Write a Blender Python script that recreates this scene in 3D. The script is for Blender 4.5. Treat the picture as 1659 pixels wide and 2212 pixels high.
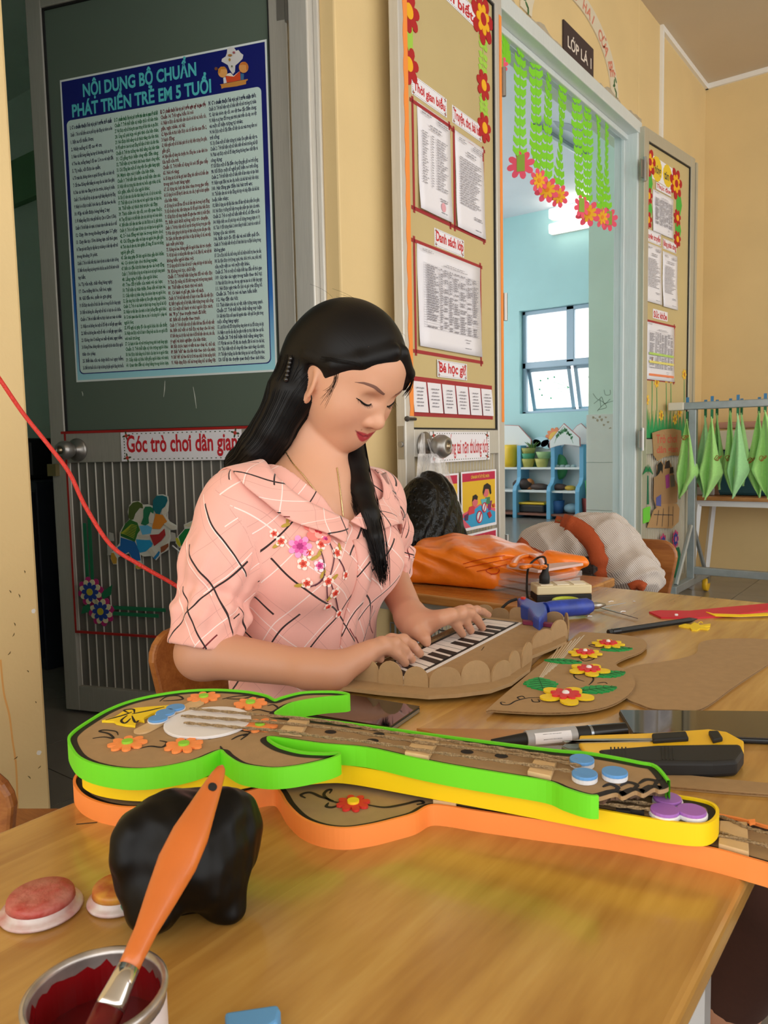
import bpy, bmesh, math, random
import numpy as np
from mathutils import Vector, Matrix
for _o in list(bpy.data.objects): bpy.data.objects.remove(_o)
SC = bpy.context.scene
COL = SC.collection
random.seed(7); RNG = np.random.default_rng(7)
PI = math.pi
# ------------------------------------------------------------------ camera
FPX = 1661.0; YAW = math.radians(37.3); PITCH = math.radians(5.0); ROLL = math.radians(1.2); CAMH = 0.9
_R = np.array([math.cos(YAW), math.sin(YAW), 0]); _F0 = np.array([-math.sin(YAW), math.cos(YAW), 0]); _Z = np.array([0, 0, 1.0])
_F = _F0*math.cos(PITCH) - _Z*math.sin(PITCH); _U = _F0*math.sin(PITCH) + _Z*math.cos(PITCH)
CR = _R*math.cos(ROLL) - _U*math.sin(ROLL); CU = _U*math.cos(ROLL) + _R*math.sin(ROLL); CF = _F
CC = np.array([0, 0, CAMH])
cam = bpy.data.cameras.new('camera'); camo = bpy.data.objects.new('camera', cam); COL.objects.link(camo)
cam.sensor_fit = 'VERTICAL'; cam.sensor_height = 36; cam.lens = 36*FPX/2212; cam.clip_start = .02
camo.matrix_world = Matrix(((CR[0], CU[0], -CF[0], CC[0]), (CR[1], CU[1], -CF[1], CC[1]), (CR[2], CU[2], -CF[2], CC[2]), (0, 0, 0, 1)))
cam.dof.use_dof = True; cam.dof.focus_distance = 1.15; cam.dof.aperture_fstop = 22
SC.camera = camo
# ------------------------------------------------------------------ daylight (overcast sky seen through the open sides of the hall)
W = bpy.data.worlds.new('overcast_sky'); SC.world = W; W.use_nodes = True
bg = W.node_tree.nodes['Background']; bg.inputs[0].default_value = (1.0, .985, .95, 1); bg.inputs[1].default_value = 2.2
SC.view_settings.view_transform = 'Standard'; SC.view_settings.look = 'None'
SC.view_settings.exposure = 0.2; SC.view_settings.gamma = 1.0; SC.view_settings.use_curve_mapping = False
# ------------------------------------------------------------------ projection helpers: a photo pixel to the point where its line meets a real surface
def ray(x, y): return (x-829.5)/FPX*CR - (y-1106)/FPX*CU + CF
def onz(x, y, z):
    d = ray(x, y); return CC + d*(z-CAMH)/d[2]
def onx(x, y, X):
    d = ray(x, y); return CC + d*X/d[0]
def ony(x, y, Y):
    d = ray(x, y); return CC + d*Y/d[1]
def atd(x, y, D): return CC + ray(x, y)*D
class Plane:
    """vertical surface: origin o (x,y), right vector r seen from its front, normal n towards the viewer"""
    def __init__(s, o, r):
        s.o = np.array([o[0], o[1], 0.0]); r = np.array([r[0], r[1], 0.0]); s.r = r/np.linalg.norm(r); s.n = np.cross(s.r, _Z)
    def uv(s, px, py, off=0.0):
        d = ray(px, py); t = ((s.o + s.n*off - CC)@s.n)/(d@s.n); q = CC + d*t
        return ((q-s.o)@s.r, q[2])
    def p(s, u, v, off=0.0): return s.o + s.r*u + s.n*off + _Z*v
class HPlane:
    """horizontal surface at height z; u,v along x,y"""
    def __init__(s, z, ang=0.0, o=(0, 0)):
        s.z = z; s.o = np.array([o[0], o[1], z]); s.r = np.array([math.cos(ang), math.sin(ang), 0]); s.v = np.array([-math.sin(ang), math.cos(ang), 0]); s.n = _Z
    def uv(s, px, py, off=0.0):
        q = onz(px, py, s.z+off) - s.o; return (q@s.r, q@s.v)
    def p(s, u, v, off=0.0): return s.o + s.r*u + s.v*v + _Z*off
# ------------------------------------------------------------------ materials
def lin(c):
    if isinstance(c, str):
        c = c.lstrip('#'); c = [int(c[i:i+2], 16)/255 for i in (0, 2, 4)]
    return tuple(((x+.055)/1.055)**2.4 if x > .04045 else x/12.92 for x in c[:3])
MATS = {}
def mat(name, col, rough=.55, metal=0.0, spec=.5, noise=0.0, nscale=30.0, bump=0.0, bscale=200.0, coat=0.0, trans=0.0, alpha=1.0, emit=None, estr=0.0, stretch=None, sheen=0.0, col2=None):
    if name in MATS: return MATS[name]
    m = bpy.data.materials.new(name); m.use_nodes = True; nt = m.node_tree; b = nt.nodes['Principled BSDF']; L = nt.links
    c = lin(col) + (1,)
    b.inputs['Base Color'].default_value = c; b.inputs['Roughness'].default_value = rough; b.inputs['Metallic'].default_value = metal
    b.inputs['Specular IOR Level'].default_value = spec; b.inputs['Coat Weight'].default_value = coat
    b.inputs['Transmission Weight'].default_value = trans; b.inputs['Alpha'].default_value = alpha; b.inputs['Sheen Weight'].default_value = sheen
    if emit: b.inputs['Emission Color'].default_value = lin(emit) + (1,); b.inputs['Emission Strength'].default_value = estr
    if noise or bump:
        tc = nt.nodes.new('ShaderNodeTexCoord'); mp = nt.nodes.new('ShaderNodeMapping'); L.new(tc.outputs['Object'], mp.inputs[0])
        if stretch: mp.inputs['Scale'].default_value = stretch
    if noise:
        n = nt.nodes.new('ShaderNodeTexNoise'); n.inputs['Scale'].default_value = nscale; n.inputs['Detail'].default_value = 5; L.new(mp.outputs[0], n.inputs['Vector'])
        r = nt.nodes.new('ShaderNodeValToRGB'); r.color_ramp.elements[0].position = .3; r.color_ramp.elements[1].position = .7
        if col2 is None:
            lo = tuple(x*(1-noise) for x in c[:3]); hi = tuple(min(1, x*(1+noise)) for x in c[:3])
        else: lo = lin(col2); hi = c[:3]
        r.color_ramp.elements[0].color = lo + (1,); r.color_ramp.elements[1].color = hi + (1,)
        L.new(n.outputs[0], r.inputs[0]); L.new(r.outputs[0], b.inputs['Base Color'])
    if bump:
        n2 = nt.nodes.new('ShaderNodeTexNoise'); n2.inputs['Scale'].default_value = bscale; n2.inputs['Detail'].default_value = 4; L.new(mp.outputs[0], n2.inputs['Vector'])
        bp = nt.nodes.new('ShaderNodeBump'); bp.inputs['Strength'].default_value = bump; bp.inputs['Distance'].default_value = .01; L.new(n2.outputs[0], bp.inputs['Height']); L.new(bp.outputs[0], b.inputs['Normal'])
    MATS[name] = m; return m
def wood(name, cols, axis='y', scale=1.0, rough=.3, coat=.3, board=0.0, rings=9.0):
    """varnished wood: streaky grain stretched along one axis, boards glued side by side"""
    m = bpy.data.materials.new(name); m.use_nodes = True; nt = m.node_tree; b = nt.nodes['Principled BSDF']; L = nt.links; N = nt.nodes.new
    tc = N('ShaderNodeTexCoord'); mp = N('ShaderNodeMapping'); L.new(tc.outputs['Object'], mp.inputs[0])
    s = {'x': (.12, 1, 1), 'y': (1, .12, 1), 'z': (1, 1, .12)}[axis]; mp.inputs['Scale'].default_value = tuple(v*scale for v in s)
    vec = mp.outputs[0]
    n1 = N('ShaderNodeTexNoise'); n1.inputs['Scale'].default_value = 14; n1.inputs['Detail'].default_value = 6; n1.inputs['Distortion'].default_value = .6; L.new(vec, n1.inputs['Vector'])
    n2 = N('ShaderNodeTexNoise'); n2.inputs['Scale'].default_value = 90; n2.inputs['Detail'].default_value = 3; L.new(vec, n2.inputs['Vector'])
    n3 = N('ShaderNodeTexNoise'); n3.inputs['Scale'].default_value = 3.2; n3.inputs['Detail'].default_value = 2; L.new(tc.outputs['Object'], n3.inputs['Vector'])
    mx = N('ShaderNodeMath'); mx.operation = 'MULTIPLY_ADD'; L.new(n2.outputs[0], mx.inputs[0]); mx.inputs[1].default_value = .45; L.new(n1.outputs[0], mx.inputs[2])
    mx2 = N('ShaderNodeMath'); mx2.operation = 'MULTIPLY_ADD'; L.new(n3.outputs[0], mx2.inputs[0]); mx2.inputs[1].default_value = .55; L.new(mx.outputs[0], mx2.inputs[2])
    val = mx2.outputs[0]
    if board:
        sx = N('ShaderNodeSeparateXYZ'); L.new(tc.outputs['Object'], sx.inputs[0])
        fl = N('ShaderNodeMath'); fl.operation = 'SNAP'; L.new(sx.outputs[0 if axis == 'y' else 1], fl.inputs[0]); fl.inputs[1].default_value = board
        wn = N('ShaderNodeTexWhiteNoise'); wn.noise_dimensions = '1D'; L.new(fl.outputs[0], wn.inputs['W'])
        mx3 = N('ShaderNodeMath'); mx3.operation = 'MULTIPLY_ADD'; L.new(wn.outputs[0], mx3.inputs[0]); mx3.inputs[1].default_value = .2; L.new(val, mx3.inputs[2]); val = mx3.outputs[0]
    r = N('ShaderNodeValToRGB'); e = r.color_ramp.elements; lo, hi = (.65, 1.25) if board else (.6, 1.15)
    while len(e) < len(cols): e.new(.5)
    for i, c in enumerate(cols): e[i].position = lo+(hi-lo)*i/(len(cols)-1) if False else .52+.33*i/(len(cols)-1); e[i].color = lin(c) + (1,)
    dv = N('ShaderNodeMath'); dv.operation = 'MULTIPLY'; L.new(val, dv.inputs[0]); dv.inputs[1].default_value = .68 if not board else .62
    L.new(dv.outputs[0], r.inputs[0]); L.new(r.outputs[0], b.inputs['Base Color'])
    b.inputs['Roughness'].default_value = rough; b.inputs['Coat Weight'].default_value = coat; b.inputs['Coat Roughness'].default_value = .12
    bp = N('ShaderNodeBump'); bp.inputs['Strength'].default_value = .06; bp.inputs['Distance'].default_value = .004; L.new(mx.outputs[0], bp.inputs['Height']); L.new(bp.outputs[0], b.inputs['Normal'])
    MATS[name] = m; return m
# ------------------------------------------------------------------ mesh building
def V(p): return np.array([float(p[0]), float(p[1]), float(p[2])])
def unit(v):
    v = np.asarray(v, float); n = np.linalg.norm(v); return v/n if n > 1e-12 else v
class MB:
    def __init__(s): s.v = []; s.f = []; s.mi = []; s.m = 0
    def add(s, vs, fs):
        o = len(s.v); s.v += [tuple(map(float, p)) for p in vs]; s.f += [tuple(i+o for i in f) for f in fs]; s.mi += [s.m]*len(fs); return s
    def box(s, c, sz, rz=0.0, M=None):
        c = V(c); h = np.array(sz)/2; vs = []
        for k in (-1, 1):
            for j in (-1, 1):
                for i in (-1, 1):
                    q = np.array([i*h[0], j*h[1], k*h[2]])
                    if M is not None: q = np.asarray(M)@q
                    elif rz: q = np.array([q[0]*math.cos(rz)-q[1]*math.sin(rz), q[0]*math.sin(rz)+q[1]*math.cos(rz), q[2]])
                    vs.append(c+q)
        return s.add(vs, [(0, 2, 3, 1), (4, 5, 7, 6), (0, 1, 5, 4), (2, 6, 7, 3), (0, 4, 6, 2), (1, 3, 7, 5)])
    def span(s, a, b):
        a = V(a); b = V(b); return s.box((a+b)/2, np.abs(b-a))
    def pbox(s, pl, u0, u1, v0, v1, o0, o1):
        c = [pl.p(u, v, o) for o in (o0, o1) for v in (v0, v1) for u in (u0, u1)]
        return s.add(c, [(0, 2, 3, 1), (4, 5, 7, 6), (0, 1, 5, 4), (2, 6, 7, 3), (0, 4, 6, 2), (1, 3, 7, 5)])
    def prism(s, pts, vec):
        pts = [V(p) for p in pts]; vec = V(vec); n = len(pts)
        a = np.zeros(3)
        for i in range(n): a += np.cross(pts[i]-pts[0], pts[(i+1) % n]-pts[0])
        if a@vec < 0: pts = pts[::-1]
        vs = pts + [p+vec for p in pts]
        return s.add(vs, [tuple(range(n-1, -1, -1)), tuple(range(n, 2*n))] + [(i, (i+1) % n, n+(i+1) % n, n+i) for i in range(n)])
    def flat(s, pl, uvs, o0, o1):
        return s.prism([pl.p(u, v, o0) for u, v in uvs], pl.n*(o1-o0))
    def tube(s, pts, r, n=8, cap=True, flatten=1.0, closed=False):
        pts = [V(p) for p in pts]; m = len(pts)
        rs = r if hasattr(r, '__len__') else [r]*m
        t0 = unit(pts[1]-pts[0]); up = np.array([0, 0, 1.0]) if abs(t0[2]) < .9 else np.array([1.0, 0, 0])
        vs = []; a = unit(np.cross(t0, up))
        for i in range(m):
            if closed: t = unit(pts[(i+1) % m]-pts[i-1])
            else: t = unit(pts[min(i+1, m-1)]-pts[max(i-1, 0)])
            a = unit(a - t*(a@t)); b = np.cross(t, a)
            for k in range(n):
                w = 2*PI*k/n; vs.append(pts[i] + a*math.cos(w)*rs[i] + b*math.sin(w)*rs[i]*flatten)
        fs = []
        for i in range(m if closed else m-1):
            j = (i+1) % m
            for k in range(n): fs.append((i*n+k, i*n+(k+1) % n, j*n+(k+1) % n, j*n+k))
        if cap and not closed: fs += [tuple(range(n-1, -1, -1)), tuple((m-1)*n+k for k in range(n))]
        return s.add(vs, fs)
    def lathe(s, prof, c, n=32, axis=(0, 0, 1), sx=1.0):
        c = V(c); ax = unit(axis); t = np.array([1.0, 0, 0]) if abs(ax[0]) < .9 else np.array([0, 1.0, 0])
        a = unit(t-ax*(t@ax)); b = np.cross(ax, a); vs = []; m = len(prof)
        for r, h in prof:
            for k in range(n):
                w = 2*PI*k/n; vs.append(c + ax*h + (a*math.cos(w)*sx + b*math.sin(w))*max(r, 1e-5))
        fs = [(i*n+k, i*n+(k+1) % n, (i+1)*n+(k+1) % n, (i+1)*n+k) for i in range(m-1) for k in range(n)]
        fs += [tuple(range(n-1, -1, -1)), tuple((m-1)*n+k for k in range(n))]
        return s.add(vs, fs)
    def ball(s, c, r, n=12, M=None):
        r = np.array(r if hasattr(r, '__len__') else (r, r, r), float); c = V(c); vs = []; fs = []; m = max(4, n//2)
        for i in range(m+1):
            th = PI*i/m
            for k in range(n):
                w = 2*PI*k/n; q = np.array([math.sin(th)*math.cos(w), math.sin(th)*math.sin(w), math.cos(th)])*r
                if M is not None: q = np.asarray(M)@q
                vs.append(c+q)
        for i in range(m):
            for k in range(n): fs.append((i*n+k, (i+1)*n+k, (i+1)*n+(k+1) % n, i*n+(k+1) % n))
        return s.add(vs, fs)
    def grid(s, P, closed=False):
        P = np.asarray(P, float); m, n = P.shape[:2]
        fs = [(i*n+j, i*n+(j+1) % n, (i+1)*n+(j+1) % n, (i+1)*n+j) for i in range(m-1) for j in range(n if closed else n-1)]
        return s.add(P.reshape(-1, 3), fs)
    def build(s, name, mt, parent=None, smooth=False, bevel=0.0, seg=2, label=None, cat=None, group=None, kind=None, subsurf=0, solid=0.0, weld=False, autosmooth=None):
        vs = np.array(s.v, float).reshape(-1, 3)
        if parent is not None: o3 = wloc(parent)
        else:
            lo = vs.min(0); hi = vs.max(0); o3 = np.array([(lo[0]+hi[0])/2, (lo[1]+hi[1])/2, lo[2]])
        me = bpy.data.meshes.new(name); me.from_pydata((vs-o3).tolist(), [], s.f)
        for q in (mt if isinstance(mt, (list, tuple)) else [mt]): me.materials.append(q)
        if s.m or any(s.mi): me.polygons.foreach_set('material_index', s.mi)
        if smooth: me.polygons.foreach_set('use_smooth', [True]*len(me.polygons))
        me.validate(); me.update()
        if weld:
            bm = bmesh.new(); bm.from_mesh(me); bmesh.ops.remove_doubles(bm, verts=bm.verts, dist=1e-5); bmesh.ops.recalc_face_normals(bm, faces=bm.faces); bm.to_mesh(me); bm.free()
        if autosmooth is not None:
            me.polygons.foreach_set('use_smooth', [True]*len(me.polygons)); me.set_sharp_from_angle(angle=autosmooth)
        o = bpy.data.objects.new(name, me); COL.objects.link(o)
        if parent is not None: o.parent = parent
        else: o.location = o3
        if bevel:
            md = o.modifiers.new('bevel', 'BEVEL'); md.width = bevel; md.segments = seg; md.limit_method = 'ANGLE'
        if solid:
            md = o.modifiers.new('solid', 'SOLIDIFY'); md.thickness = solid; md.offset = 0
        if subsurf:
            md = o.modifiers.new('sub', 'SUBSURF'); md.levels = subsurf; md.render_levels = subsurf
        tag(o, label, cat, group, kind); return o
def wloc(o):
    p = np.zeros(3)
    while o is not None: p = p + np.array(o.location); o = o.parent
    return p
def tag(o, label=None, cat=None, group=None, kind=None):
    if label: o['label'] = label
    if cat: o['category'] = cat
    if group: o['group'] = group
    if kind: o['kind'] = kind
    return o
def root(name, loc, label=None, cat=None, group=None, kind=None):
    o = bpy.data.objects.new(name, None); COL.objects.link(o); o.location = tuple(map(float, loc)); o.empty_display_size = .05
    return tag(o, label, cat, group, kind)
def share(o, loc, parent=None, rz=None):
    c = o.copy(); COL.objects.link(c); c.parent = parent if parent is not None else o.parent; c.location = loc
    if rz is not None: c.rotation_euler = (0, 0, rz)
    return c
# flat print and lettering laid on a surface
_TX = {}
HORN = dict(zip('ơờớởỡợ', 'oòóỏõọ'))
def text_mesh(body, size=1.0, bold=0.0, res=3):
    """verts, faces of a string, left aligned; the horn of the letter o-horn is drawn separately"""
    if any(ch in HORN for ch in body):
        plain = ''.join(HORN.get(ch, ch) for ch in body); vs, fs = raw_text(plain, bold, res); vs = list(vs); fs = list(fs)
        if res >= 3:
            for i, ch in enumerate(body):
                if ch in HORN:
                    pv, _ = raw_text(plain[:i]+'o', bold, 1); x = pv[:, 0].max(); k = len(vs); t = .05+bold
                    vs += [np.array(q) for q in ((x-.07, .40, 0), (x+.0, .40, 0), (x+.06, .47, 0), (x+.075, .56, 0), (x+.075-t, .56, 0), (x+.0, .49, 0), (x-.06, .47, 0))]; fs.append((k, k+1, k+2, k+3, k+4, k+5, k+6))
        return np.array(vs)*size, fs
    vs, fs = raw_text(body, bold, res); return vs*size, fs
def raw_text(body, bold=0.0, res=3):
    c = bpy.data.curves.new('lettering', 'FONT'); c.body = body; c.size = 1.0; c.resolution_u = res; c.offset = bold; c.fill_mode = 'FRONT'
    o = bpy.data.objects.new('lettering', c); COL.objects.link(o)
    bpy.context.view_layer.update()
    dg = bpy.context.evaluated_depsgraph_get(); me = o.evaluated_get(dg).to_mesh()
    vs = np.zeros(len(me.vertices)*3); me.vertices.foreach_get('co', vs); vs = vs.reshape(-1, 3)
    fs = [tuple(p.vertices) for p in me.polygons]
    o.evaluated_get(dg).to_mesh_clear(); bpy.data.objects.remove(o); bpy.data.curves.remove(c)
    return vs, fs
def put_text(mb, pl, body, u0, u1, v0, v1, off, bold=0.0, res=3, fit='box', shear=0.0):
    """letters fitted to the box u0..u1, v0..v1 (v0..v1 = bottom of the letters to their top)"""
    vs, fs = text_mesh(body, 1.0, bold, res)
    if not len(vs): return
    lo = vs.min(0); hi = vs.max(0)
    if fit == 'box': sx = (u1-u0)/(hi[0]-lo[0]); sy = (v1-v0)/(hi[1]-lo[1]); y0 = lo[1]
    elif fit == 'line': sx = (u1-u0)/(hi[0]-lo[0]); sy = (v1-v0)/.72; y0 = 0.0
    else: sx = sy = (v1-v0)/.72; y0 = 0.0
    if fit == 'cond': sx = min(sy*.56, (u1-u0)/(hi[0]-lo[0]))
    if fit == 'free' and u1 is not None: sx = min(sx, (u1-u0)/(hi[0]-lo[0]))
    pts = [pl.p(u0+(q[0]-lo[0])*sx + (q[1]-y0)*sy*shear, v0+(q[1]-y0)*sy, off) for q in vs]
    nrm = np.cross(np.array(pts[fs[0][1]])-pts[fs[0][0]], np.array(pts[fs[0][2]])-pts[fs[0][0]])@pl.n if fs else 1
    if nrm < 0: fs = [f[::-1] for f in fs]
    mb.add(pts, fs)
def star(cx, cy, r0, r1, n, rot=0.0, sx=1.0, m=6):
    """n round petals"""
    q = []
    for k in range(n*m):
        w = 2*PI*k/(n*m); r = r0+(r1-r0)*abs(math.cos(n*(w)/2))**.7; q.append((cx+r*math.cos(w+rot)*sx, cy+r*math.sin(w+rot)))
    return q
def ell(cx, cy, rx, ry, n=20, rot=0.0):
    c, s_ = math.cos(rot), math.sin(rot)
    return [(cx+rx*math.cos(t)*c-ry*math.sin(t)*s_, cy+rx*math.cos(t)*s_+ry*math.sin(t)*c) for t in [2*PI*k/n for k in range(n)]]
def catmull(pts, n=6, closed=False):
    P = [np.array(p, float) for p in pts]; m = len(P); out = []
    for i in range(m if closed else m-1):
        p0 = P[i-1] if (closed or i > 0) else P[0]; p1 = P[i]; p2 = P[(i+1) % m]; p3 = P[(i+2) % m] if (closed or i+2 < m) else P[-1]
        for k in range(n):
            t = k/n; out.append(.5*((2*p1)+(-p0+p2)*t+(2*p0-5*p1+4*p2-p3)*t*t+(-p0+3*p1-3*p2+p3)*t**3))
    if not closed: out.append(P[-1])
    return out
def stroke(mb, pl, uvs, w, off, th=.0006, taper=True):
    """pen stroke lying on a surface"""
    q = [np.array(p, float) for p in uvs]; L = []; Rr = []; n = len(q)
    for i in range(n):
        t = unit(q[min(i+1, n-1)]-q[max(i-1, 0)]); nn = np.array([-t[1], t[0]])
        ww = w/2*(min(1, .35+2.2*min(i, n-1-i)/max(1, n-1)) if taper else 1.0)
        L.append(q[i]+nn*ww); Rr.append(q[i]-nn*ww)
    for i in range(n-1):
        mb.prism([pl.p(*L[i], off), pl.p(*L[i+1], off), pl.p(*Rr[i+1], off), pl.p(*Rr[i], off)], pl.n*th)
# ------------------------------------------------------------------ organic surfaces from distance fields
def sd_ell(c, r, M=None):
    c = np.array(c, float); r = np.array(r, float)
    def f(p):
        q = p-c
        if M is not None: q = q@M
        k0 = np.linalg.norm(q/r, axis=1); k1 = np.linalg.norm(q/(r*r), axis=1); return k0*(k0-1)/np.maximum(k1, 1e-9)
    return f
def sd_cone(a, b, r1, r2):
    a = np.array(a, float); b = np.array(b, float); d = b-a; L2 = max(d@d, 1e-12)
    def f(p):
        h = np.clip(((p-a)@d)/L2, 0, 1); return np.linalg.norm(p-a-h[:, None]*d, axis=1)-(r1+(r2-r1)*h)
    return f
def smin(a, b, k):
    if k <= 0: return np.minimum(a, b)
    h = np.maximum(k-np.abs(a-b), 0)/k; return np.minimum(a, b)-h*h*k*.25
def smax(a, b, k): return -smin(-a, -b, k)
def sdf_mesh(fn, lo, hi, h):
    """surface nets on a grid; fn is only evaluated near the surface. returns verts, quads"""
    lo = np.array(lo, float); hi = np.array(hi, float); B = 8
    nb = np.ceil((hi-lo)/(h*B)).astype(int); n = nb*B+1
    cc = np.stack(np.meshgrid(*[np.arange(nb[i])+.5 for i in range(3)], indexing='ij'), -1).reshape(-1, 3)
    cv = fn(lo+cc*h*B).astype(np.float32)
    G = np.repeat(np.repeat(np.repeat(cv.reshape(nb), B, 0), B, 1), B, 2); D = np.empty(n, np.float32); D[:-1, :-1, :-1] = G
    D[-1] = D[-2]; D[:, -1] = D[:, -2]; D[:, :, -1] = D[:, :, -2]; del G
    near = np.abs(cv) < h*B*1.6
    ids = (cc[near]-.5).astype(int)
    loc = np.stack(np.meshgrid(np.arange(B+1), np.arange(B+1), np.arange(B+1), indexing='ij'), -1).reshape(-1, 3)
    for k in range(0, len(ids), 400):
        g = (ids[k:k+400, None, :]*B+loc[None]).reshape(-1, 3)
        D[g[:, 0], g[:, 1], g[:, 2]] = fn(lo+g*h)
    S = D < 0; N = np.array(n)-1
    c = S[:-1, :-1, :-1].astype(np.uint8)
    tot = np.zeros(N, np.uint8)
    for i in (0, 1):
        for j in (0, 1):
            for k in (0, 1): tot += S[i:i+N[0], j:j+N[1], k:k+N[2]]
    act = (tot > 0) & (tot < 8); idx = np.full(N, -1, np.int64); ai = np.argwhere(act); idx[act] = np.arange(len(ai))
    acc = np.zeros((len(ai), 3)); cnt = np.zeros(len(ai))
    corners = [(i, j, k) for i in (0, 1) for j in (0, 1) for k in (0, 1)]
    for a in corners:
        for ax in range(3):
            if a[ax]: continue
            b = list(a); b[ax] = 1
            va = D[ai[:, 0]+a[0], ai[:, 1]+a[1], ai[:, 2]+a[2]]; vb = D[ai[:, 0]+b[0], ai[:, 1]+b[1], ai[:, 2]+b[2]]
            cr = (va < 0) != (vb < 0); t = np.where(cr, va/np.where(cr, va-vb, 1), 0)
            q = np.tile(np.array(a, float), (len(ai), 1)); q[:, ax] += t
            acc[cr] += q[cr]; cnt[cr] += 1
    vs = lo+(ai+acc/np.maximum(cnt, 1)[:, None])*h
    quads = []
    for ax in range(3):
        o1, o2 = [(1, 2), (2, 0), (0, 1)][ax]
        sl = [slice(1, -1)]*3; sl[ax] = slice(0, -1); sh = [slice(1, -1)]*3; sh[ax] = slice(1, None)
        A = S[tuple(sl)]; Bq = S[tuple(sh)]; e = np.argwhere(A != Bq); off = np.array([1, 1, 1]); off[ax] = 0; e = e+off
        if not len(e): continue
        s = S[e[:, 0], e[:, 1], e[:, 2]]
        d1 = np.zeros(3, int); d1[o1] = 1; d2 = np.zeros(3, int); d2[o2] = 1
        g = [idx[tuple((e-x).T)] for x in (d1+d2, d2, 0*d1, d1)]
        q = np.stack(g, 1); q[~s] = q[~s][:, ::-1]; quads.append(q)
    Q = np.concatenate(quads); Q = Q[(Q >= 0).all(1)]
    return vs, Q
def grad_col(fn): pass
def np_obj(name, vs, fs, mt, parent=None, smooth=True, cols=None, uvs=None, **k):
    vs = np.asarray(vs, float)
    if parent is not None: o3 = wloc(parent)
    else:
        l = vs.min(0); hh = vs.max(0); o3 = np.array([(l[0]+hh[0])/2, (l[1]+hh[1])/2, l[2]])
    me = bpy.data.meshes.new(name); fs = np.asarray(fs)
    me.vertices.add(len(vs)); me.vertices.foreach_set('co', (vs-o3).astype(np.float32).ravel())
    me.loops.add(fs.size); me.loops.foreach_set('vertex_index', fs.astype(np.int32).ravel())
    me.polygons.add(len(fs)); me.polygons.foreach_set('loop_start', np.arange(0, fs.size, fs.shape[1], dtype=np.int32)); me.polygons.foreach_set('loop_total', np.full(len(fs), fs.shape[1], np.int32))
    if smooth: me.polygons.foreach_set('use_smooth', np.ones(len(fs), bool))
    me.materials.append(mt); me.update(calc_edges=True); me.validate()
    if cols is not None:
        a = me.color_attributes.new('Col', 'FLOAT_COLOR', 'POINT'); a.data.foreach_set('color', np.concatenate([cols, np.ones((len(cols), 1))], 1).astype(np.float32).ravel())
    if uvs is not None:
        a = me.attributes.new('cloth', 'FLOAT_VECTOR', 'POINT'); a.data.foreach_set('vector', np.asarray(uvs, np.float32).ravel())
    o = bpy.data.objects.new(name, me); COL.objects.link(o)
    if parent is not None: o.parent = parent
    else: o.location = o3
    tag(o, k.get('label'), k.get('cat'), k.get('group'), k.get('kind')); return o
def fbm(p, f, o=3, seed=0):
    """cheap smooth pseudo noise from sines"""
    r = np.random.default_rng(seed); v = 0; a = 1.0
    for i in range(o):
        for j in range(3):
            k = r.normal(size=3); k /= np.linalg.norm(k); v = v+a/3*np.sin((p@k)*f*(1+.3*j)+r.uniform(0, 6.28))
        f *= 2; a *= .5
    return v
# ------------------------------------------------------------------ the setting
XW = -1.43; TW = .2; YB = 5.375; ZC = 3.15; ZT = .56          # wall face, wall thickness, back wall, ceiling, table top
M_yel = mat('yellow_wall_paint', '#dcc18b', .6, noise=.04, nscale=3, bump=.05, bscale=120)
M_cream = mat('cream_wall_paint', '#ecd9ae', .6, noise=.05, nscale=4, bump=.05, bscale=150)
M_white = mat('white_paint', '#e9e6df', .5)
M_ceil = mat('ceiling_paint', '#c9b9a0', .8, noise=.03, nscale=2)
M_lilac = mat('classroom_ceiling_paint', '#e2e4ee', .7, noise=.03, nscale=2)
M_blue = mat('blue_wall_paint', '#b4dfe3', .6, noise=.03, nscale=3)
M_mint = mat('mint_wall_paint', '#d3e7da', .6, noise=.03, nscale=3)
M_alu = mat('brushed_aluminium', '#cfccc4', .38, metal=.3, noise=.06, nscale=40, stretch=(8, 8, .3))
M_alub = mat('pale_aluminium', '#d9e0df', .38, metal=.15, noise=.05, nscale=40, stretch=(8, 8, .3))
M_ftile = mat('grey_floor_tile', '#837d77', .22, noise=.06, nscale=5)
M_grout = mat('floor_grout', '#4d4844', .8)
M_wtile = mat('white_glazed_tile', '#e6e4de', .15, noise=.03, nscale=4)
M_dark = mat('black_rubber', '#151515', .6)
M_steel = mat('steel', '#a8a5a0', .3, metal=.85)
# floor and its tiles
fl = root('floor', (0, 0, 0), kind='structure')
MB().span((-6.6, -2.6, -.06), (3.2, 9.2, -.006)).build('screed', M_grout, fl)
tile_me = MB().box((0, 0, -.003), (.397, .397, .006)).build('tile', M_ftile, fl); first = True
def floor_tiles(x0, x1, y0, y1):
    global first
    x = x0
    while x < x1-.05:
        y = y0
        while y < y1-.05:
            c = (x+.2, y+.2, 0)
            if first: tile_me.location = c; first = False
            else: share(tile_me, c)
            y += .4
        x += .4
floor_tiles(XW, 1.3, -.9, YB-.1); floor_tiles(XW-2.4, XW, .3, 2.2); floor_tiles(-5.03, -1.85, 5.5, 8.5)
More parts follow.
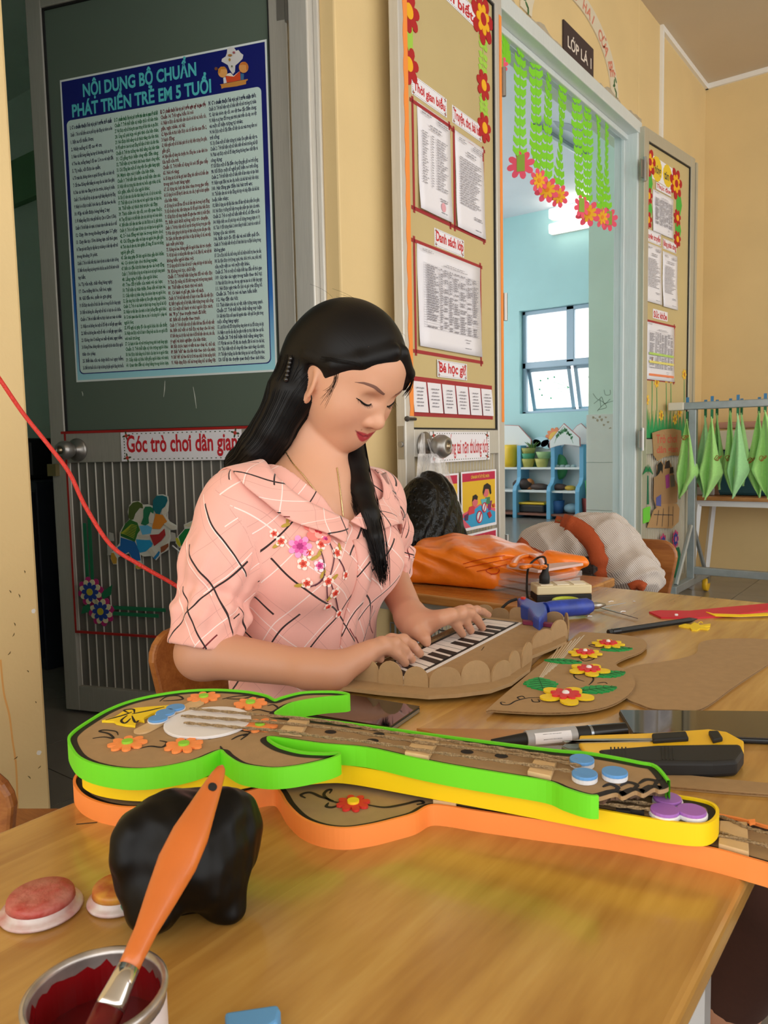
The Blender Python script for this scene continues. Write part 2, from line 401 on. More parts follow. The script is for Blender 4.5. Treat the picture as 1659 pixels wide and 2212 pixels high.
# long wall with two doorways
DO = dict(y0=2.585, y1=4.125, z=2.53)      # classroom doorway
DD = dict(y0=.765, y1=1.70, z=2.42)        # doorway of the unlit room
w = MB()
T1 = .1
def wseg(y0, y1, z0, z1, t=TW): w.span((XW-t, y0, z0), (XW, y1, z1))
wseg(-2.6, DD['y0'], 0, 3.3); wseg(DD['y0'], DD['y1'], DD['z'], 3.3); wseg(DD['y1'], 2.36, 0, 3.3); wseg(2.36, DO['y0'], 0, 3.3, T1); wseg(DO['y0'], DO['y1'], DO['z'], 3.3, T1); wseg(DO['y1'], YB+.2, 0, 3.3, T1)
w.build('wall_left', M_yel, kind='structure', bevel=.006)
MB().span((XW, YB, 0), (3.2, YB+.2, 3.3)).build('wall_back', M_yel, kind='structure')
MB().span((XW-TW, -2.6, ZC), (3.2, YB+.2, ZC+.12)).build('ceiling', M_ceil, kind='structure')
# white cable trunking along the ceiling line
t = MB(); t.span((XW, 4.455, ZC-.03), (XW+.018, YB, ZC)); t.span((XW, YB-.018, ZC-.03), (3.2, YB, ZC)); t.span((XW, 4.455, 2.2), (XW+.016, 4.483, ZC-.03))
t.build('trim_1', M_white, kind='structure')
# scuffs, crayon line and peeled flecks on the near end of the wall
wp = Plane((XW, 0), (0, 1))
sc = MB(); rr = random.Random(3)
for (a, b) in [((52, 1232), (54, 1238)), ((20, 1275), (24, 1281)), ((40, 1283), (43, 1291)), ((30, 1345), (33, 1352)), ((27, 1375), (31, 1367)), ((17, 1415), (23, 1407)), ((30, 1640), (38, 1634)), ((76, 1515), (78, 1519)), ((82, 1660), (88, 1654)), ((60, 1676), (66, 1682)), ((90, 1748), (100, 1749)), ((58, 1448), (62, 1452))]:
    stroke(sc, wp, [wp.uv(*a), wp.uv((a[0]+b[0])/2+1, (a[1]+b[1])/2), wp.uv(*b)], .0022, 0.0001, .0002)
sc.build('scuff_marks', mat('scuff', '#6b5a34', .8), label='short dark scuffs on the cream wall end', cat='marks', kind='stuff')
cr = MB(); stroke(cr, wp, catmull([wp.uv(*q) for q in ((1, 1425), (8, 1495), (20, 1545), (27, 1600), (35, 1660), (38, 1760))], 6), .0035, .0001, .0002, False)
cr.build('crayon_line', mat('orange_crayon', '#e0a860', .8), label='long orange crayon line down the cream wall end', cat='marks')
for q, n_ in (((72, 1320), 'upper'), ((84, 1626), 'lower')):
    u, v = wp.uv(*q); f_ = MB(); f_.flat(wp, [(u+(.004+.002*rr.random())*math.cos(k), v+(.004+.002*rr.random())*math.sin(k)) for k in (0, 1, 2, 3, 4, 5)], .0001, .0006)
    f_.build('paint_fleck', M_white, label='%s white peeled fleck on the cream wall end' % n_, cat='marks')
# unlit room behind the poster door
r2 = MB()
r2.span((-4.9, .25, 0), (-4.7, 2.3, 3.0)); r2.span((-4.9, 2.2, 0), (XW-TW, 2.35, 3.0)); r2.span((-4.9, .1, 0), (XW-TW, .25, 3.0))
r2.build('wall_storeroom', M_mint, kind='structure')
MB().span((-4.9, .1, 2.75), (XW-TW, 2.35, 2.9)).build('ceiling_storeroom', M_mint, kind='structure')
MB().span((-4.7, 2.16, 2.2), (XW-TW, 2.2, 2.42)).build('trim_2', mat('green_band_paint', '#6f9c72', .6), kind='structure')
# aluminium frame of that doorway
f = MB(); xi = XW-TW
f.span((-1.572, DD['y1']-.035, 0), (-1.50, DD['y1'], DD['z'])); f.span((-1.5, DD['y1']-.012, 0), (-1.482, DD['y1'], DD['z'])); f.span((-1.572, DD['y0'], DD['z']-.045), (-1.5, DD['y1'], DD['z'])); f.span((-1.572, DD['y0'], 0), (-1.5, DD['y0']+.02, DD['z']))
f.build('trim_3', M_alu, kind='structure', bevel=.004)
# classroom beyond the open doorway
YE = 8.55; XC = -5.6
wl = ony(1121, 672, YE); wb = ony(1121, 894, YE); WX0, WX1, WZ0, WZ1 = wl[0], wl[0]+1.55, wb[2], wl[2]
ZC2 = ony(1150, 459, YE)[2]
e = MB()
e.span((XC, YE, 0), (WX0, YE+.24, ZC2)); e.span((WX1, YE, 0), (XW, YE+.24, ZC2)); e.span((WX0, YE, 0), (WX1, YE+.24, WZ0)); e.span((WX0, YE, WZ1), (WX1, YE+.24, ZC2))
e.build('wall_classroom_end', M_blue, kind='structure')
s = MB(); s.span((XC-.2, 2.3, 0), (XC, 2.8, ZC2)); s.span((XC-.2, 8.2, 0), (XC, YE+.2, ZC2)); s.span((XC-.2, 2.8, 0), (XC, 8.2, .6)); s.span((XC-.2, 2.8, 3.3), (XC, 8.2, ZC2)); s.span((XC, 2.36, 0), (XW-T1, 2.5, ZC2))  # unseen side wall, its wide opening added to let daylight brighten the classroom
s.build('wall_classroom_side', M_blue, kind='structure')
MB().span((XC-.2, 2.3, ZC2), (XW-.02, YE+.24, ZC2+.1)).build('ceiling_classroom', M_lilac, kind='structure')
MB().span((XW-T1, YB+.2, 0), (XW-.02, YE+.24, ZC2)).build('wall_classroom_right', M_mint, kind='structure')
MB().span((XW-T1, 2.36, 3.3), (XW-.02, YB+.2, ZC2)).build('wall_classroom_top', M_mint, kind='structure')
bz = onx(1180, 203, -2.0)[2]
MB().span((-2.0, 2.5, bz), (XW-T1, 6.2, ZC2)).build('beam_classroom', M_mint, kind='structure')
c = MB(); c.span((-2.552, 6.2, 0), (XW-T1-.001, 6.5, ZC2)); c.build('wall_partition', M_mint, kind='structure')
wt = root('wall_partition_tiling', (-2.55, 6.2, 0), kind='structure')
for i in range(4):
    for k in range(3):
        z1 = 1.113-k*.4; z0 = max(z1-.397, .001); x0 = -2.556+i*.25
        if x0+.247 < xi: MB().span((x0, 6.186, z0), (x0+.247, 6.2, z1)).build('tile', M_wtile, wt, bevel=.002)
for k in range(3):
    z1 = 1.113-k*.4; z0 = max(z1-.397, .001); MB().span((-2.566, 6.19, z0), (-2.552, 6.45, z1)).build('tile', M_wtile, wt, bevel=.002)
st = MB(); pp = Plane((-2.556, 6.186), (1, 0))
for k in range(9): st.flat(pp, [(.05+.018*k+.012*math.cos(a)+.006*rr.random(), 1.09-.006*k*(k % 3)+.016*math.sin(a)*rr.random()) for a in (0, 1.2, 2.4, 3.6, 4.8)], .0005, .001)
st.build('stain', mat('brown_stain', '#b3a48d', .8), label='brownish stains on the top tile by the classroom pillar', cat='stain', kind='stuff')
pw = Plane((-2.552, 6.2), (1, 0)); sk = MB()
for q in (((1281, 850), (1290, 862), (1302, 868), (1310, 880), (1292, 885)), ((1283, 872), (1295, 862), (1300, 858), (1306, 872), (1318, 862)), ((1290, 888), (1305, 873), (1325, 866)), ((1305, 842), (1308, 853), (1318, 852), (1318, 842)), ((1296, 860), (1298, 880))):
    stroke(sk, pw, catmull([pw.uv(*a) for a in q], 5), .005, .0003, .0004, False)
sk.build('pencil_scribble', mat('pencil', '#8fa595', .8), label='faint pencil scribble above the white tiles on the mint pillar', cat='drawing', kind='stuff')
# door frame of the classroom doorway
f = MB(); y0, y1, zt = DO['y0'], DO['y1'], DO['z']; xi = XW-T1
f.span((xi-.01, y1-.05, 0), (XW+.015, y1, zt)); f.span((xi-.01, y0, 0), (XW+.015, y0+.045, zt)); f.span((xi-.01, y0, zt-.06), (XW+.02, y1, zt)); f.span((XW-.06, y0, zt-.085), (XW-.035, y1, zt-.06)); f.span((xi+.03, y1-.06, 0), (xi+.05, y1-.05, zt-.06))
f.build('trim_4', M_alub, kind='structure', bevel=.004)
# torn plaster edge over the frame
pe = MB(); q = []
for k in range(41): q.append((y0-.02+(y1-y0+.05)*k/40, zt+.012+.02*rr.random()+.012*math.sin(k*.7)))
pe.flat(wp, q+[(y1+.03, zt-.005), (y0-.02, zt-.005)], .0005, .006); pe.build('trim_5', mat('bare_plaster', '#b0a38c', .9, noise=.12, nscale=30), kind='structure')
# classroom window
WP = Plane((WX0, YE+.13), (1, 0)); WW = WX1-WX0; wn = root('window_1', (WX0, YE+.13, WZ0), kind='structure')
M_winalu = mat('window_aluminium', '#9fb4c6', .4, metal=.3); M_glass = mat('clear_glass', '#ffffff', .02, trans=1.0, alpha=.35)
h = WZ1-WZ0; zm = WZ0+h*.47; m = MB(); uc = .62
m.pbox(WP, 0, .05, WZ0, WZ1, 0, .05); m.pbox(WP, WW-.05, WW, WZ0, WZ1, 0, .05); m.pbox(WP, 0, WW, WZ1-.05, WZ1, 0, .05); m.pbox(WP, 0, WW, zm-.04, zm+.04, 0, .05); m.pbox(WP, uc-.05, uc+.05, zm, WZ1, 0, .05); m.pbox(WP, 1.12, 1.2, zm, WZ1, 0, .05); m.pbox(WP, 0, WW, WZ0, WZ0+.03, 0, .05)
m.build('window_frame', M_winalu, wn, bevel=.008)
for (a, b) in ((.05, uc-.05), (uc+.05, 1.12), (1.2, WW-.05)): MB().pbox(WP, a, b, zm+.04, WZ1-.05, .02, .025).build('pane', M_glass, wn)
M_dot = mat('green_sticker', '#2fb98a', .6)
for i, (a, b) in enumerate(((.04, uc-.02), (uc+.02, 1.14), (1.18, WW-.04))):       # awning sashes pushed outwards at the foot
    sh_ = lambda v: -(zm-.02-v)*.32
    sa = MB(); z0 = WZ0+.02; z1 = zm-.03
    for (u0, u1, v0, v1) in ((a, a+.045, z0, z1), (b-.045, b, z0, z1), (a, b, z0, z0+.045), (a, b, z1-.045, z1)):
        cc = [WP.p(u, v, o+sh_(v)) for o in (-.015, .015) for v in (v0, v1) for u in (u0, u1)]
        sa.add(cc, [(0, 2, 3, 1), (4, 5, 7, 6), (0, 1, 5, 4), (2, 6, 7, 3), (0, 4, 6, 2), (1, 3, 7, 5)])
    so = sa.build('sash', M_winalu, wn, bevel=.004)
    g = MB(); g.add([WP.p(u, v, sh_(v)) for v in (z0+.04, z1-.04) for u in (a+.04, b-.04)], [(0, 1, 3, 2)]); g.build('pane', M_glass, so, solid=.004)
    dd = MB()
    for k in range(6):
        u = a+.08+(b-a-.16)*rr.random(); v = z0+.08+(z1-z0-.16)*rr.random(); dd.prism([WP.p(x, y, sh_(y)+.004) for x, y in ell(u, v, .012, .012, 10)], WP.n*.001)
    cu = b-.05; cv = z0+(z1-z0)*.52
    for ang in (2.4, 2.75, 3.15, 3.5, 3.9):
        e0 = (cu, cv); e1 = (cu+.2*math.cos(ang), cv+.2*math.sin(ang))
        dd.tube([WP.p(e0[0], e0[1], sh_(e0[1])+.005), WP.p(e1[0], e1[1], sh_(e1[1])+.005)], .003, 4)
    dd.build('sticker', M_dot, so)
# lights of the classroom
M_tube = mat('lit_tube', '#ffffff', .4, emit='#fff4de', estr=2.6)
for i, (a, b, nm) in enumerate((((1188, 464), (1276, 443), 'upper'), ((1188, 496), (1280, 478), 'lower'))):
    A = ony(*a, YE-.12); Bq = ony(*b, YE-.12); Bq[2] = A[2]; L = root('wall_light', (A[0], YE-.12, A[2]-.05), '%s of two lit white tube lights on the blue classroom wall' % nm, 'light', 'lit tube lights')
    MB().span((A[0], YE-.17, A[2]-.055), (A[0]+.62, YE-.07, A[2]+.055)).build('diffuser', M_tube, L, bevel=.02)
    MB().span((A[0]-.01, YE-.07, A[2]-.045), (A[0]+.63, YE-.001, A[2]+.045)).build('housing', M_white, L)
A = onz(1157, 275, ZC2-.04); Bq = onz(1283, 352, ZC2-.04); L = root('ceiling_light', A, 'long unlit tube light under the classroom ceiling', 'light')
MB().tube([A, Bq], .014, 10).build('tube', mat('unlit_tube', '#dfe4ea', .3), L, smooth=True); MB().tube([A+[0, 0, .028], Bq+[0, 0, .028]], .017, 6).build('housing', mat('grey_housing', '#9aa0a8', .5), L)
MB().tube([A+unit(A-Bq)*.05, A], .018, 8).build('end_cap', M_dark, L)
pt = MB(); cpt = np.array([onz(*q, ZC2-.004) for q in ((1195, 262), (1230, 268), (1262, 285), (1285, 290), (1275, 296), (1245, 292), (1228, 283), (1205, 276))]); pt.prism(list(cpt), (0, 0, .004)); pt.build('peeling_patch', mat('patch_grey', '#b9bcc9', .8), label='grey peeling patch on the classroom ceiling', cat='stain')
# ------------------------------------------------------------------ doors, notices and stickers
LF1 = Plane((-2.457, 1.387), (.857, .303)); W1 = .909
LFA = Plane((-1.353, 1.8925), (-.061, .998)); WA = .70
LFR = Plane((-1.385, 4.09), (.1045, .9945)); WR = .665
M_paper = mat('white_paper', '#eceaf0', .6); M_red = mat('red_letters', '#c8202c', .5); M_maroon = mat('red_tape', '#a32630', .5)
M_redfoam = mat('red_foam', '#b3161c', .7); M_yelfoam = mat('yellow_flower_foam', '#f2b417', .7); M_orfoam = mat('orange_foam', '#f5923f', .7); M_grnfoam = mat('light_green_foam', '#a3d04a', .7); M_pinkfoam = mat('pink_foam', '#f2556f', .7)
M_leafg = mat('garland_green', '#7fd11e', .6); M_ink = mat('grey_print', '#8f8d96', .7); M_inkd = mat('dark_print', '#34323a', .7)
M_knob = mat('satin_steel', '#9b9894', .33, metal=.8); M_gl1 = mat('dark_green_glass', '#5a675c', .14, spec=.6); M_glA = mat('tan_backed_glass', '#c9b684', .18, spec=.6, noise=.04, nscale=3)
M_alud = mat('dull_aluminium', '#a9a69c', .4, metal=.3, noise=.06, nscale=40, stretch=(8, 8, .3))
M_corr = mat('corrugated_aluminium', '#77746e', .42, metal=.35, noise=.08, nscale=20, stretch=(6, 6, .4)); M_corrA = mat('corrugated_cream', '#b8ad90', .4, metal=.3)
M_ridge = mat('rib_edge', '#cfcac0', .35, metal=.4)
def rect(u0, u1, v0, v1): return [(u0, v0), (u1, v0), (u1, v1), (u0, v1)]
def pxq(pl, *q): return [pl.uv(*a) for a in q]
def corrug(pl, u0, u1, v0, v1, pitch, name, parent, m1, m2):
    b = MB(); u = u0; b.pbox(pl, u0, u1, v0, v1, -.03, -.018); b.build(name, m1, parent)
    r_ = MB()
    while u < u1-.004:
        r_.add([pl.p(a, v, o) for v in (v0, v1) for a, o in ((u, -.018), (u+.0012, -.0145), (u+.0034, -.0145), (u+.0046, -.018))], [(0, 1, 5, 4), (1, 2, 6, 5), (2, 3, 7, 6)]); u += pitch
    tag(r_.build('rib', m2, parent), kind='stuff')
def leaf(name, pl, Wd, top, label, rails, st, glass_m, frame_m, corr_m, rib_m, pitch):
    o = root(name, pl.p(0, 0), kind='structure')
    zb, zr0, zr1 = rails; th = -.034
    for (u0, u1, nm) in ((0, st, 'stile'), (Wd-st, Wd, 'stile')): MB().pbox(pl, u0, u1, .012, top, th, 0).build(nm, frame_m, o, bevel=.003)
    MB().pbox(pl, st, Wd-st, .012, zb, th, -.001).build('bottom_rail', frame_m, o, bevel=.002); MB().pbox(pl, st, Wd-st, zr0, zr1, th, -.001).build('lock_rail', frame_m, o, bevel=.002); MB().pbox(pl, st, Wd-st, top-st*1.1, top, th, -.001).build('top_rail', frame_m, o, bevel=.002)
    MB().pbox(pl, st, Wd-st, zr1, top-st*1.1, -.022, -.012).build('glass_panel', glass_m, o)
    gk = MB(); g = .006
    for (u0, u1, v0, v1) in ((st, st+g, zr1, top-st*1.1), (Wd-st-g, Wd-st, zr1, top-st*1.1), (st, Wd-st, zr1, zr1+g), (st, Wd-st, top-st*1.1-g, top-st*1.1)): gk.pbox(pl, u0, u1, v0, v1, -.012, -.006)
    gk.build('gasket', M_dark, o)
    corrug(pl, st, Wd-st, zb, zr0, pitch, 'corrugated_panel', o, corr_m, rib_m)
    return o
def knob(pl, px, parent, r=.034, mt=None):
    u, v = pl.uv(*px); c = pl.p(u, v, 0); m = mt or M_knob
    k = MB().lathe([(r*1.25, 0), (r*1.3, .004), (r*1.15, .01), (r*.5, .014), (r*.45, .02)], c, 28, pl.n).build('rosette', m, parent, smooth=True)
    k2 = MB().lathe([(r*.42, .012), (r*.42, .03), (r*.85, .04), (r*1.02, .055), (r*1.0, .07), (r*.78, .084), (r*.45, .088), (r*.45, .082)], c, 28, pl.n).build('door_knob', m, parent, smooth=True)
    MB().lathe([(r*.34, .08), (r*.34, .086), (r*.2, .0865), (r*.2, .091), (r*.1, .0915)], c, 16, pl.n).build('key_cylinder', mat('key_brass', '#b5a58a', .3, metal=.9), k2, smooth=True)
# --- dark door leaf with the poster
d1 = leaf('door_1', LF1, W1, 2.37, None, (.098, .862, .962), .058, M_gl1, M_alud, M_corr, M_ridge, .0335)
knob(LF1, (168, 972), d1, .03)
tp = MB()
for a, b in (((146, 936), (566, 916)),):
    ua, va = LF1.uv(*a); ub, vb = LF1.uv(*b); tp.pbox(LF1, .045, W1-.05, .958, .966, 0, .001)
tp.pbox(LF1, .057, .064, .286, .966, 0, .001); tp.pbox(LF1, .057, W1-.05, .284, .292, -.004, .001)
tp.build('red_tape_border', mat('dark_red_tape', '#a3201c', .4), d1)
u, v = LF1.uv(125, 1015); MB().pbox(LF1, -.004, .03, v-.02, v+.02, .0, .018).build('latch', mat('old_brass', '#8a7d55', .4, metal=.7), d1)
hg = MB(); u, v = LF1.uv(652, 10); hg.tube([LF1.p(W1+.004, v-.04, .004), LF1.p(W1+.004, v+.06, .004)], .008, 10); hg.pbox(LF1, W1-.03, W1+.03, v-.03, v+.06, -.002, .003); hg.build('hinge', M_steel, d1)
gs = MB()     # paint drips on the glass
for a, b in (((172, 845), (174, 855)), ((352, 822), (349, 857)), ((413, 835), (420, 882)), ((585, 825), (588, 850))): stroke(gs, LF1, [LF1.uv(*a), LF1.uv((a[0]+b[0])/2+.6, (a[1]+b[1])/2), LF1.uv(*b)], .0035, -.0115, .0004)
tag(gs.build('white_drip', mat('white_drip', '#b7bdb4', .6), d1), kind='stuff')
# poster
po = root('poster', LF1.p(.104, 1.13, .001), 'large blue and white poster of development standards on the dark door glass', 'poster')
pu0, pv1 = LF1.uv(121, 171); pu1 = LF1.uv(566, 76)[0]; pv0 = LF1.uv(163, 825)[1]; pu0 = .5*(pu0+LF1.uv(163, 825)[0]); pu1 = .5*(pu1+LF1.uv(601, 796)[0]); PW = pu1-pu0; PH = pv1-pv0; o_ = -.0118
MB().flat(LF1, rect(pu0, pu1, pv0, pv1), o_, o_+.0008).build('paper', mat('poster_edge', '#dfe7e6', .35), po)
m_navy = mat('poster_navy', '#10196b', .35); m_cy = mat('poster_cyan', '#3fc0cf', .35)
e_ = .006; MB().flat(LF1, rect(pu0+e_, pu1-e_, pv0+e_, pv1-e_), o_+.0008, o_+.001).build('navy_ground', m_navy, po)
gm = bpy.data.materials.new('poster_gradient'); gm.use_nodes = True; nt = gm.node_tree; b = nt.nodes['Principled BSDF']; b.inputs['Roughness'].default_value = .35
tc = nt.nodes.new('ShaderNodeTexCoord'); sp = nt.nodes.new('ShaderNodeSeparateXYZ'); rp = nt.nodes.new('ShaderNodeValToRGB'); nt.links.new(tc.outputs['Generated'], sp.inputs[0]); nt.links.new(sp.outputs[2], rp.inputs[0]); nt.links.new(rp.outputs[0], b.inputs[0])
rp.color_ramp.elements[0].color = lin('#9fdbe6') + (1,); rp.color_ramp.elements[1].color = lin('#10196b') + (1,); rp.color_ramp.elements[1].position = .62; q = rp.color_ramp.elements.new(.28); q.color = lin('#2a6fc0') + (1,)
MB().flat(LF1, rect(pu0+e_, pu1-e_, pv0+e_, pv0+PH*.83), o_+.001, o_+.0012).build('blue_border', gm, po)
def rrect(u0, u1, v0, v1, r, n=5):
    q = []
    for cx, cy, a0 in ((u1-r, v1-r, 0), (u0+r, v1-r, 90), (u0+r, v0+r, 180), (u1-r, v0+r, 270)):
        q += [(cx+r*math.cos(math.radians(a0+90*k/n)), cy+r*math.sin(math.radians(a0+90*k/n))) for k in range(n+1)]
    return q
bu0, bu1, bv0, bv1 = pu0+.018, pu1-.022, pv0+.028, 1.953
MB().flat(LF1, rrect(bu0-.003, bu1+.003, bv0-.003, bv1+.0, .016), o_+.0012, o_+.0014).build('panel_outline', m_navy, po)
MB().flat(LF1, rrect(bu0, bu1, bv0, bv1, .015), o_+.0014, o_+.0016).build('text_panel', mat('poster_pale', '#c6ded9', .35), po)
tt = MB()
put_text(tt, LF1, 'NỘI DUNG BỘ CHUẨN', LF1.uv(174, 190)[0], LF1.uv(420, 150)[0], 2.018, 2.056, o_+.0015, .032, 3, 'line')
put_text(tt, LF1, 'PHÁT TRIỂN TRẺ EM 5 TUỔI', LF1.uv(151, 240)[0], LF1.uv(452, 180)[0], 1.962, 2.000, o_+.0015, .032, 3, 'line')
tt.build('title', mat('poster_title', '#57c3c9', .35), po)
C1 = '''I. Các chuẩn thuộc lĩnh vực phát triển thể chất|Chuẩn 1. Trẻ có thể kiểm soát và phối hợp vận động các nhóm cơ lớn|1. Bật xa tối thiểu 50cm;|2. Nhảy xuống từ độ cao 40 cm;|3. Ném và bắt bóng bằng hai tay từ khoảng cách xa 4 m;|4. Trèo lên, xuống thang ở độ cao 1,5 m so với mặt đất.|5. Tự mặc, cởi được áo quần;|6. Tô màu kín, không chờm ra ngoài đường viền các hình vẽ;|7. Cắt theo đường viền thẳng và cong của các hình đơn giản;|8. Dán các hình vào đúng vị trí cho trước, không bị nhăn.|Chuẩn 3. Trẻ có thể phối hợp các giác quan và giữ thăng bằng khi vận động|9. Nhảy lò cò được ít nhất 5 bước liên tục, đổi chân theo yêu cầu;|10. Đập và bắt được bóng bằng 2 tay;|11. Đi thăng bằng được trên ghế thể dục (2m x 0,25m x 0,35m).|Chuẩn 4. Trẻ thể hiện sức mạnh, sự nhanh nhẹn và dẻo dai của cơ thể|12. Chạy 18m trong khoảng thời gian 5-7 giây;|13. Chạy liên tục 150m không hạn chế thời gian;|14. Tham gia hoạt động học tập liên tục và không có biểu hiện mệt mỏi|trong khoảng 30 phút.|Chuẩn 5. Trẻ có hiểu biết, thực hành vệ sinh cá nhân và dinh dưỡng|15. Biết rửa tay bằng xà phòng trước khi ăn, sau khi đi vệ sinh và khi|tay bẩn;|16. Tự rửa mặt, chải răng hàng ngày;|17. Che miệng khi ho, hắt hơi, ngáp;|18. Giữ đầu tóc, quần áo gọn gàng;|19. Kể được tên một số thức ăn cần có trong bữa ăn hàng ngày;|20. Biết và không ăn, uống một số thứ có hại cho sức khỏe.|Chuẩn 6. Trẻ có hiểu biết và thực hành an toàn cá nhân|21. Nhận ra và không chơi một số đồ vật có thể gây nguy hiểm;|22. Biết và không làm một số việc có thể gây nguy hiểm;|23. Không chơi ở những nơi mất vệ sinh, nguy hiểm;|24. Không đi theo, không nhận quà của người lạ khi chưa được người|thân cho phép;|25. Biết kêu cứu và chạy khỏi nơi nguy hiểm;|26. Biết hút thuốc lá là có hại và không lại gần người đang hút thuốc.'''
C2 = '''II. Các chuẩn thuộc lĩnh vực phát triển tình cảm và quan hệ xã hội|Chuẩn 7. Trẻ thể hiện sự nhận thức về bản thân|27. Nói được một số thông tin quan trọng về bản thân và gia đình;|28. Ứng xử phù hợp với giới tính của bản thân;|29. Nói được khả năng và sở thích riêng của bản thân;|30. Đề xuất trò chơi và hoạt động thể hiện sở thích của bản thân.|Chuẩn 8. Trẻ tin tưởng vào khả năng của bản thân|31. Cố gắng thực hiện công việc đến cùng;|32. Thể hiện sự vui thích khi hoàn thành công việc;|33. Chủ động làm một số công việc đơn giản hàng ngày;|34. Mạnh dạn nói ý kiến của bản thân.|Chuẩn 9. Trẻ biết cảm nhận và thể hiện cảm xúc|35. Nhận biết các trạng thái cảm xúc vui, buồn, ngạc nhiên, sợ hãi,|tức giận, xấu hổ của người khác;|36. Bộc lộ cảm xúc của bản thân bằng lời nói, cử chỉ và nét mặt;|37. Thể hiện sự an ủi và chia vui với người thân và bạn bè;|38. Thể hiện sự thích thú trước cái đẹp;|39. Thích chăm sóc cây cối, con vật quen thuộc;|40. Thay đổi hành vi và thể hiện cảm xúc phù hợp với hoàn cảnh;|41. Biết kiềm chế cảm xúc tiêu cực khi được an ủi, giải thích.|Chuẩn 10. Trẻ có mối quan hệ tích cực với bạn bè và người lớn|42. Dễ hoà đồng với bạn bè trong nhóm chơi;|43. Chủ động giao tiếp với bạn và người lớn gần gũi;|44. Thích chia sẻ cảm xúc, kinh nghiệm, đồ dùng, đồ chơi với những|người gần gũi;|45. Sẵn sàng giúp đỡ khi người khác gặp khó khăn;|46. Có nhóm bạn chơi thường xuyên;|47. Biết chờ đến lượt khi tham gia vào các hoạt động.|Chuẩn 11. Trẻ thể hiện sự hợp tác với bạn bè và mọi người xung quanh|48. Lắng nghe ý kiến của người khác;|49. Trao đổi ý kiến của mình với các bạn;|50. Thể hiện sự thân thiện, đoàn kết với bạn bè;|51. Chấp nhận sự phân công của nhóm bạn và người lớn;|52. Sẵn sàng thực hiện nhiệm vụ đơn giản cùng người khác.|Chuẩn 12. Trẻ có các hành vi thích hợp trong ứng xử xã hội|53. Nhận ra việc làm của mình có ảnh hưởng đến người khác;|54. Có thói quen chào hỏi, cảm ơn, xin lỗi và xưng hô lễ phép với|người lớn;|55. Đề nghị sự giúp đỡ của người khác khi cần thiết;|56. Nhận xét được một số hành vi đúng hoặc sai của con người đối|với môi trường;|57. Có hành vi bảo vệ môi trường trong sinh hoạt hàng ngày.|Chuẩn 13. Trẻ thể hiện sự tôn trọng người khác|58. Nói được khả năng và sở thích của bạn bè và người thân;|59. Chấp nhận sự khác biệt giữa người khác với mình;|60. Quan tâm đến sự công bằng trong nhóm bạn.'''
C3 = '''III. Các chuẩn thuộc lĩnh vực phát triển ngôn ngữ và giao tiếp|Chuẩn 14. Trẻ nghe hiểu lời nói|61. Nhận ra được sắc thái biểu cảm của lời nói khi vui, buồn, tức,|giận, ngạc nhiên, sợ hãi;|62. Nghe hiểu và thực hiện được các chỉ dẫn liên quan đến 2,|3 hành động;|63. Hiểu nghĩa một số từ khái quát chỉ sự vật, hiện tượng đơn giản,|gần gũi;|64. Nghe hiểu nội dung câu chuyện, thơ, đồng dao, ca dao dành cho|lứa tuổi của trẻ.|Chuẩn 15. Trẻ biết sử dụng lời nói để giao tiếp|65. Nói rõ ràng;|66. Sử dụng các từ chỉ tên gọi, hành động, tính chất và từ biểu cảm|trong sinh hoạt hàng ngày;|67. Sử dụng các loại câu khác nhau trong giao tiếp;|68. Sử dụng lời nói để bày tỏ cảm xúc, nhu cầu, ý nghĩ và kinh nghiệm|của bản thân;|69. Sử dụng lời nói để trao đổi và chỉ dẫn bạn bè trong hoạt động;|70. Kể về một sự việc, hiện tượng nào đó để người khác hiểu được;|71. Kể lại được nội dung chuyện đã nghe theo trình tự nhất định;|72. Biết cách khởi xướng cuộc trò chuyện.|Chuẩn 16. Trẻ thực hiện một số quy tắc thông thường trong giao tiếp|73. Điều chỉnh giọng nói phù hợp với tình huống và nhu cầu giao tiếp;|74. Chăm chú lắng nghe người khác và đáp lại bằng cử chỉ, nét mặt,|ánh mắt phù hợp;|75. Không nói leo, không ngắt lời người khác khi trò chuyện;|76. Hỏi lại hoặc có những biểu hiện qua cử chỉ, điệu bộ, nét mặt khi|không hiểu người khác nói;|77. Sử dụng một số từ chào hỏi và từ lễ phép phù hợp với tình huống;|78. Không nói tục, chửi bậy.|Chuẩn 17. Trẻ thể hiện hứng thú đối với việc đọc|79. Thích đọc những chữ đã biết trong môi trường xung quanh;|80. Thể hiện sự thích thú với sách;|81. Có hành vi giữ gìn, bảo vệ sách.|Chuẩn 18. Trẻ thể hiện một số hành vi ban đầu của việc đọc|82. Biết ý nghĩa một số ký hiệu, biểu tượng trong cuộc sống;|83. Có một số hành vi như người đọc sách;|84. "Đọc" theo truyện tranh đã biết;|85. Biết kể chuyện theo tranh.|Chuẩn 19. Trẻ thể hiện một số hiểu biết ban đầu về việc viết|86. Biết chữ viết có thể đọc và thay cho lời nói;|87. Biết dùng các ký hiệu hoặc hình vẽ để thể hiện cảm xúc, nhu cầu,|ý nghĩ và kinh nghiệm của bản thân;|88. Bắt chước hành vi viết và sao chép từ, chữ cái;|89. Biết "viết" tên của bản thân theo cách của mình;|90. Biết "viết" chữ theo thứ tự từ trái qua phải, từ trên xuống dưới;|91. Nhận dạng được chữ cái trong bảng chữ cái tiếng Việt.'''
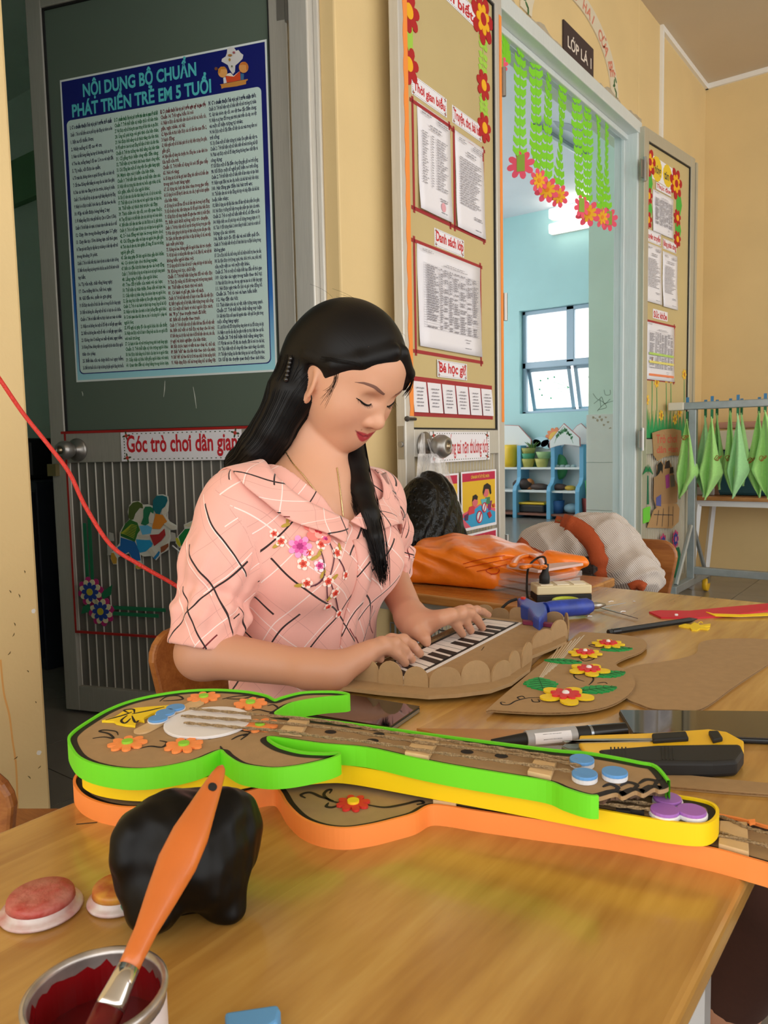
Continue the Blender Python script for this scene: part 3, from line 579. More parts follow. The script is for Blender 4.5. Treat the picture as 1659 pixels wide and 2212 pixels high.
C4 = '''IV. Các chuẩn thuộc lĩnh vực phát triển nhận thức|Chuẩn 20. Trẻ thể hiện một số hiểu biết về môi trường tự nhiên|92. Gọi tên nhóm cây cối, con vật theo đặc điểm chung;|93. Nhận ra sự thay đổi trong quá trình phát triển của cây, con vật|và một số hiện tượng tự nhiên;|94. Nói được một số đặc điểm nổi bật của các mùa trong năm nơi|trẻ sống;|95. Dự đoán một số hiện tượng tự nhiên đơn giản sắp xảy ra.|Chuẩn 21. Trẻ thể hiện một số hiểu biết về môi trường xã hội|96. Phân loại được một số đồ dùng thông thường theo chất liệu và|công dụng;|97. Kể được một số địa điểm công cộng gần gũi nơi trẻ sống;|98. Kể được một số nghề phổ biến nơi trẻ sống.|Chuẩn 22. Trẻ thể hiện một số hiểu biết về âm nhạc và tạo hình|99. Nhận ra giai điệu (vui, êm dịu, buồn) của bài hát hoặc bản nhạc;|100. Hát đúng giai điệu bài hát trẻ em;|101. Thể hiện cảm xúc và vận động phù hợp với nhịp điệu của bài hát|hoặc bản nhạc;|102. Biết sử dụng các vật liệu khác nhau để làm một sản phẩm đơn giản;|103. Nói được ý tưởng thể hiện trong sản phẩm tạo hình của mình.|Chuẩn 23. Trẻ có một số hiểu biết về số, số đếm và đo|104. Nhận biết con số phù hợp với số lượng trong phạm vi 10;|105. Tách 10 đối tượng thành 2 nhóm bằng ít nhất 2 cách và so sánh số|lượng của các nhóm;|106. Biết cách đo độ dài và nói kết quả đo.|Chuẩn 24. Trẻ nhận biết về một số hình hình học và định hướng trong|không gian|107. Chỉ ra được khối cầu, khối vuông, khối chữ nhật và khối trụ theo yêu cầu;|108. Xác định được vị trí (trong, ngoài, trên, dưới, trước, sau, phải, trái)|của một vật so với một vật khác.|Chuẩn 25. Trẻ có một số nhận biết ban đầu về thời gian|109. Gọi tên các ngày trong tuần theo thứ tự;|110. Phân biệt được hôm qua, hôm nay, ngày mai qua các sự kiện hàng ngày;|111. Nói được ngày trên lốc lịch và giờ trên đồng hồ.|Chuẩn 26. Trẻ tò mò và ham hiểu biết|112. Hay đặt câu hỏi;|113. Thích khám phá các sự vật, hiện tượng xung quanh.|Chuẩn 27. Trẻ thể hiện khả năng suy luận|114. Giải thích được mối quan hệ nguyên nhân - kết quả đơn giản trong|cuộc sống hàng ngày;|115. Loại được một đối tượng không cùng nhóm với các đối tượng còn lại;|116. Nhận ra quy tắc sắp xếp đơn giản và tiếp tục thực hiện theo qui tắc.|Chuẩn 28. Trẻ thể hiện khả năng sáng tạo;|117. Đặt tên mới cho đồ vật, câu chuyện, đặt lời mới cho bài hát;|118. Thực hiện một số công việc theo cách riêng của mình;|119. Thể hiện ý tưởng của bản thân thông qua các hoạt động khác nhau;|120. Kể lại câu chuyện quen thuộc theo cách khác.'''
cu = [bu0+.012+(bu1-bu0-.02)*k/4 for k in range(4)]
for cs, u0, hx, nm in ((C1, cu[0], '#1a2348', 'first_column'), (C2, cu[1], '#12683a', 'second_column'), (C3, cu[2], '#6b1f2a', 'third_column'), (C4, cu[3], '#1a2348', 'fourth_column')):
    ls = cs.split('|'); n_ = len(ls); vt = bv1-.028; vb = bv0+.012; p_ = (vt-vb)/(n_-1); c_ = MB()
    for i, s_ in enumerate(ls):
        put_text(c_, LF1, s_, u0, u0+.158, vt-p_*i, vt-p_*i+.0112, o_+.0017, .035 if i else .055, 1, 'cond')
    c_.build(nm, mat('poster_ink_'+nm, hx, .4), po)
# children reading at a desk, printed in the poster's corner
def art(pl, name, label, cat, off, parts, base, step=.00025, group=None):
    """flat printed picture: list of (name, colour, polygon in px), stacked so that later pieces lie on top"""
    o = base if base is not None else root(name, pl.p(*pl.uv(*parts[0][2][0]), off), label, cat, group)
    for i, (nm, hx, q) in enumerate(parts):
        MB().flat(pl, [pl.uv(*a) for a in q], off+step*i, off+step*(i+1)).build(nm, mat('print_'+hx.strip('#'), hx, .5), o)
    return o
def epx(cx, cy, rx, ry, n=16, rot=0.0): return ell(cx, cy, rx, ry, n, rot)
def zz(q, ox, oy, s): return [(ox+a/s, oy+b/s) for a, b in q]
K = lambda q: zz(q, 440, 80, 10.37)
art(LF1, None, None, None, o_+.0012, [
    ('printed_steam', '#d9d8d6', K([(490, 220), (560, 180), (640, 200), (690, 270), (740, 250), (790, 320), (850, 360), (830, 450), (740, 540), (670, 600), (660, 740), (615, 800), (540, 690), (500, 590), (360, 510), (370, 450), (450, 400), (480, 320)])),
    ('printed_desk', '#c98a3e', K([(320, 1030), (950, 905), (950, 935), (915, 950), (910, 1020), (700, 1070), (420, 1105), (360, 1125), (350, 1050)])),
    ('printed_girl_body', '#dfe3ea', K([(400, 880), (450, 860), (480, 990), (410, 1005)])),
    ('printed_boy_body', '#3b6a94', K([(790, 780), (865, 790), (860, 920), (790, 930)])),
    ('printed_book', '#d2481f', K([(455, 840), (630, 850), (780, 735), (790, 930), (640, 965), (480, 990)])),
    ('printed_page', '#efe7d8', K([(500, 790), (570, 770), (635, 840), (770, 730), (640, 855), (460, 835)])),
    ('printed_girl_head', '#e0a15a', K(epx(390, 755, 105, 122))), ('printed_girl_hair', '#c8862a', K([(290, 790), (290, 690), (350, 635), (430, 630), (490, 690), (450, 690), (350, 690), (330, 780)])),
    ('printed_bun', '#7a4a2c', K(epx(245, 680, 35, 36))), ('printed_boy_head', '#dc9a55', K(epx(865, 650, 108, 125))), ('printed_boy_hair', '#c8742a', K([(770, 600), (830, 540), (900, 525), (960, 590), (970, 690), (930, 720), (920, 600), (840, 590), (790, 600)])),
    ('printed_cloud_spot', '#b08a3a', K(epx(550, 480, 24, 36, 10))), ('printed_cloud_spot', '#a8763a', K(epx(560, 380, 48, 26, 10))), ('printed_cloud_spot', '#6b6f4a', K(epx(605, 630, 18, 24, 10))), ('printed_cloud_spot', '#a2555c', K(epx(650, 320, 30, 26, 10)))], po)
# --- word cards
def card(pl, quad, text, label, off=.001, holly=True, tb=(.08, .92, .2, .8), hx='#c8202c', fit='box', parent=None, bold=.03, name='word_card', dots=True):
    q = pxq(pl, *quad); u0 = (q[0][0]+q[3][0])/2; u1 = (q[1][0]+q[2][0])/2; v1 = (q[0][1]+q[1][1])/2; v0 = (q[2][1]+q[3][1])/2
    o = root(name, pl.p(u0, v0, off), label, 'sign'); MB().flat(pl, rect(u0, u1, v0, v1), off, off+.0008).build('card', M_paper, o)
    t = MB(); w, h = u1-u0, v1-v0
    put_text(t, pl, text, u0+w*tb[0], u0+w*tb[1], v0+h*tb[2], v0+h*tb[3], off+.0012, bold, 3, fit); t.build('lettering', mat('letters_'+hx.strip('#'), hx, .5), o)
    d = MB()
    if dots:
        n = 22
        for k in range(n):
            u = u0+w*(.1+.8*k/(n-1))
            for v in (v0+h*.055, v1-h*.07): d.flat(pl, rect(u, u+w*.012, v, v+h*.03), off+.0008, off+.001)
        for k in range(8):
            v = v0+h*(.15+.7*k/7)
            for u in (u0+w*.025, u1-w*.03): d.flat(pl, rect(u, u+w*.008, v, v+h*.05), off+.0008, off+.001)
    hh = MB()
    if holly:
        for (x, y) in ((.05, .88), (.95, .88), (.05, .12), (.95, .12)):
            for k in range(4):
                a = k*1.6+x*3; d.flat(pl, ell(u0+w*x+w*.02*math.cos(a), v0+h*y+w*.02*math.sin(a), w*.016, w*.007, 8, a), off+.0009, off+.0011)
            hh.flat(pl, ell(u0+w*x, v0+h*y, w*.014, w*.014, 8), off+.0011, off+.0013)
    if d.v: tag(d.build('printed_border', mat('border_print', '#3a4a2a', .6), o), kind='stuff')
    if hh.v: tag(hh.build('printed_berries', mat('berry_print', '#b4372c', .6), o), kind='stuff')
    return o
card(LF1, ((261, 936), (521, 925), (525, 988), (264, 1001)), 'Góc trò chơi dân gian', 'word card reading Góc trò chơi dân gian on the dark door', tb=(.05, .965, .12, .9), bold=.025)
# --- tug-of-war children cut out of card (generic figures), on the corrugated panel
K6 = lambda q: zz(q, 220, 1040, 7.213)
art(LF1, 'cutout_children', 'card cutout of three children pulling together, on the dark corrugated door', 'cutout', .001, [
    ('backing', '#cfcfc4', K6([(405, 470), (430, 370), (490, 310), (590, 305), (650, 360), (720, 355), (800, 380), (810, 280), (870, 205), (960, 200), (1040, 230), (1050, 330), (1040, 460), (1010, 530), (1060, 620), (1180, 690), (1170, 750), (1070, 760), (1080, 880), (1060, 960), (1050, 1060), (930, 1130), (850, 1230), (780, 1160), (660, 1170), (610, 1140), (625, 1250), (660, 1350), (560, 1370), (510, 1300), (430, 1120), (260, 1180), (240, 1290), (180, 1290), (140, 1200), (160, 1100), (240, 1010), (280, 960), (280, 800), (330, 700), (430, 590)])),
    ('trousers', '#1b62a8', K6([(295, 870), (520, 940), (580, 1060), (610, 1230), (500, 1240), (420, 1100), (300, 1170), (250, 1130), (250, 1020), (290, 1000)])),
    ('shoe', '#b98d2f', K6([(150, 1110), (190, 1110), (240, 1200), (235, 1280), (180, 1285), (145, 1200)])), ('shoe', '#c9a542', K6([(530, 1310), (600, 1300), (660, 1340), (600, 1365), (530, 1350)])),
    ('striped_shirt', '#2f6b2b', K6([(440, 590), (560, 640), (600, 760), (560, 820), (520, 940), (300, 850), (300, 800), (370, 660)])),
    ('boy_face', '#c9c3b4', K6([(500, 590), (520, 540), (600, 430), (640, 420), (670, 500), (660, 600), (600, 650), (540, 630)])), ('boy_hair', '#4a5a26', K6([(420, 560), (430, 400), (490, 330), (570, 310), (640, 350), (650, 420), (600, 410), (530, 500), (500, 590), (460, 600)])),
    ('skirt', '#2191c4', K6([(540, 900), (680, 910), (760, 910), (800, 970), (780, 1020), (690, 1090), (600, 1110), (560, 1020)])), ('blouse', '#5aaad2', K6([(590, 690), (720, 680), (790, 720), (770, 810), (640, 830)])),
    ('arm', '#c5c1b2', K6([(560, 820), (690, 840), (760, 850), (720, 890), (590, 880)])), ('girl_legs', '#c5c1b2', K6([(720, 1070), (770, 1020), (850, 1130), (820, 1190)])), ('girl_shoe', '#2277ae', K6([(810, 1190), (900, 1080), (915, 1100), (900, 1150), (840, 1215)])),
    ('girl_face', '#c9c3b4', K6([(740, 560), (770, 480), (820, 500), (830, 600), (800, 660), (750, 640)])), ('girl_hair', '#1f6e4a', K6([(620, 660), (660, 560), (660, 440), (690, 390), (770, 390), (825, 430), (815, 500), (770, 470), (740, 560), (745, 650), (690, 685)])),
    ('orange_shirt', '#cd7f27', K6([(800, 690), (850, 500), (960, 520), (1030, 620), (960, 690), (920, 740), (800, 735)])), ('shorts', '#a32a2c', K6([(760, 830), (900, 820), (990, 730), (1005, 830), (940, 920), (830, 1005)])),
    ('leg', '#c5c1b2', K6([(1000, 740), (1060, 760), (1070, 860), (1010, 970), (950, 1010), (930, 990), (1010, 850)])), ('sandal', '#8a4a2c', K6([(930, 1020), (1050, 960), (1055, 1010), (990, 1080), (935, 1110)])),
    ('third_face', '#c9c3b4', K6([(950, 500), (960, 420), (1010, 360), (1030, 440), (1030, 490), (990, 525)])), ('third_hair', '#12636e', K6([(810, 420), (815, 290), (870, 220), (960, 215), (1030, 240), (1040, 300), (1000, 390), (950, 430), (920, 510), (860, 500)])),
    ('reaching_arm', '#c5c1b2', K6([(980, 660), (1030, 630), (1110, 680), (1170, 690), (1160, 740), (1080, 740)]))], None)
st = MB()
for k in range(9): st.tube([LF1.p(*LF1.uv(*zz([a], 220, 1040, 7.213)[0]), .0068) for a in ((310+k*4, 800+k*12-k*14), (400+k*10, 825+k*4-k*24), (520+k*6, 880-k*24))], .0009, 4)
a0 = [o for o in bpy.data.objects if o.name.startswith('cutout_children')][0]; tag(st.build('shirt_stripe', mat('stripe_yellow', '#a9b23a', .6), a0), kind='stuff')
art(LF1, 'cutout_opponent', 'card cutout of a green-trousered child leaning back, half hidden by the pink sleeve', 'cutout', .001, [
    ('backing', '#cfcfc4', K6([(1180, 860), (1290, 740), (1280, 670), (1500, 570), (1510, 430), (1600, 310), (1700, 310), (1800, 600), (1700, 900), (1400, 920), (1220, 1040), (1150, 960)])),
    ('trousers', '#147a3a', K6([(1200, 860), (1300, 740), (1450, 730), (1700, 800), (1650, 880), (1400, 900), (1240, 1010)])), ('shoe', '#b7b12d', K6([(1150, 880), (1190, 880), (1235, 980), (1220, 1025), (1170, 970)])),
    ('arm', '#c9c3a0', K6([(1280, 690), (1500, 590), (1560, 600), (1480, 660), (1360, 710)])), ('hair', '#157a55', K6([(1520, 460), (1600, 330), (1720, 320), (1740, 420), (1560, 500)])), ('yellow_shirt', '#c9b03a', K6([(1500, 600), (1740, 560), (1780, 700), (1640, 780), (1460, 720)]))], None)
rp_ = MB(); rp_.tube([LF1.p(*LF1.uv(*a), .006) for a in ((375, 1178), (395, 1195), (420, 1216), (450, 1240))], .0022, 6); rp_.build('white_cord', mat('white_cord', '#d5d6dc', .5), label='thin white cord slanting across the dark corrugated door', cat='cord')
for i, (x, y) in enumerate(((240, 1160), (237, 1190), (374, 1160), (395, 1190))):
    u, v = LF1.uv(x, y); MB().flat(LF1, [(u-.01, v-.015), (u+.012, v-.013), (u+.01, v+.012), (u-.006, v+.016)], .0005, .0012).build('tape_scrap', mat('old_tape', '#a9a79f', .6, ), label=('upper', 'lower', 'third', 'last')[i]+' scrap of pale tape beside the cutout children', cat='tape', group='tape scraps')
# --- foam blossoms in the corner of that door
def blossom(pl, px, radii, cols, label, group, off=.001, n=8, name='foam_flower', th=.002, sx=1.0, petals=None):
    u, v = pl.uv(*px); o = root(name, pl.p(u, v, off), label, 'flower', group)
    for i, (r_, c_) in enumerate(zip(radii, cols)):
        q = star(u, v, r_*.62, r_, n, .2+.3*i, sx) if i < len(radii)-1 else ell(u, v, r_*sx, r_, 16)
        MB().flat(pl, q, off+th*i, off+th*(i+1)).build(('outer_petals', 'white_petals', 'blue_petals', 'centre')[i] if len(radii) == 4 else ('outer_petals', 'inner_petals', 'centre')[i if len(radii) == 3 else i*2], mat('foam_'+c_.strip('#'), c_, .7), o)
    return o
for px, nm in (((197, 1278), 'upper'), ((220, 1320), 'lower')): blossom(LF1, px, (.052, .044, .033, .012), ('#b01f6b', '#d2cba4', '#173a8a', '#b5a52a'), '%s pink, white and blue foam blossom in the corner of the dark door' % nm, 'blossoms on the dark door')
for i, (q, nm) in enumerate((([(217, 1298), (222, 1278), (243, 1263), (240, 1285), (228, 1292)], 'right-hand'), ([(176, 1326), (180, 1310), (195, 1303), (200, 1312), (192, 1322)], 'left-hand'))):
    MB().flat(LF1, [LF1.uv(*a) for a in q], .0005, .002).build('foam_leaf', mat('dark_green_foam', '#0f6b45', .7), label='%s dark green foam leaf beside the blossoms' % nm, cat='leaf')
for q, nm in (((( 183, 1130), (187, 1275)), 'left upright'), (((193, 1118), (197, 1265)), 'right upright'), (((245, 1312), (358, 1312)), 'upper level'), (((245, 1325), (343, 1325)), 'lower level')):
    a = LF1.uv(*q[0]); b_ = LF1.uv(*q[1])
    m_ = MB();
    if 'upright' in nm: m_.pbox(LF1, a[0]-.006, a[0]+.006, b_[1], a[1], .0005, .002)
    else: m_.pbox(LF1, a[0], b_[0], a[1]-.006, a[1]+.006, .0005, .002)
    m_.build('foam_strip', mat('dark_green_foam', '#0f6b45', .7), label='%s dark green foam strip on the dark door' % nm, cat='strip', group='foam strips on the dark door')
# dark cupboard inside the unlit room
cb = root('storage_cupboard', (-3.6, 1.6, 0), 'dark cupboard standing in the unlit room past the poster door', 'cupboard'); M_cb = mat('dark_blue_board', '#23283a', .5)
MB().span((-3.9, 1.62, 0), (-3.0, 2.1, .78)).build('body', M_cb, cb, bevel=.005)
for k in range(2):
    dr = MB().span((-3.89+k*.445, 1.60, .05), (-3.455+k*.445, 1.62, .74)).build('door', M_cb, cb, bevel=.003); MB().span((-3.50+k*.06, 1.585, .4), (-3.49+k*.06, 1.6, .5)).build('handle', M_steel, dr)
bx = MB().span((-3.8, 1.7, .782), (-3.2, 2.05, .96)).build('dark_box', mat('charcoal_plastic', '#1b1d22', .4), label='charcoal box on the cupboard in the unlit room', cat='box', bevel=.02)
# --- cream door leaf folded back against the wall
dA = leaf('door_2', LFA, WA, 2.5, None, (.1, .86, .945), .05, M_glA, M_alu, M_corrA, M_ridge, .0235)
knob(LFA, (917, 965), dA, .036)
lk = MB(); fp = Plane(LFA.p(0, 0, -.034)[:2], (LFA.n[0], LFA.n[1]))   # free edge face
lk.pbox(fp, .006, .028, .855, .955, 0, .002); lk.build('lock_plate', M_steel, dA); MB().lathe([(.009, .002), (.009, .006), (.007, .0065)], fp.p(.017, .9), 16, fp.n).build('latch_bolt', M_knob, dA)
bo = MB(); u, v = LFA.uv(880, 905); bo.tube([LFA.p(-.004, v, .008), LFA.p(.045, v, .008)], .005, 8); bo.ball(LFA.p(-.004, v, .008), .009, 8); bo.build('slide_bolt', mat('dark_iron', '#55524e', .5, metal=.7), dA)
for z in (.5, 1.4, 2.2): MB().tube([LFA.p(WA+.006, z-.05, .004), LFA.p(WA+.006, z+.05, .004)], .008, 10).build('hinge', M_steel, dA)
ow = MB(); q = []        # scalloped orange foam border
for k in range(61):
    v = 2.42-(2.42-.985)*k/60; q.append((.028-.006*abs(math.sin(k*.8)), v))
ow.flat(LFA, q+[(.046, .985), (.046, 2.42)], .0005, .002); ow.build('orange_border', M_orfoam, label='wavy orange foam border down the left of the cream door', cat='border')
MB().pbox(LFA, WA-.025, WA-.006, .975, 2.42, .0005, .002).build('orange_border', M_orfoam, label='straight orange foam border down the right of the cream door', cat='border')
def redflower(pl, px, r, label, big=False, off=-.011):
    return blossom(pl, px, (r, r*.6, r*.24) if big else (r, r*.36), ('#b3161c', '#f2b417', '#b3161c') if big else ('#b3161c', '#f2b417'), label, 'red door flowers', off, 7)
off_g = -.0115
redflower(LFA, (889, 22), .062, 'topmost red flower on the left edge of the cream door'); redflower(LFA, (889, 137), .058, 'lower red flower on the left edge of the cream door')
redflower(LFA, (1048, 40), .085, 'large red and yellow double flower on the cream door corner', True); redflower(LFA, (1050, 183), .052, 'red flower halfway down the leaf chain on the cream door'); redflower(LFA, (1052, 275), .052, 'red flower at the foot of the leaf chain on the cream door')
lf = MB(); a = LFA.uv(886, 55); lf.flat(LFA, [LFA.uv(*p) for p in ((879, 50), (898, 50), (898, 105), (890, 115), (881, 108))], off_g, off_g+.0015); lf.build('leaf_strip', M_grnfoam, label='broad light green foam leaf between the two left red flowers', cat='leaf')
def leafchain(pl, pxs, n, w, label, mt, off):
    o = root('leaf_chain', pl.p(*pl.uv(*pxs[-1]), off), label, 'leaf chain'); q = catmull([pl.uv(*p) for p in pxs], 8); s_ = MB(); stroke(s_, pl, q, .006, off, .001, False); s_.build('stem', mt, o)
    for k in range(n):
        c = q[int((k+.5)*(len(q)-1)/n)]
        for sd in (-1, 1):
            pts = [(0, 0), (.5*w, .28*w), (w, .1*w), (.75*w, -.35*w), (.25*w, -.3*w)]
            MB().flat(pl, [(c[0]+sd*x, c[1]+y+.3*w) for x, y in pts], off+.0002, off+.0012).build('leaflet', mt, o)
leafchain(LFA, [(1050, 88), (1050, 125), (1049, 160)], 5, .035, 'upper light green leaf chain on the cream door', M_grnfoam, off_g); leafchain(LFA, [(1051, 205), (1051, 230), (1052, 252)], 4, .035, 'lower light green leaf chain on the cream door', M_grnfoam, off_g)
card(LFA, ((950, -62), (1037, 15), (1035, 55), (952, -15)), 'cần biết', 'word card ending in biết at the top of the cream door', off=off_g, tb=(.05, .9, .15, .85))
card(LFA, ((895, 157), (972, 212), (971, 252), (896, 200)), 'Thời gian biểu', 'word card reading Thời gian biểu on the cream door', off=off_g, tb=(.06, .95, .12, .88))
card(LFA, ((983, 222), (1046, 272), (1046, 304), (984, 264)), 'Truyện, thơ, bài hát', 'word card reading Truyện, thơ, bài hát on the cream door', off=off_g, tb=(.05, .97, .1, .9))
card(LFA, ((945, 487), (1009, 522), (1008, 557), (945, 528)), 'Danh sách lớp', 'word card reading Danh sách lớp on the cream door', off=off_g, tb=(.05, .97, .14, .88))
card(LFA, ((949, 776), (1013, 786), (1013, 821), (950, 814)), 'Bé học gì?', 'word card reading Bé học gì on the cream door', off=off_g+.003, tb=(.06, .96, .1, .88))
card(LFA, ((928, 932), (1057, 934), (1057, 992), (929, 1001)), 'Phòng chống tai nạn thương tích', 'word card about accidents behind the steel knob of the cream door', tb=(.03, .965, .1, .92), bold=.012)
def lines(m, pl, u0, u1, vs, h, off, rnd, fill=.85, wmin=.008, wmax=.03, centre=False):
    for v in vs:
        u = u0; end = u0+(u1-u0)*(fill*(.6+.4*rnd.random()))
        if centre: g = (u1-end)/2; u += g; end += g
        while u < end:
            w = min(rnd.uniform(wmin, wmax), end-u)
            if w > .002: m.add([pl.p(a, b, off) for a, b in rect(u, u+w, v, v+h)], [(0, 1, 2, 3)])
            u += w+.004
def notice(pl, quad, label, frame=None, off=-.0112, style='list', seed=1, stamp=False, curl=.006):
    q = pxq(pl, *quad); u0 = (q[0][0]+q[3][0])/2; u1 = (q[1][0]+q[2][0])/2; v1 = (q[0][1]+q[1][1])/2; v0 = (q[2][1]+q[3][1])/2; w, h = u1-u0, v1-v0
    o = root('notice_sheet', pl.p(u0, v0, off), label, 'paper'); rnd = random.Random(seed)
    if frame:
        fr = MB(); fw = .011; a0, a1, b0, b1 = frame; p4 = pxq(pl, a0, a1, b0, b1); fu0 = (p4[0][0]+p4[3][0])/2; fu1 = (p4[1][0]+p4[2][0])/2; fv1 = (p4[0][1]+p4[1][1])/2; fv0 = (p4[2][1]+p4[3][1])/2
        for (x0, x1, y0_, y1_) in ((fu0-.01, fu1+.01, fv1-fw, fv1), (fu0-.01, fu1+.01, fv0, fv0+fw), (fu0, fu0+fw, fv0-.008, fv1+.008), (fu1-fw, fu1, fv0-.008, fv1+.008)): fr.pbox(pl, x0, x1, y0_, y1_, off, off+.0006)
        fr.build('tape_frame', M_maroon, o)
    G = []
    for j in range(13):
        t_ = j/12; cz = off+.001+curl*(1-t_)**3+.0008*math.sin(t_*9+seed)
        G.append([pl.p(u0+w*i/6, v0+h*t_, cz+curl*.4*abs(i/6-.5)*(1-t_)) for i in range(7)])
    MB().grid(G).build('sheet', M_paper, o, smooth=True, solid=.0003)
    t = MB(); of = off+.0022+curl
    if style == 'table':
        lines(t, pl, u0+w*.05, u0+w*.3, [v1-h*.04, v1-h*.055], h*.005, of, rnd); lines(t, pl, u0+w*.3, u0+w*.8, [v1-h*.12, v1-h*.14], h*.006, of, rnd, centre=True)
        nr = 26; ty1 = v1-h*.17; ty0 = v0+h*.2
        for k in range(nr+1): t.add([pl.p(a, b, of) for a, b in rect(u0+w*.06, u1-w*.06, ty0+(ty1-ty0)*k/nr, ty0+(ty1-ty0)*k/nr+.0007)], [(0, 1, 2, 3)])
        for f_ in (.06, .1, .3, .36, .44, .52, .62, .74, .84, .94): t.add([pl.p(a, b, of) for a, b in rect(u0+w*f_, u0+w*f_+.0007, ty0, ty1)], [(0, 1, 2, 3)])
        for k in range(nr):
            v = ty0+(ty1-ty0)*(k+.3)/nr
            for a, b in ((.11, .29), (.31, .35), (.37, .43), (.45, .51), (.53, .61), (.63, .73), (.75, .83), (.85, .93)):
                if rnd.random() < .85: lines(t, pl, u0+w*a, u0+w*b, [v], (ty1-ty0)/nr*.45, of, rnd, 1.0)
        lines(t, pl, u0+w*.68, u0+w*.82, [v0+h*.15, v0+h*.12, v0+h*.06], h*.006, of, rnd, centre=True)
    else:
        lines(t, pl, u0+w*.08, u0+w*.45, [v1-h*.07, v1-h*.09], h*.008, of, rnd); lines(t, pl, u0+w*.5, u0+w*.95, [v1-h*.07, v1-h*.09, v1-h*.11], h*.008, of, rnd, centre=True); lines(t, pl, u0+w*.2, u0+w*.8, [v1-h*.17, v1-h*.2], h*.01, of, rnd, centre=True)
        n = 20
        for k in range(n):
            v = v1-h*(.26+.5*k/n)
            if style == 'cols': lines(t, pl, u0+w*.08, u0+w*.3, [v], h*.008, of, rnd); lines(t, pl, u0+w*.36, u0+w*.45, [v], h*.008, of, rnd); lines(t, pl, u0+w*.52, u0+w*.95, [v], h*.008, of, rnd, .8)
            else: lines(t, pl, u0+w*.1, u0+w*.92, [v], h*.009, of, rnd, .95)
        lines(t, pl, u0+w*.55, u0+w*.9, [v0+h*.18, v0+h*.16, v0+h*.05], h*.008, of, rnd, centre=True)
    tag(t.build('print', M_ink, o), kind='stuff')
    if stamp: MB().flat(pl, ell(u0+w*.7, v0+h*.11, w*.07, w*.07), of, of+.0001).build('stamp', mat('stamp_pink', '#e3a6b0', .7), o)
    return o
notice(LFA, ((904, 212), (978, 267), (981, 480), (914, 452)), 'timetable sheet in a red tape frame under the Thời gian biểu card', ((896, 206), (979, 272), (981, 487), (899, 453)), style='cols', seed=2, stamp=True)
notice(LFA, ((988, 278), (1049, 320), (1053, 518), (992, 490)), 'songs and poems sheet in a red frame under the Truyện thơ card', ((984, 274), (1051, 322), (1053, 521), (988, 494)), style='list', seed=3)
notice(LFA, ((907, 524), (1042, 578), (1045, 772), (910, 746)), 'class list sheet with a full table in a red frame', ((899.5, 512.8), (1044, 573), (1048, 784), (903, 764)), style='table', seed=4)
# row of six weekly cards
rw = root('card_row', LFA.p(.03, .985, -.011), 'red backed row of six small lesson cards above the steel knob', 'cards'); a = LFA.uv(893, 811); b_ = LFA.uv(1068, 833); c_ = LFA.uv(1070, 906); d_ = LFA.uv(893, 898)
MB().flat(LFA, [a, b_, c_, d_], -.0112, -.010).build('red_backing', M_maroon, rw); rnd = random.Random(9)
for k in range(6):
    f0 = k/6+.008; f1 = (k+1)/6-.008; L_ = lambda f, g: (a[0]+(b_[0]-a[0])*f, (a[1]+(b_[1]-a[1])*f)*(1-g)+(d_[1]+(c_[1]-d_[1])*f)*g)
    q = [L_(f0, .12), L_(f1, .12), L_(f1+.014, .9), L_(f0+.014, .9)]; g_ = MB().prism([LFA.p(*p, -.0095+.004*(i in (2, 3))) for i, p in enumerate(q)], LFA.n*.0006).build('lesson_card', M_paper, rw)
    t = MB()
    for j in range(6): lines(t, LFA, L_(f0+.02, 0)[0], L_(f1-.02, 0)[0], [L_(f0, .3+.09*j)[1]], .0035, -.0035, rnd, .9, .006, .02, True)
    tag(t.build('print', M_ink, g_), kind='stuff')
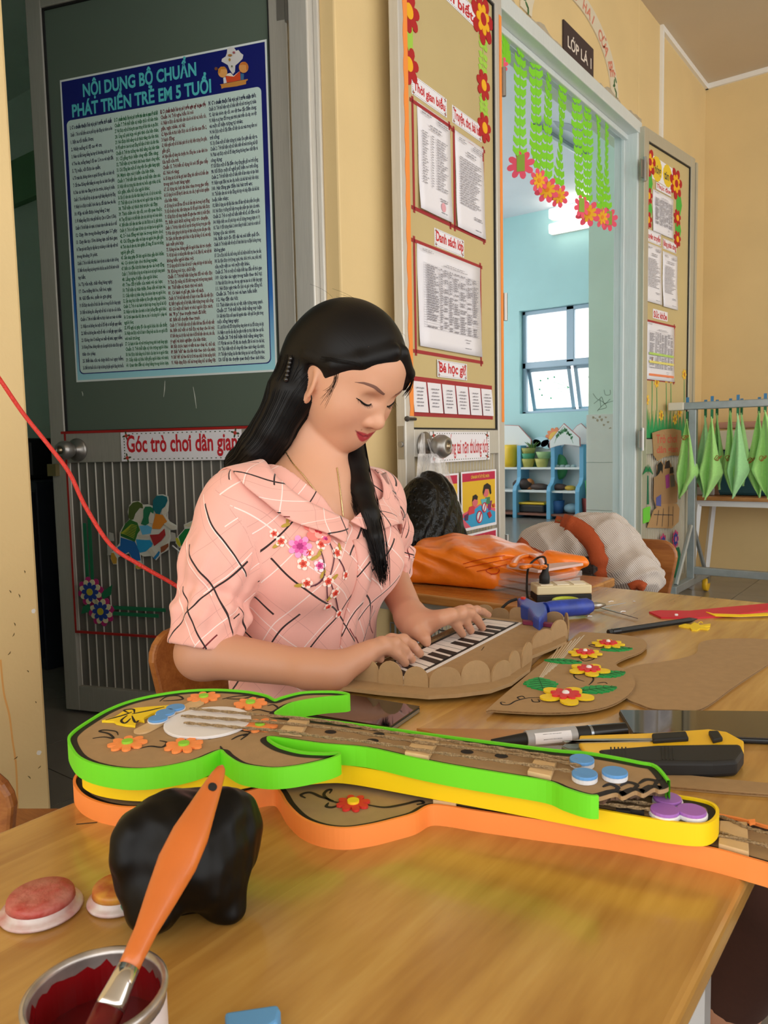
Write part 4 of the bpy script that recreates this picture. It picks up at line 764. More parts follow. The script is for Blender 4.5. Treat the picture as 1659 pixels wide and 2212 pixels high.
# safety posters on the cream door's lower panel
def safety(q, label, full=True, head='CẢNH BÁO VỀ VẬT SẮC, NHỌN', off=.001):
    p = pxq(LFA, *q); u0 = p[0][0]; u1 = p[1][0]; v1 = p[0][1]; v0 = p[2][1]; w = u1-u0; h = v1-v0; o = root('safety_poster', LFA.p(u0, v0, off), label, 'poster')
    MB().flat(LFA, rect(u0, u1, v0, v1), off, off+.0006).build('paper', M_paper, o); X = lambda a, b: (u0+w*a, v0+h*b)
    pc = [('red_heading', '#c01f4a', [(.03, .83), (.96, .83), (.96, .97), (.03, .97)]), ('yellow_wall', '#e3b62b', [(.03, .3), (.96, .22), (.96, .83), (.03, .83)])]
    if full: pc += [('pink_edge', '#df5b74', [(.03, .3), (.5, .42), (.96, .3), (.96, .05), (.03, .05)]), ('blue_floor', '#2f9fd0', [(.03, .22), (.5, .4), (.96, .24), (.96, .05), (.25, .05)]),
        ('girl_dress', '#7d2a66', [(.72, .45), (.86, .45), (.82, .28), (.74, .28)]), ('girl_top', '#3f7d58', [(.66, .52), (.8, .52), (.8, .4), (.66, .4)]), ('girl_face', '#d86a72', ell(.68, .6, .08, .075, 14)), ('girl_hair', '#1c1518', [(.58, .62), (.62, .74), (.72, .77), (.82, .72), (.84, .58), (.8, .56), (.76, .66), (.66, .67), (.6, .56)]),
        ('bowl', '#5bb7c4', [(.52, .5), (.7, .5), (.66, .4), (.56, .4)]), ('child_top', '#cf3a4c', [(.2, .4), (.36, .42), (.34, .28), (.14, .26)]), ('child_face', '#d86a72', ell(.36, .47, .08, .08, 14)), ('child_hair', '#1c1518', [(.28, .48), (.3, .58), (.38, .6), (.44, .56), (.42, .5), (.34, .52)]), ('child_skirt', '#5a2a55', [(.06, .27), (.18, .3), (.16, .18), (.08, .18)]),
        ('wheel_rim', '#c01f4a', ell(.48, .2, .09, .11, 18)), ('wheel', '#d8e6ee', ell(.48, .2, .07, .088, 18)), ('wheel_rim', '#c01f4a', ell(.62, .35, .07, .09, 18)), ('wheel', '#d8e6ee', ell(.62, .35, .053, .07, 18)), ('strike', '#c01f4a', [(.43, .14), (.46, .12), (.54, .27), (.51, .29)]), ('strike', '#c01f4a', [(.58, .29), (.6, .27), (.67, .42), (.65, .44)]), ('block', '#b92236', [(.7, .24), (.78, .27), (.84, .18), (.76, .14)])]
    for i, (nm, hx, q2) in enumerate(pc): MB().flat(LFA, [X(*a) for a in q2], off+.0006+.00015*i, off+.0006+.00015*(i+1)).build(nm, mat('print_'+hx.strip('#'), hx, .5), o)
    t = MB(); put_text(t, LFA, head, *[X(.24, 0)[0], X(.76, 0)[0]], X(0, .875)[1], X(0, .925)[1], off+.004, .02, 2, 'line'); t.build('lettering', mat('print_yellow_letters', '#eccb4a', .5), o)
safety(((995, 1020), (1071, 1013), (1071, 1133), (995, 1151)), 'safety poster of two children with a barred toy bicycle, on the cream door')
safety(((995, 1158), (1073, 1142), (1073, 1280), (995, 1300)), 'lower safety poster with a red heading, mostly behind the orange bag', head='CẢNH BÁO VỀ ĐUỐI NƯỚC')
safety(((896, 1030), (990, 1021), (990, 1152), (896, 1170)), 'safety poster almost hidden behind the black plastic bag', head='CẢNH BÁO VỀ ĐIỆN')
# --- right-hand leaf of the classroom door
M_alur = mat('beige_aluminium', '#c0bba8', .4, metal=.4, noise=.05, nscale=40, stretch=(8, 8, .3))  # plain beige-grey metal of the far leaf, its own base colour
dR = leaf('door_3', LFR, WR, 2.5, None, (.1, .82, .9), .055, M_glA, M_alur, M_corrA, M_ridge, .022)
for z in (.9, 2.28):
    hg = MB(); hg.tube([LFR.p(-.012, z-.06, .008), LFR.p(-.012, z+.06, .008)], .009, 10); hg.pbox(LFR, -.05, .03, z-.045, z+.045, -.001, .003); hg.build('hinge', M_steel, dR)
MB().pbox(LFR, WR+.004, WR+.03, .012, 2.48, -.034, .004).build('edge_strip', M_alur, dR)
og = -.0112
redflower(LFR, (1407, 349), .075, 'double red flower in the top left corner of the far door leaf', True, og); redflower(LFR, (1464, 396), .085, 'double red flower in the top right corner of the far door leaf', True, og)
for i, (px, nm) in enumerate((((1405, 422), 'upper left'), ((1404, 474), 'lower left'), ((1467, 470), 'upper right'), ((1467, 516), 'lower right'))): redflower(LFR, px, .048, nm+' small red flower on the far door leaf', False, og)
for i, (px, nm) in enumerate((((1406, 392), 'upper left'), ((1405, 449), 'lower left'), ((1470, 440), 'upper right'), ((1468, 495), 'lower right'))):
    u, v = LFR.uv(*px); MB().flat(LFR, [(u-.03, v-.05), (u+.02, v-.06), (u+.045, v), (u+.02, v+.06), (u-.03, v+.05)], og, og+.0015).build('foam_leaf', mat('mid_green_foam', '#4bb03a', .7), label=nm+' green foam leaf on the far door leaf', cat='leaf', group='leaves on the far door leaf')
tn = root('round_word_card', LFR.p(.15, 2.2, og), 'white card with two yellow rounds reading Thông tin on the far door leaf', 'sign')
q = pxq(LFR, (1413, 333), (1458, 364), (1457, 411), (1413, 384)); MB().flat(LFR, q, og, og+.0008).build('card', M_paper, tn)
for px, w_, tx in (((1423, 364), .065, 'Thông'), ((1446, 379), .06, 'tin')):
    u, v = LFR.uv(*px); MB().flat(LFR, star(u, v, w_*.95, w_, 14), og+.0008, og+.0012).build('yellow_round', mat('yellow_round', '#e8c62c', .6), tn); t = MB(); put_text(t, LFR, tx, u-w_*.7, u+w_*(.75 if len(tx) > 3 else .3), v-.022, v+.022, og+.0015, .02, 3, 'line'); t.build('lettering', M_inkd, tn)
card(LFR, ((1421, 388), (1453, 413), (1453, 428), (1421, 404)), 'Thực đơn', 'word card reading Thực đơn on the far door leaf', off=og+.002, holly=False, tb=(.03, .97, .1, .9), dots=False)
notice(LFR, ((1414, 404), (1457, 432), (1459, 518), (1414, 497)), 'menu sheet under the Thực đơn card on the far door leaf', style='table', seed=5, curl=.004)
card(LFR, ((1399, 490), (1432, 507), (1432, 532), (1399, 517)), 'Tuyên truyền', 'word card reading Tuyên truyền on the far door leaf', off=og, tb=(.06, .96, .12, .88))
card(LFR, ((1436, 512), (1465, 527), (1465, 549), (1436, 534)), 'Bảng phân công', 'word card reading Bảng phân công on the far door leaf', off=og, tb=(.04, .97, .12, .88))
notice(LFR, ((1399, 520), (1432, 536), (1433, 659), (1398, 650)), 'notice with four round pictures under the Tuyên truyền card', seed=6)
notice(LFR, ((1436, 538), (1466, 556), (1467, 670), (1434, 662)), 'duty list sheet under the Bảng phân công card', seed=7)
card(LFR, ((1414, 664), (1446, 676), (1446, 695), (1415, 686)), 'Sức khỏe', 'word card reading Sức khỏe on the far door leaf', off=og, holly=False, tb=(.05, .95, .1, .88), dots=False)
hs = notice(LFR, ((1400, 688), (1460, 708), (1460, 826), (1399, 818)), 'health chart with coloured bands under the Sức khỏe card', ((1397, 685), (1461, 706), (1461, 828), (1396, 820)), style='table', seed=8, curl=.003)
for (py, hx) in ((760, '#b5d66a'), (778, '#e6dc7a'), (806, '#f08a5a')):
    u0_, v_ = LFR.uv(1404, py); u1_ = LFR.uv(1457, py+10)[0]; MB().flat(LFR, rect(u0_, u1_, v_-.012, v_), og+.0075, og+.0078).build('colour_band', mat('band_'+hx.strip('#'), hx, .6), hs)
# painted garden on the glass foot, cardboard pictures on the ribs
gd = root('flower_decal', LFR.p(.06, .9, og), 'painted yellow flowers over green grass along the foot of the far door glass', 'decal')
for k in range(9):
    u = .07+.062*k; hgt = (.2, .42, .3, .12, .33, .33, .1, .14, .36)[k]; m_ = MB(); stroke(m_, LFR, catmull([(u, .91), (u+.01, .91+hgt*.5), (u+.004, .9+hgt)], 5), .007, og, .0006); m_.build('stem', mat('decal_green', '#2c9b58', .6), gd)
    MB().flat(LFR, star(u+.004, .91+hgt, .016, .032, 7), og+.0006, og+.0012).build('flower_head', mat('decal_yellow', '#f0c33a', .6), gd); MB().flat(LFR, ell(u+.004, .91+hgt, .009, .014, 8), og+.0012, og+.0015).build('flower_centre', mat('decal_brown', '#b5641c', .6), gd)
    q = []
    for j in range(9): q.append((u-.03+.0075*j, .91+(.13 if j % 2 else .05)+.03*math.sin(k*2+j)))
    MB().flat(LFR, q+[(u+.03, .902), (u-.03, .902)], og, og+.0007).build('grass_tuft', mat('decal_green', '#2c9b58', .6), gd)
M_card = mat('cardboard', '#b08a5e', .8, noise=.06, nscale=60)
cs = root('cardboard_sign', LFR.p(.14, .82, .002), 'cardboard sign with red letters Trò chơi dân gian on the far door leaf', 'sign')
q = pxq(LFR, (1408, 935), (1430, 928), (1452, 926), (1470, 930), (1471, 985), (1450, 984), (1432, 988), (1419, 996), (1411, 984)); MB().flat(LFR, q, .001, .004).build('board', M_card, cs)
for tx, a, b_ in (('Trò chơi', (1416, 958), (1461, 938)), ('dân gian', (1417, 984), (1463, 962))):
    t = MB(); p0 = LFR.uv(*a); p1 = LFR.uv(*b_); put_text(t, LFR, tx, p0[0], p1[0], p0[1], p1[1], .0042, .02, 3, 'box'); t.build('lettering', mat('faded_red', '#c95b48', .7), cs)
fg = root('cardboard_figures', LFR.p(.2, .5, .002), 'cardboard picture of playing girls on the ribbed part of the far door leaf', 'cutout')
KR = lambda q: zz(q, 1380, 840, 4.807)
for i, (nm, hx, q) in enumerate((('board', '#a88058', [(155, 920), (190, 900), (180, 800), (230, 740), (260, 800), (280, 740), (320, 760), (350, 830), (360, 920), (400, 1000), (395, 1180), (180, 1240), (150, 1140)]), ('hopscotch_board', '#b48c5e', [(150, 1260), (230, 1195), (390, 1190), (420, 1240), (410, 1380), (340, 1450), (80, 1440)]),
    ('girl_hair', '#1f1a1a', [(185, 900), (190, 790), (220, 755), (245, 790), (240, 880), (225, 840), (205, 880)]), ('girl_trousers', '#5a5a9a', [(175, 1130), (225, 1095), (225, 1220), (175, 1210)]), ('second_hair', '#2a1f1e', [(262, 830), (275, 760), (310, 740), (320, 820)]), ('second_dress', '#a03a86', [(270, 900), (310, 880), (315, 1020), (278, 1035)]), ('third_hair', '#2a2422', [(315, 880), (320, 815), (350, 810), (355, 870)]), ('third_dress', '#6f6a66', [(320, 900), (360, 890), (370, 1010), (330, 1020)]))):
    MB().flat(LFR, [LFR.uv(*a) for a in KR(q)], .001+.001*(i > 1)+.0002*i, .002+.001*(i > 1)+.0002*i).build(nm, mat('print_'+hx.strip('#'), hx, .7), fg)
t = MB()
for a, b_ in (((150, 1305), (350, 1310)), ((200, 1260), (180, 1420)), ((250, 1240), (235, 1430)), ((305, 1220), (300, 1430)), ((350, 1220), (345, 1420))): stroke(t, LFR, [LFR.uv(*KR([a])[0]), LFR.uv(*KR([b_])[0])], .004, .0035, .0004, False)
tag(t.build('drawn_line', M_inkd, fg), kind='stuff')
pm = root('foam_palm', LFR.p(.08, .4, .002), 'green foam palm tree on the ribbed part of the far door leaf', 'cutout')
MB().flat(LFR, [LFR.uv(*a) for a in KR([(85, 900), (95, 900), (100, 1200), (80, 1200)])], .001, .003).build('trunk', mat('dark_green_foam', '#0f6b45', .7), pm)
for k in range(6): a = math.radians(20+k*28); MB().flat(LFR, [LFR.uv(*p) for p in KR([(88, 860), (88+55*math.cos(a)*.6, 860-70*math.sin(a)-6), (88+60*math.cos(a), 860-50*math.sin(a)+50), (88+35*math.cos(a)*.6, 860-35*math.sin(a)+12)])], .002+.0003*k, .004+.0003*k).build('frond', mat('palm_green', '#1f7a48', .7), pm)
MB().flat(LFR, [LFR.uv(*p) for p in KR([(40, 1250), (70, 1230), (115, 1220), (110, 1280), (115, 1340), (100, 1380), (40, 1400)])], .001, .003).build('foam_bush', mat('bright_green_foam', '#6fcb3c', .7), label='bright green foam bush at the left of the far door leaf', cat='cutout')
for i, (x, y, h_, nm) in enumerate(((245, 1600, 1950, 'left'), (375, 1560, 1900, 'right'), (300, 1680, 1880, 'middle'))):
    fo = root('foam_garden_plant', LFR.p(*LFR.uv(*KR([(x, h_)])[0]), .002), '%s foam plant with a blue and pink blossom low on the far door leaf' % nm, 'cutout', 'foam plants on the far door leaf')
    w_ = 55 if i < 2 else 25
    MB().flat(LFR, [LFR.uv(*p) for p in KR([(x-w_*.7, y+90), (x-w_*.2, y+70), (x+w_*.3, y+90), (x+w_*.7, y+80), (x+w_, y+160), (x+w_*.7, y+240), (x+w_, y+330), (x+w_*.4, h_+60), (x-w_*.5, h_+60), (x-w_, y+330), (x-w_*.7, y+240), (x-w_, y+160)])], .001, .003).build('foliage', mat('dark_green_foam', '#0f6b45', .7), fo)
    u, v = LFR.uv(*KR([(x, y)])[0]); r_ = .055 if i < 2 else .035
    for j, (rr_, hx) in enumerate(((1, '#c33a6e'), (.7, '#2b3f8f'), (.3, '#d77a9a'))): MB().flat(LFR, star(u, v, r_*rr_*.7, r_*rr_, 8, 0, .8), .003+.001*j, .004+.001*j).build(('outer_petals', 'inner_petals', 'centre')[j], mat('foam_'+hx.strip('#'), hx, .7), fo)
# --- sign plate and arch over the doorway
sg = root('class_sign', wp.p(*wp.uv(1214, 113), .001), 'dark plate reading LỚP LÁ 1 above the classroom doorway', 'sign')
q = pxq(wp, (1213.7, 43.7), (1279, 107), (1278, 171.6), (1214.5, 113)); su0 = (q[0][0]+q[3][0])/2; su1 = (q[1][0]+q[2][0])/2; sv1 = (q[0][1]+q[1][1])/2; sv0 = (q[2][1]+q[3][1])/2
MB().flat(wp, rect(su0, su1, sv0, sv1), .001, .008).build('plate', mat('dark_plum_plate', '#33272f', .35), sg); t = MB(); put_text(t, wp, 'LỚP LÁ 1', su0+(su1-su0)*.12, su0+(su1-su0)*.92, sv0+(sv1-sv0)*.27, sv0+(sv1-sv0)*.62, .0085, .02, 4, 'line'); t.build('lettering', mat('ivory_letters', '#e0d5c8', .5), sg)
ar = root('arch_sign', wp.p(3.2, 2.7, .001), 'curved white sign with red letters arching over the class plate', 'sign')
pa = np.array(wp.uv(1142, 36)); pb = np.array(wp.uv(1326, 200)); cx = (pa[0]+pb[0])/2; rx = (pb[0]-pa[0])/2+.01; cz_ = pa[1]; hz = .52; rin = lambda a: (3.31+.42*math.cos(a), 2.545+.24*math.sin(a)); rout = lambda a: (3.31+.515*math.cos(a), 2.545+.315*math.sin(a))
angs = [PI*(.01+.98*k/40) for k in range(41)]; MB().flat(wp, [rout(a) for a in angs]+[rin(a) for a in reversed(angs)], .001, .006).build('band', mat('sign_cream', '#d8cdb4', .5), ar)
word = 'GIA ĐÌNH THỨ HAI CỦA BÉ'; n_ = len(word)
for k, ch in enumerate(word):
    if ch == ' ': continue
    a = PI*(.90-.80*(k+.5)/n_); ri = np.array(rin(a)); ro = np.array(rout(a)); up = ro-ri; L_ = np.linalg.norm(up); up /= L_; rt = np.array([up[1], -up[0]])
    vs, fs = text_mesh(ch, 1.0, .03, 3); lo = vs.min(0); hi = vs.max(0); sc_ = L_*.8/.95; t = MB()
    t.add([wp.p(*(ri+up*(L_*.12+p[1]*sc_)+rt*((p[0]-(lo[0]+hi[0])/2)*sc_*.95)), .0065) for p in vs], [f[::-1] if np.cross(vs[f[1]]-vs[f[0]], vs[f[2]]-vs[f[0]])[2] < 0 else f for f in fs]); t.build('letter', mat('faded_red_letters', '#cf8068', .6), ar)
for sd, a0_ in (('right', .03), ('left', PI-.03)):
    t = MB()
    for k in range(5): p = (np.array(rin(a0_))+np.array(rout(a0_)))/2; p = p+np.array([.015*math.cos(k*1.3), .01+.016*k]) ; t.flat(wp, ell(p[0], p[1], .007, .016, 10, k), .0061, .0068)
    tag(t.build('printed_foliage', mat('decal_dark_green', '#3f6b3a', .6), ar), kind='stuff')
# --- garlands hanging in the doorway
def garland(top, bot, fl, fr, label, back=False, sx=1.0):
    X = XW-.05; A = onx(*top, X); Bq = onx(*bot, X); Fp = onx(*fl, X); o = root('garland', A, label, 'garland', 'leaf garlands in the doorway')
    n = max(4, int(abs(A[2]-Bq[2])/.036)); s_ = MB(); pts = [A+(Bq-A)*k/24 for k in range(25)]; s_.tube(pts, .003, 5); s_.build('stem', M_leafg, o); lm = MB()
    pr_ = Plane((0, 0), (1, 0));
    for k in range(n):
        c = A+(Bq-A)*(k+.6)/n; tw = .5+1.2*math.sin(k*.25+top[0]); dx = np.array([math.sin(tw)*.3, math.cos(tw)*.3+.75, 0]); w = .05*(1-.35*abs(math.sin(k*.4+top[0]*.1)))
        for sd in (-1, 1):
            lm.prism([c+dx*sd*a+np.array([0, 0, b]) for a, b in ((0, -.012), (w*.45, -.022), (w, -.004), (w*.95, .018), (w*.5, .008), (0, .012))], (.0012, 0, 0))
    tag(lm.build('leaflets', M_leafg, o), kind='stuff')
    r_ = fr*.64; ax = np.array([1.0, .25*math.sin(top[0]), .05])
    if fl:
        f1 = Plane((Fp[0]+.004, Fp[1]), (1.3+.8*math.sin(top[0]*.7), 1.0)); v0 = Fp[2]
        fo = MB().flat(f1, star(0, v0, r_*.55, r_, 8, .2, sx), 0, .002).build('flower', M_pinkfoam, o)
        if not back:
            MB().flat(f1, star(0, v0, r_*.33, r_*.66, 8, .5, sx), .002, .004).build('inner_petals', M_yelfoam, fo); MB().flat(f1, ell(0, v0, r_*.18*sx, r_*.18), .004, .006).build('flower_centre', mat('orange_foam_dot', '#f08a1e', .7), fo)
        else: MB().flat(f1, rect(-r_*.28, r_*.28, v0-r_*.45, v0+r_*.7), .002, .0035).build('backing_strip', mat('olive_strip', '#8fae3a', .7), fo)
    return o
garland((1092, 72), (1092, 128), (1080, 140), .05, 'leaf garland at the doorway corner, mostly hidden by the cream door', True)
garland((1124, 97), (1123, 335), (1123, 357), .088, 'leaf garland ending in the large pink flower, leftmost full strand', True)
garland((1157, 125), (1159, 362), (1162, 391), .08, 'second full leaf garland, its flower left of the overlapping pair', sx=.8)
garland((1186, 152), (1180, 382), (1180, 411), .085, 'third full leaf garland with a yellow hearted flower')
garland((1216, 178), (1207, 398), (1205, 424), .082, 'fourth full leaf garland with a slim yellow hearted flower', sx=.85)
garland((1245, 202), (1252, 422), (1254, 447), .085, 'fifth full leaf garland, its flower turned to the back', True, .8)
garland((1269, 222), (1269, 433), (1269, 462), .095, 'sixth full leaf garland with the broad yellow hearted flower')
garland((1292, 242), (1297, 452), (1299, 470), .085, 'seventh full leaf garland with a narrow yellow hearted flower', sx=.75)
garland((1311, 257), (1309, 448), (1313, 475), .09, 'last leaf garland beside the right door jamb', True, .8)
# ------------------------------------------------------------------ classroom furniture seen through the doorway
SP = Plane((0, 8.25), (1, 0)); M_sblue = mat('shelf_blue', '#6fb0d6', .5); M_swhite = mat('shelf_white', '#e3e6e6', .5); M_trimr = mat('shelf_red_trim', '#c0706e', .5)
U = lambda px: ony(px, 1060, 8.25)[0]
sh = root('toy_shelf', (U(1185), 8.4, 0), 'blue and white toy shelf with house-shaped tops under the classroom window', 'shelf')
ux = [U(1060), U(1117), U(1190), U(1252)]; zt_ = ony(1150, 962, 8.25)[2]; z2 = ony(1150, 1012, 8.25)[2]; z1 = ony(1150, 1061, 8.25)[2]
for x in ux:
    m = MB(); prof = [(8.54, 0), (8.18, 0), (8.18, z1*1.02), (8.2, z1+.06), (8.27, z1+.1), (8.3, z1+.16), (8.3, zt_), (8.54, zt_)]
    m.prism([(x-.025, a, b) for a, b in prof], (.05, 0, 0)); m.build('upright', M_sblue, sh, bevel=.004)
for a, b in zip(ux[:-1], ux[1:]):
    MB().span((a+.025, 8.52, .05), (b-.025, 8.54, zt_+.02)).build('back_panel', M_swhite, sh)
    for z, y0_ in ((z2, 8.3), (z1, 8.22), (.05, 8.2)): MB().span((a+.025, y0_, z-.012), (b-.025, 8.52, z+.012)).build('shelf_board', M_swhite if z > .1 else mat('shelf_base', '#8a5a4a', .6), sh)
def house(pl, px, off, label, leaves):
    q = [pl.uv(*a) for a in px]; c = np.mean(q, 0)
    t = MB().flat(pl, [((a[0]-c[0])*1.05+c[0], (a[1]-c[1])*1.05+c[1]) for a in q], off-.012, off).build('house_trim', M_trimr, sh); MB().flat(pl, q, off, off+.004).build('house_top', M_swhite, sh)
    if leaves:
        l = MB(); rnd = random.Random(4)
        for k in range(12):
            a = pl.uv(1204+k*2.9, 944-14*math.sin(k/11*PI)+rnd.uniform(-3, 3)); l.flat(pl, ell(a[0], a[1], .012, .022, 8, rnd.uniform(0, 3)), off+.004, off+.005)
        for s_ in (-1, 1): stroke(l, pl, catmull([pl.uv(*p) for p in ((1219, 921), (1219+s_*8, 932), (1219+s_*16, 946), (1219+s_*20, 958))], 5), .006, off+.004, .001)
        tag(l.build('painted_vine', mat('vine_green', '#4a8a5a', .6), sh), kind='stuff')
house(SP, ((1060, 966), (1060, 918), (1103, 920), (1130, 950), (1130, 966)), -.2, '', False)
house(SP, ((1211, 940), (1228, 920), (1237, 915), (1264, 942), (1264, 960), (1215, 960)), -.24, '', False)
house(SP, ((1189, 968), (1189, 953), (1219, 916), (1252, 946), (1253, 964), (1236, 961), (1220, 960), (1204, 963)), .01, '', True)
su = root('sun_panel', SP.p(*SP.uv(1178, 960), -.25), 'painted sun behind a pale blue cloud, on top of the toy shelf', 'decoration')
a = SP.uv(1180, 947); MB().flat(SP, star(a[0], a[1], .1, .13, 13), -.26, -.245).build('sun_rays', mat('sun_orange', '#ea8f62', .6), su); MB().flat(SP, ell(a[0], a[1], .08, .08), -.245, -.24).build('sun_disc', mat('sun_yellow', '#f0c25a', .6), su)
for cx, cy, r_ in ((1150, 955, .08), (1137, 958, .06), (1165, 960, .07), (1178, 963, .06), (1188, 960, .055)): a = SP.uv(cx, cy); MB().flat(SP, ell(a[0], a[1], r_*1.3, r_*.8), -.24, -.225).build('cloud', mat('cloud_blue', '#b7dcea', .6), su)
# things on the shelf
def bowl(px, r, h, hx, label, y=8.38, z=None):
    p = ony(*px, y); z = z2+.012 if z is None else z; MB().lathe([(r*.65, 0), (r*.7, .004), (r*.85, h*.5), (r, h), (r*.94, h), (r*.8, h*.5), (r*.6, .01)], (p[0], y, z), 24).build('basket', mat('basket_'+hx.strip('#'), hx, .6, bump=.4, bscale=60), smooth=True, label=label, cat='basket', group='shelf baskets')
p = ony(1103, 1012, 8.38); MB().lathe([(.07, 0), (.085, .06), (.09, .14), (.085, .22), (.075, .27), (.07, .27), (.06, .02)], (p[0], 8.38, z2+.012), 24).build('yellow_jar', mat('yellow_plastic', '#e6bd24', .4), smooth=True, label='tall yellow jar at the left of the toy shelf', cat='jar')
bowl((1141, 1012), .085, .1, '#b9b15a', 'straw coloured basket at the bottom of the basket stack'); bowl((1141, 1000), .088, .09, '#4fa07a', 'green basket in the middle of the basket stack', z=z2+.085); bowl((1141, 985), .09, .09, '#a8a75a', 'olive basket on top of the basket stack', z=z2+.15)
bowl((1171, 1012), .085, .1, '#c2bc6a', 'low straw basket beside the basket stack'); bowl((1176, 990), .1, .08, '#a6c58a', 'wide pale green bowl on the low straw basket', z=z2+.112)
pl_ = root('toy_plant', (ony(1150, 975, 8.46)[0], 8.46, z2+.012), 'small green spiky plant behind the basket stack', 'plant')
for k in range(9):
    a = 2*PI*k/9; c = np.array(pl_.location); MB().tube([c+[0, 0, .1], c+[.04*math.cos(a), .03*math.sin(a), .26], c+[.1*math.cos(a), .05*math.sin(a), .3]], [.006, .012, .001], 5).build('leaf', mat('plant_green', '#557a3a', .6), pl_)
MB().lathe([(.05, 0), (.06, .1), (.05, .1)], c, 14).build('pot', mat('pot_green', '#5a8f6a', .6), pl_)
p = ony(1213, 1002, 8.42); MB().ball((p[0]-.02, 8.42, z2+.012), (.1, .05, .15), 16).build('green_toy', mat('toy_green', '#3f8a52', .5), smooth=True, label='rounded dark green toy in the right bay of the shelf', cat='toy')
for k in range(4):
    p = ony(1203+k*12, 1008, 8.36); MB().lathe([(.03, 0), (.035, .012), (.02, .028)], (p[0], 8.36, z2+.012), 12).build('toy_dish', mat('dish_grey', '#9fb3b3', .5), label=('leftmost', 'second', 'third', 'rightmost')[k]+' small grey toy dish on the upper right shelf', cat='dish', group='toy dishes')
for k, (px, hx, s_, lb) in enumerate((((1131, 1056), '#3a2b28', (.14, .1, .07), 'dark brown toy heap on the middle shelf'), ((1144, 1052), '#c77d45', (.06, .06, .07), 'orange brown ball on the middle shelf'), ((1165, 1057), '#4a3a34', (.12, .08, .04), 'flat dark toy on the middle shelf'), ((1205, 1057), '#5a3f3a', (.12, .08, .04), 'flat brown toy in the right bay of the middle shelf'), ((1232, 1057), '#c9a53a', (.07, .06, .03), 'yellow toy in the right bay of the middle shelf'))):
    p = ony(*px, 8.36); MB().ball((p[0], 8.36, z1+.012+s_[2]*.9), s_, 14).build('toy', mat('toy_'+hx.strip('#'), hx, .6, bump=.5, bscale=25), smooth=True, label=lb, cat='toy')
tr = root('tray', (ony(1150, 1112, 8.34)[0], 8.34, .062), 'dark tray with a yellow rim on the lowest shelf', 'tray'); x = tr.location[0]
MB().span((x-.19, 8.25, .062), (x+.19, 8.48, .16)).build('tray_body', mat('toy_dark', '#2b2a2c', .5), tr, bevel=.02); MB().span((x-.2, 8.24, .16), (x+.2, 8.49, .185)).build('rim', mat('yellow_plastic', '#e6bd24', .4), tr, bevel=.01)
p = ony(1204, 1112, 8.34); MB().lathe([(.07, 0), (.085, .15), (.07, .15), (.06, .02)], (p[0], 8.34, .062), 20).build('blue_cup', mat('toy_blue', '#3b6aa8', .4), smooth=True, label='blue cup on the lowest shelf', cat='cup')
p = ony(1236, 1112, 8.36); MB().ball((p[0], 8.36, .062+.06), (.1, .08, .06), 14).build('toy', mat('toy_pale', '#8fb0c0', .6, bump=.5, bscale=25), smooth=True, label='pale blue grey bundle on the lowest shelf', cat='toy')
bn = root('toy_bin', (ony(1266, 1100, 8.3)[0], 8.34, 0), 'red toy bin with colourful toys beside the shelf', 'bin'); x = bn.location[0]
MB().lathe([(.09, 0), (.12, .25), (.1, .25), (.08, .02)], (x+.05, 8.34, 0), 20).build('bin_body', mat('toy_red', '#a8453f', .5), bn, smooth=True)
for k, hx in enumerate(('#3f9a5a', '#e0b83a', '#3b6aa8', '#d8682f')): MB().tube([(x+.02+.03*k, 8.3, .15), (x+.01+.035*k, 8.28+.02*k, .45+.05*(k % 2))], .018, 8).build('bin_toy', mat('toy_'+hx.strip('#'), hx, .5), bn)
# ------------------------------------------------------------------ towel rack, bench behind it
YR = 4.4; M_galv = mat('galvanised_steel', '#a5abad', .35, metal=.6, noise=.1, nscale=20)
rk = root('towel_rack', (-.7, YR, 0), 'galvanised towel rack on yellow castors by the yellow wall', 'rack')
zb = ony(1495, 877, YR)[2]; xp = ony(1495, 1100, YR)[0]; xe = ony(1446, 877, YR)[0]
MB().span((xe, YR-.03, zb-.022), (xe+.085, YR+.03, zb+.022)).build('white_end', mat('ivory_plastic', '#d8d2c2', .5), rk, bevel=.006)
MB().span((xe+.085, YR-.02, zb-.02), (.4, YR+.02, zb+.02)).build('front_bar', M_galv, rk, bevel=.004)
for k in (1, 2, 3): MB().span((xe+.1, YR+.03+.05*k, zb-.008), (.4, YR+.045+.05*k, zb+.008)).build('inner_bar', M_galv, rk)
for x in (xp, .3):
    MB().span((x-.02, YR-.02, .12), (x+.02, YR+.02, zb-.02)).build('post', M_galv, rk, bevel=.003); MB().span((x-.02, YR-.34, .09), (x+.02, YR+.34, .13)).build('foot_rail', M_galv, rk, bevel=.003)
    MB().tube([(x, YR-.02, .42), (x, YR-.28, .13)], .012, 6).build('brace', M_galv, rk); MB().tube([(x, YR+.02, .42), (x, YR+.28, .13)], .012, 6).build('brace', M_galv, rk)
    for sy in (-.31, .31):
        w_ = MB().lathe([(.012, -.014), (.038, -.014), (.042, -.008), (.042, .008), (.038, .014), (.012, .014)], (x, YR+sy, .042), 20, (1, 0, 0)).build('castor_wheel', mat('castor_yellow', '#e8b51c', .4), rk, smooth=True); MB().span((x-.02, YR+sy-.02, .05), (x+.02, YR+sy+.02, .092)).build('castor_fork', M_steel, w_)
MB().span((xp+.02, YR-.018, .15), (.28, YR+.018, .19)).build('cross_bar', M_galv, rk, bevel=.003)
M_tow = [mat('towel_green_%d' % i, h_, .9, noise=.06, nscale=120, bump=.4, bscale=500, sheen=.3) for i, h_ in enumerate(('#b6f08c', '#a4e38a', '#b0eca6'))]
M_clipb = mat('clip_blue', '#3f7fae', .5); M_clipg = mat('clip_green', '#1f7a4a', .5); M_brown = mat('brown_stitch', '#9a6a2a', .7)
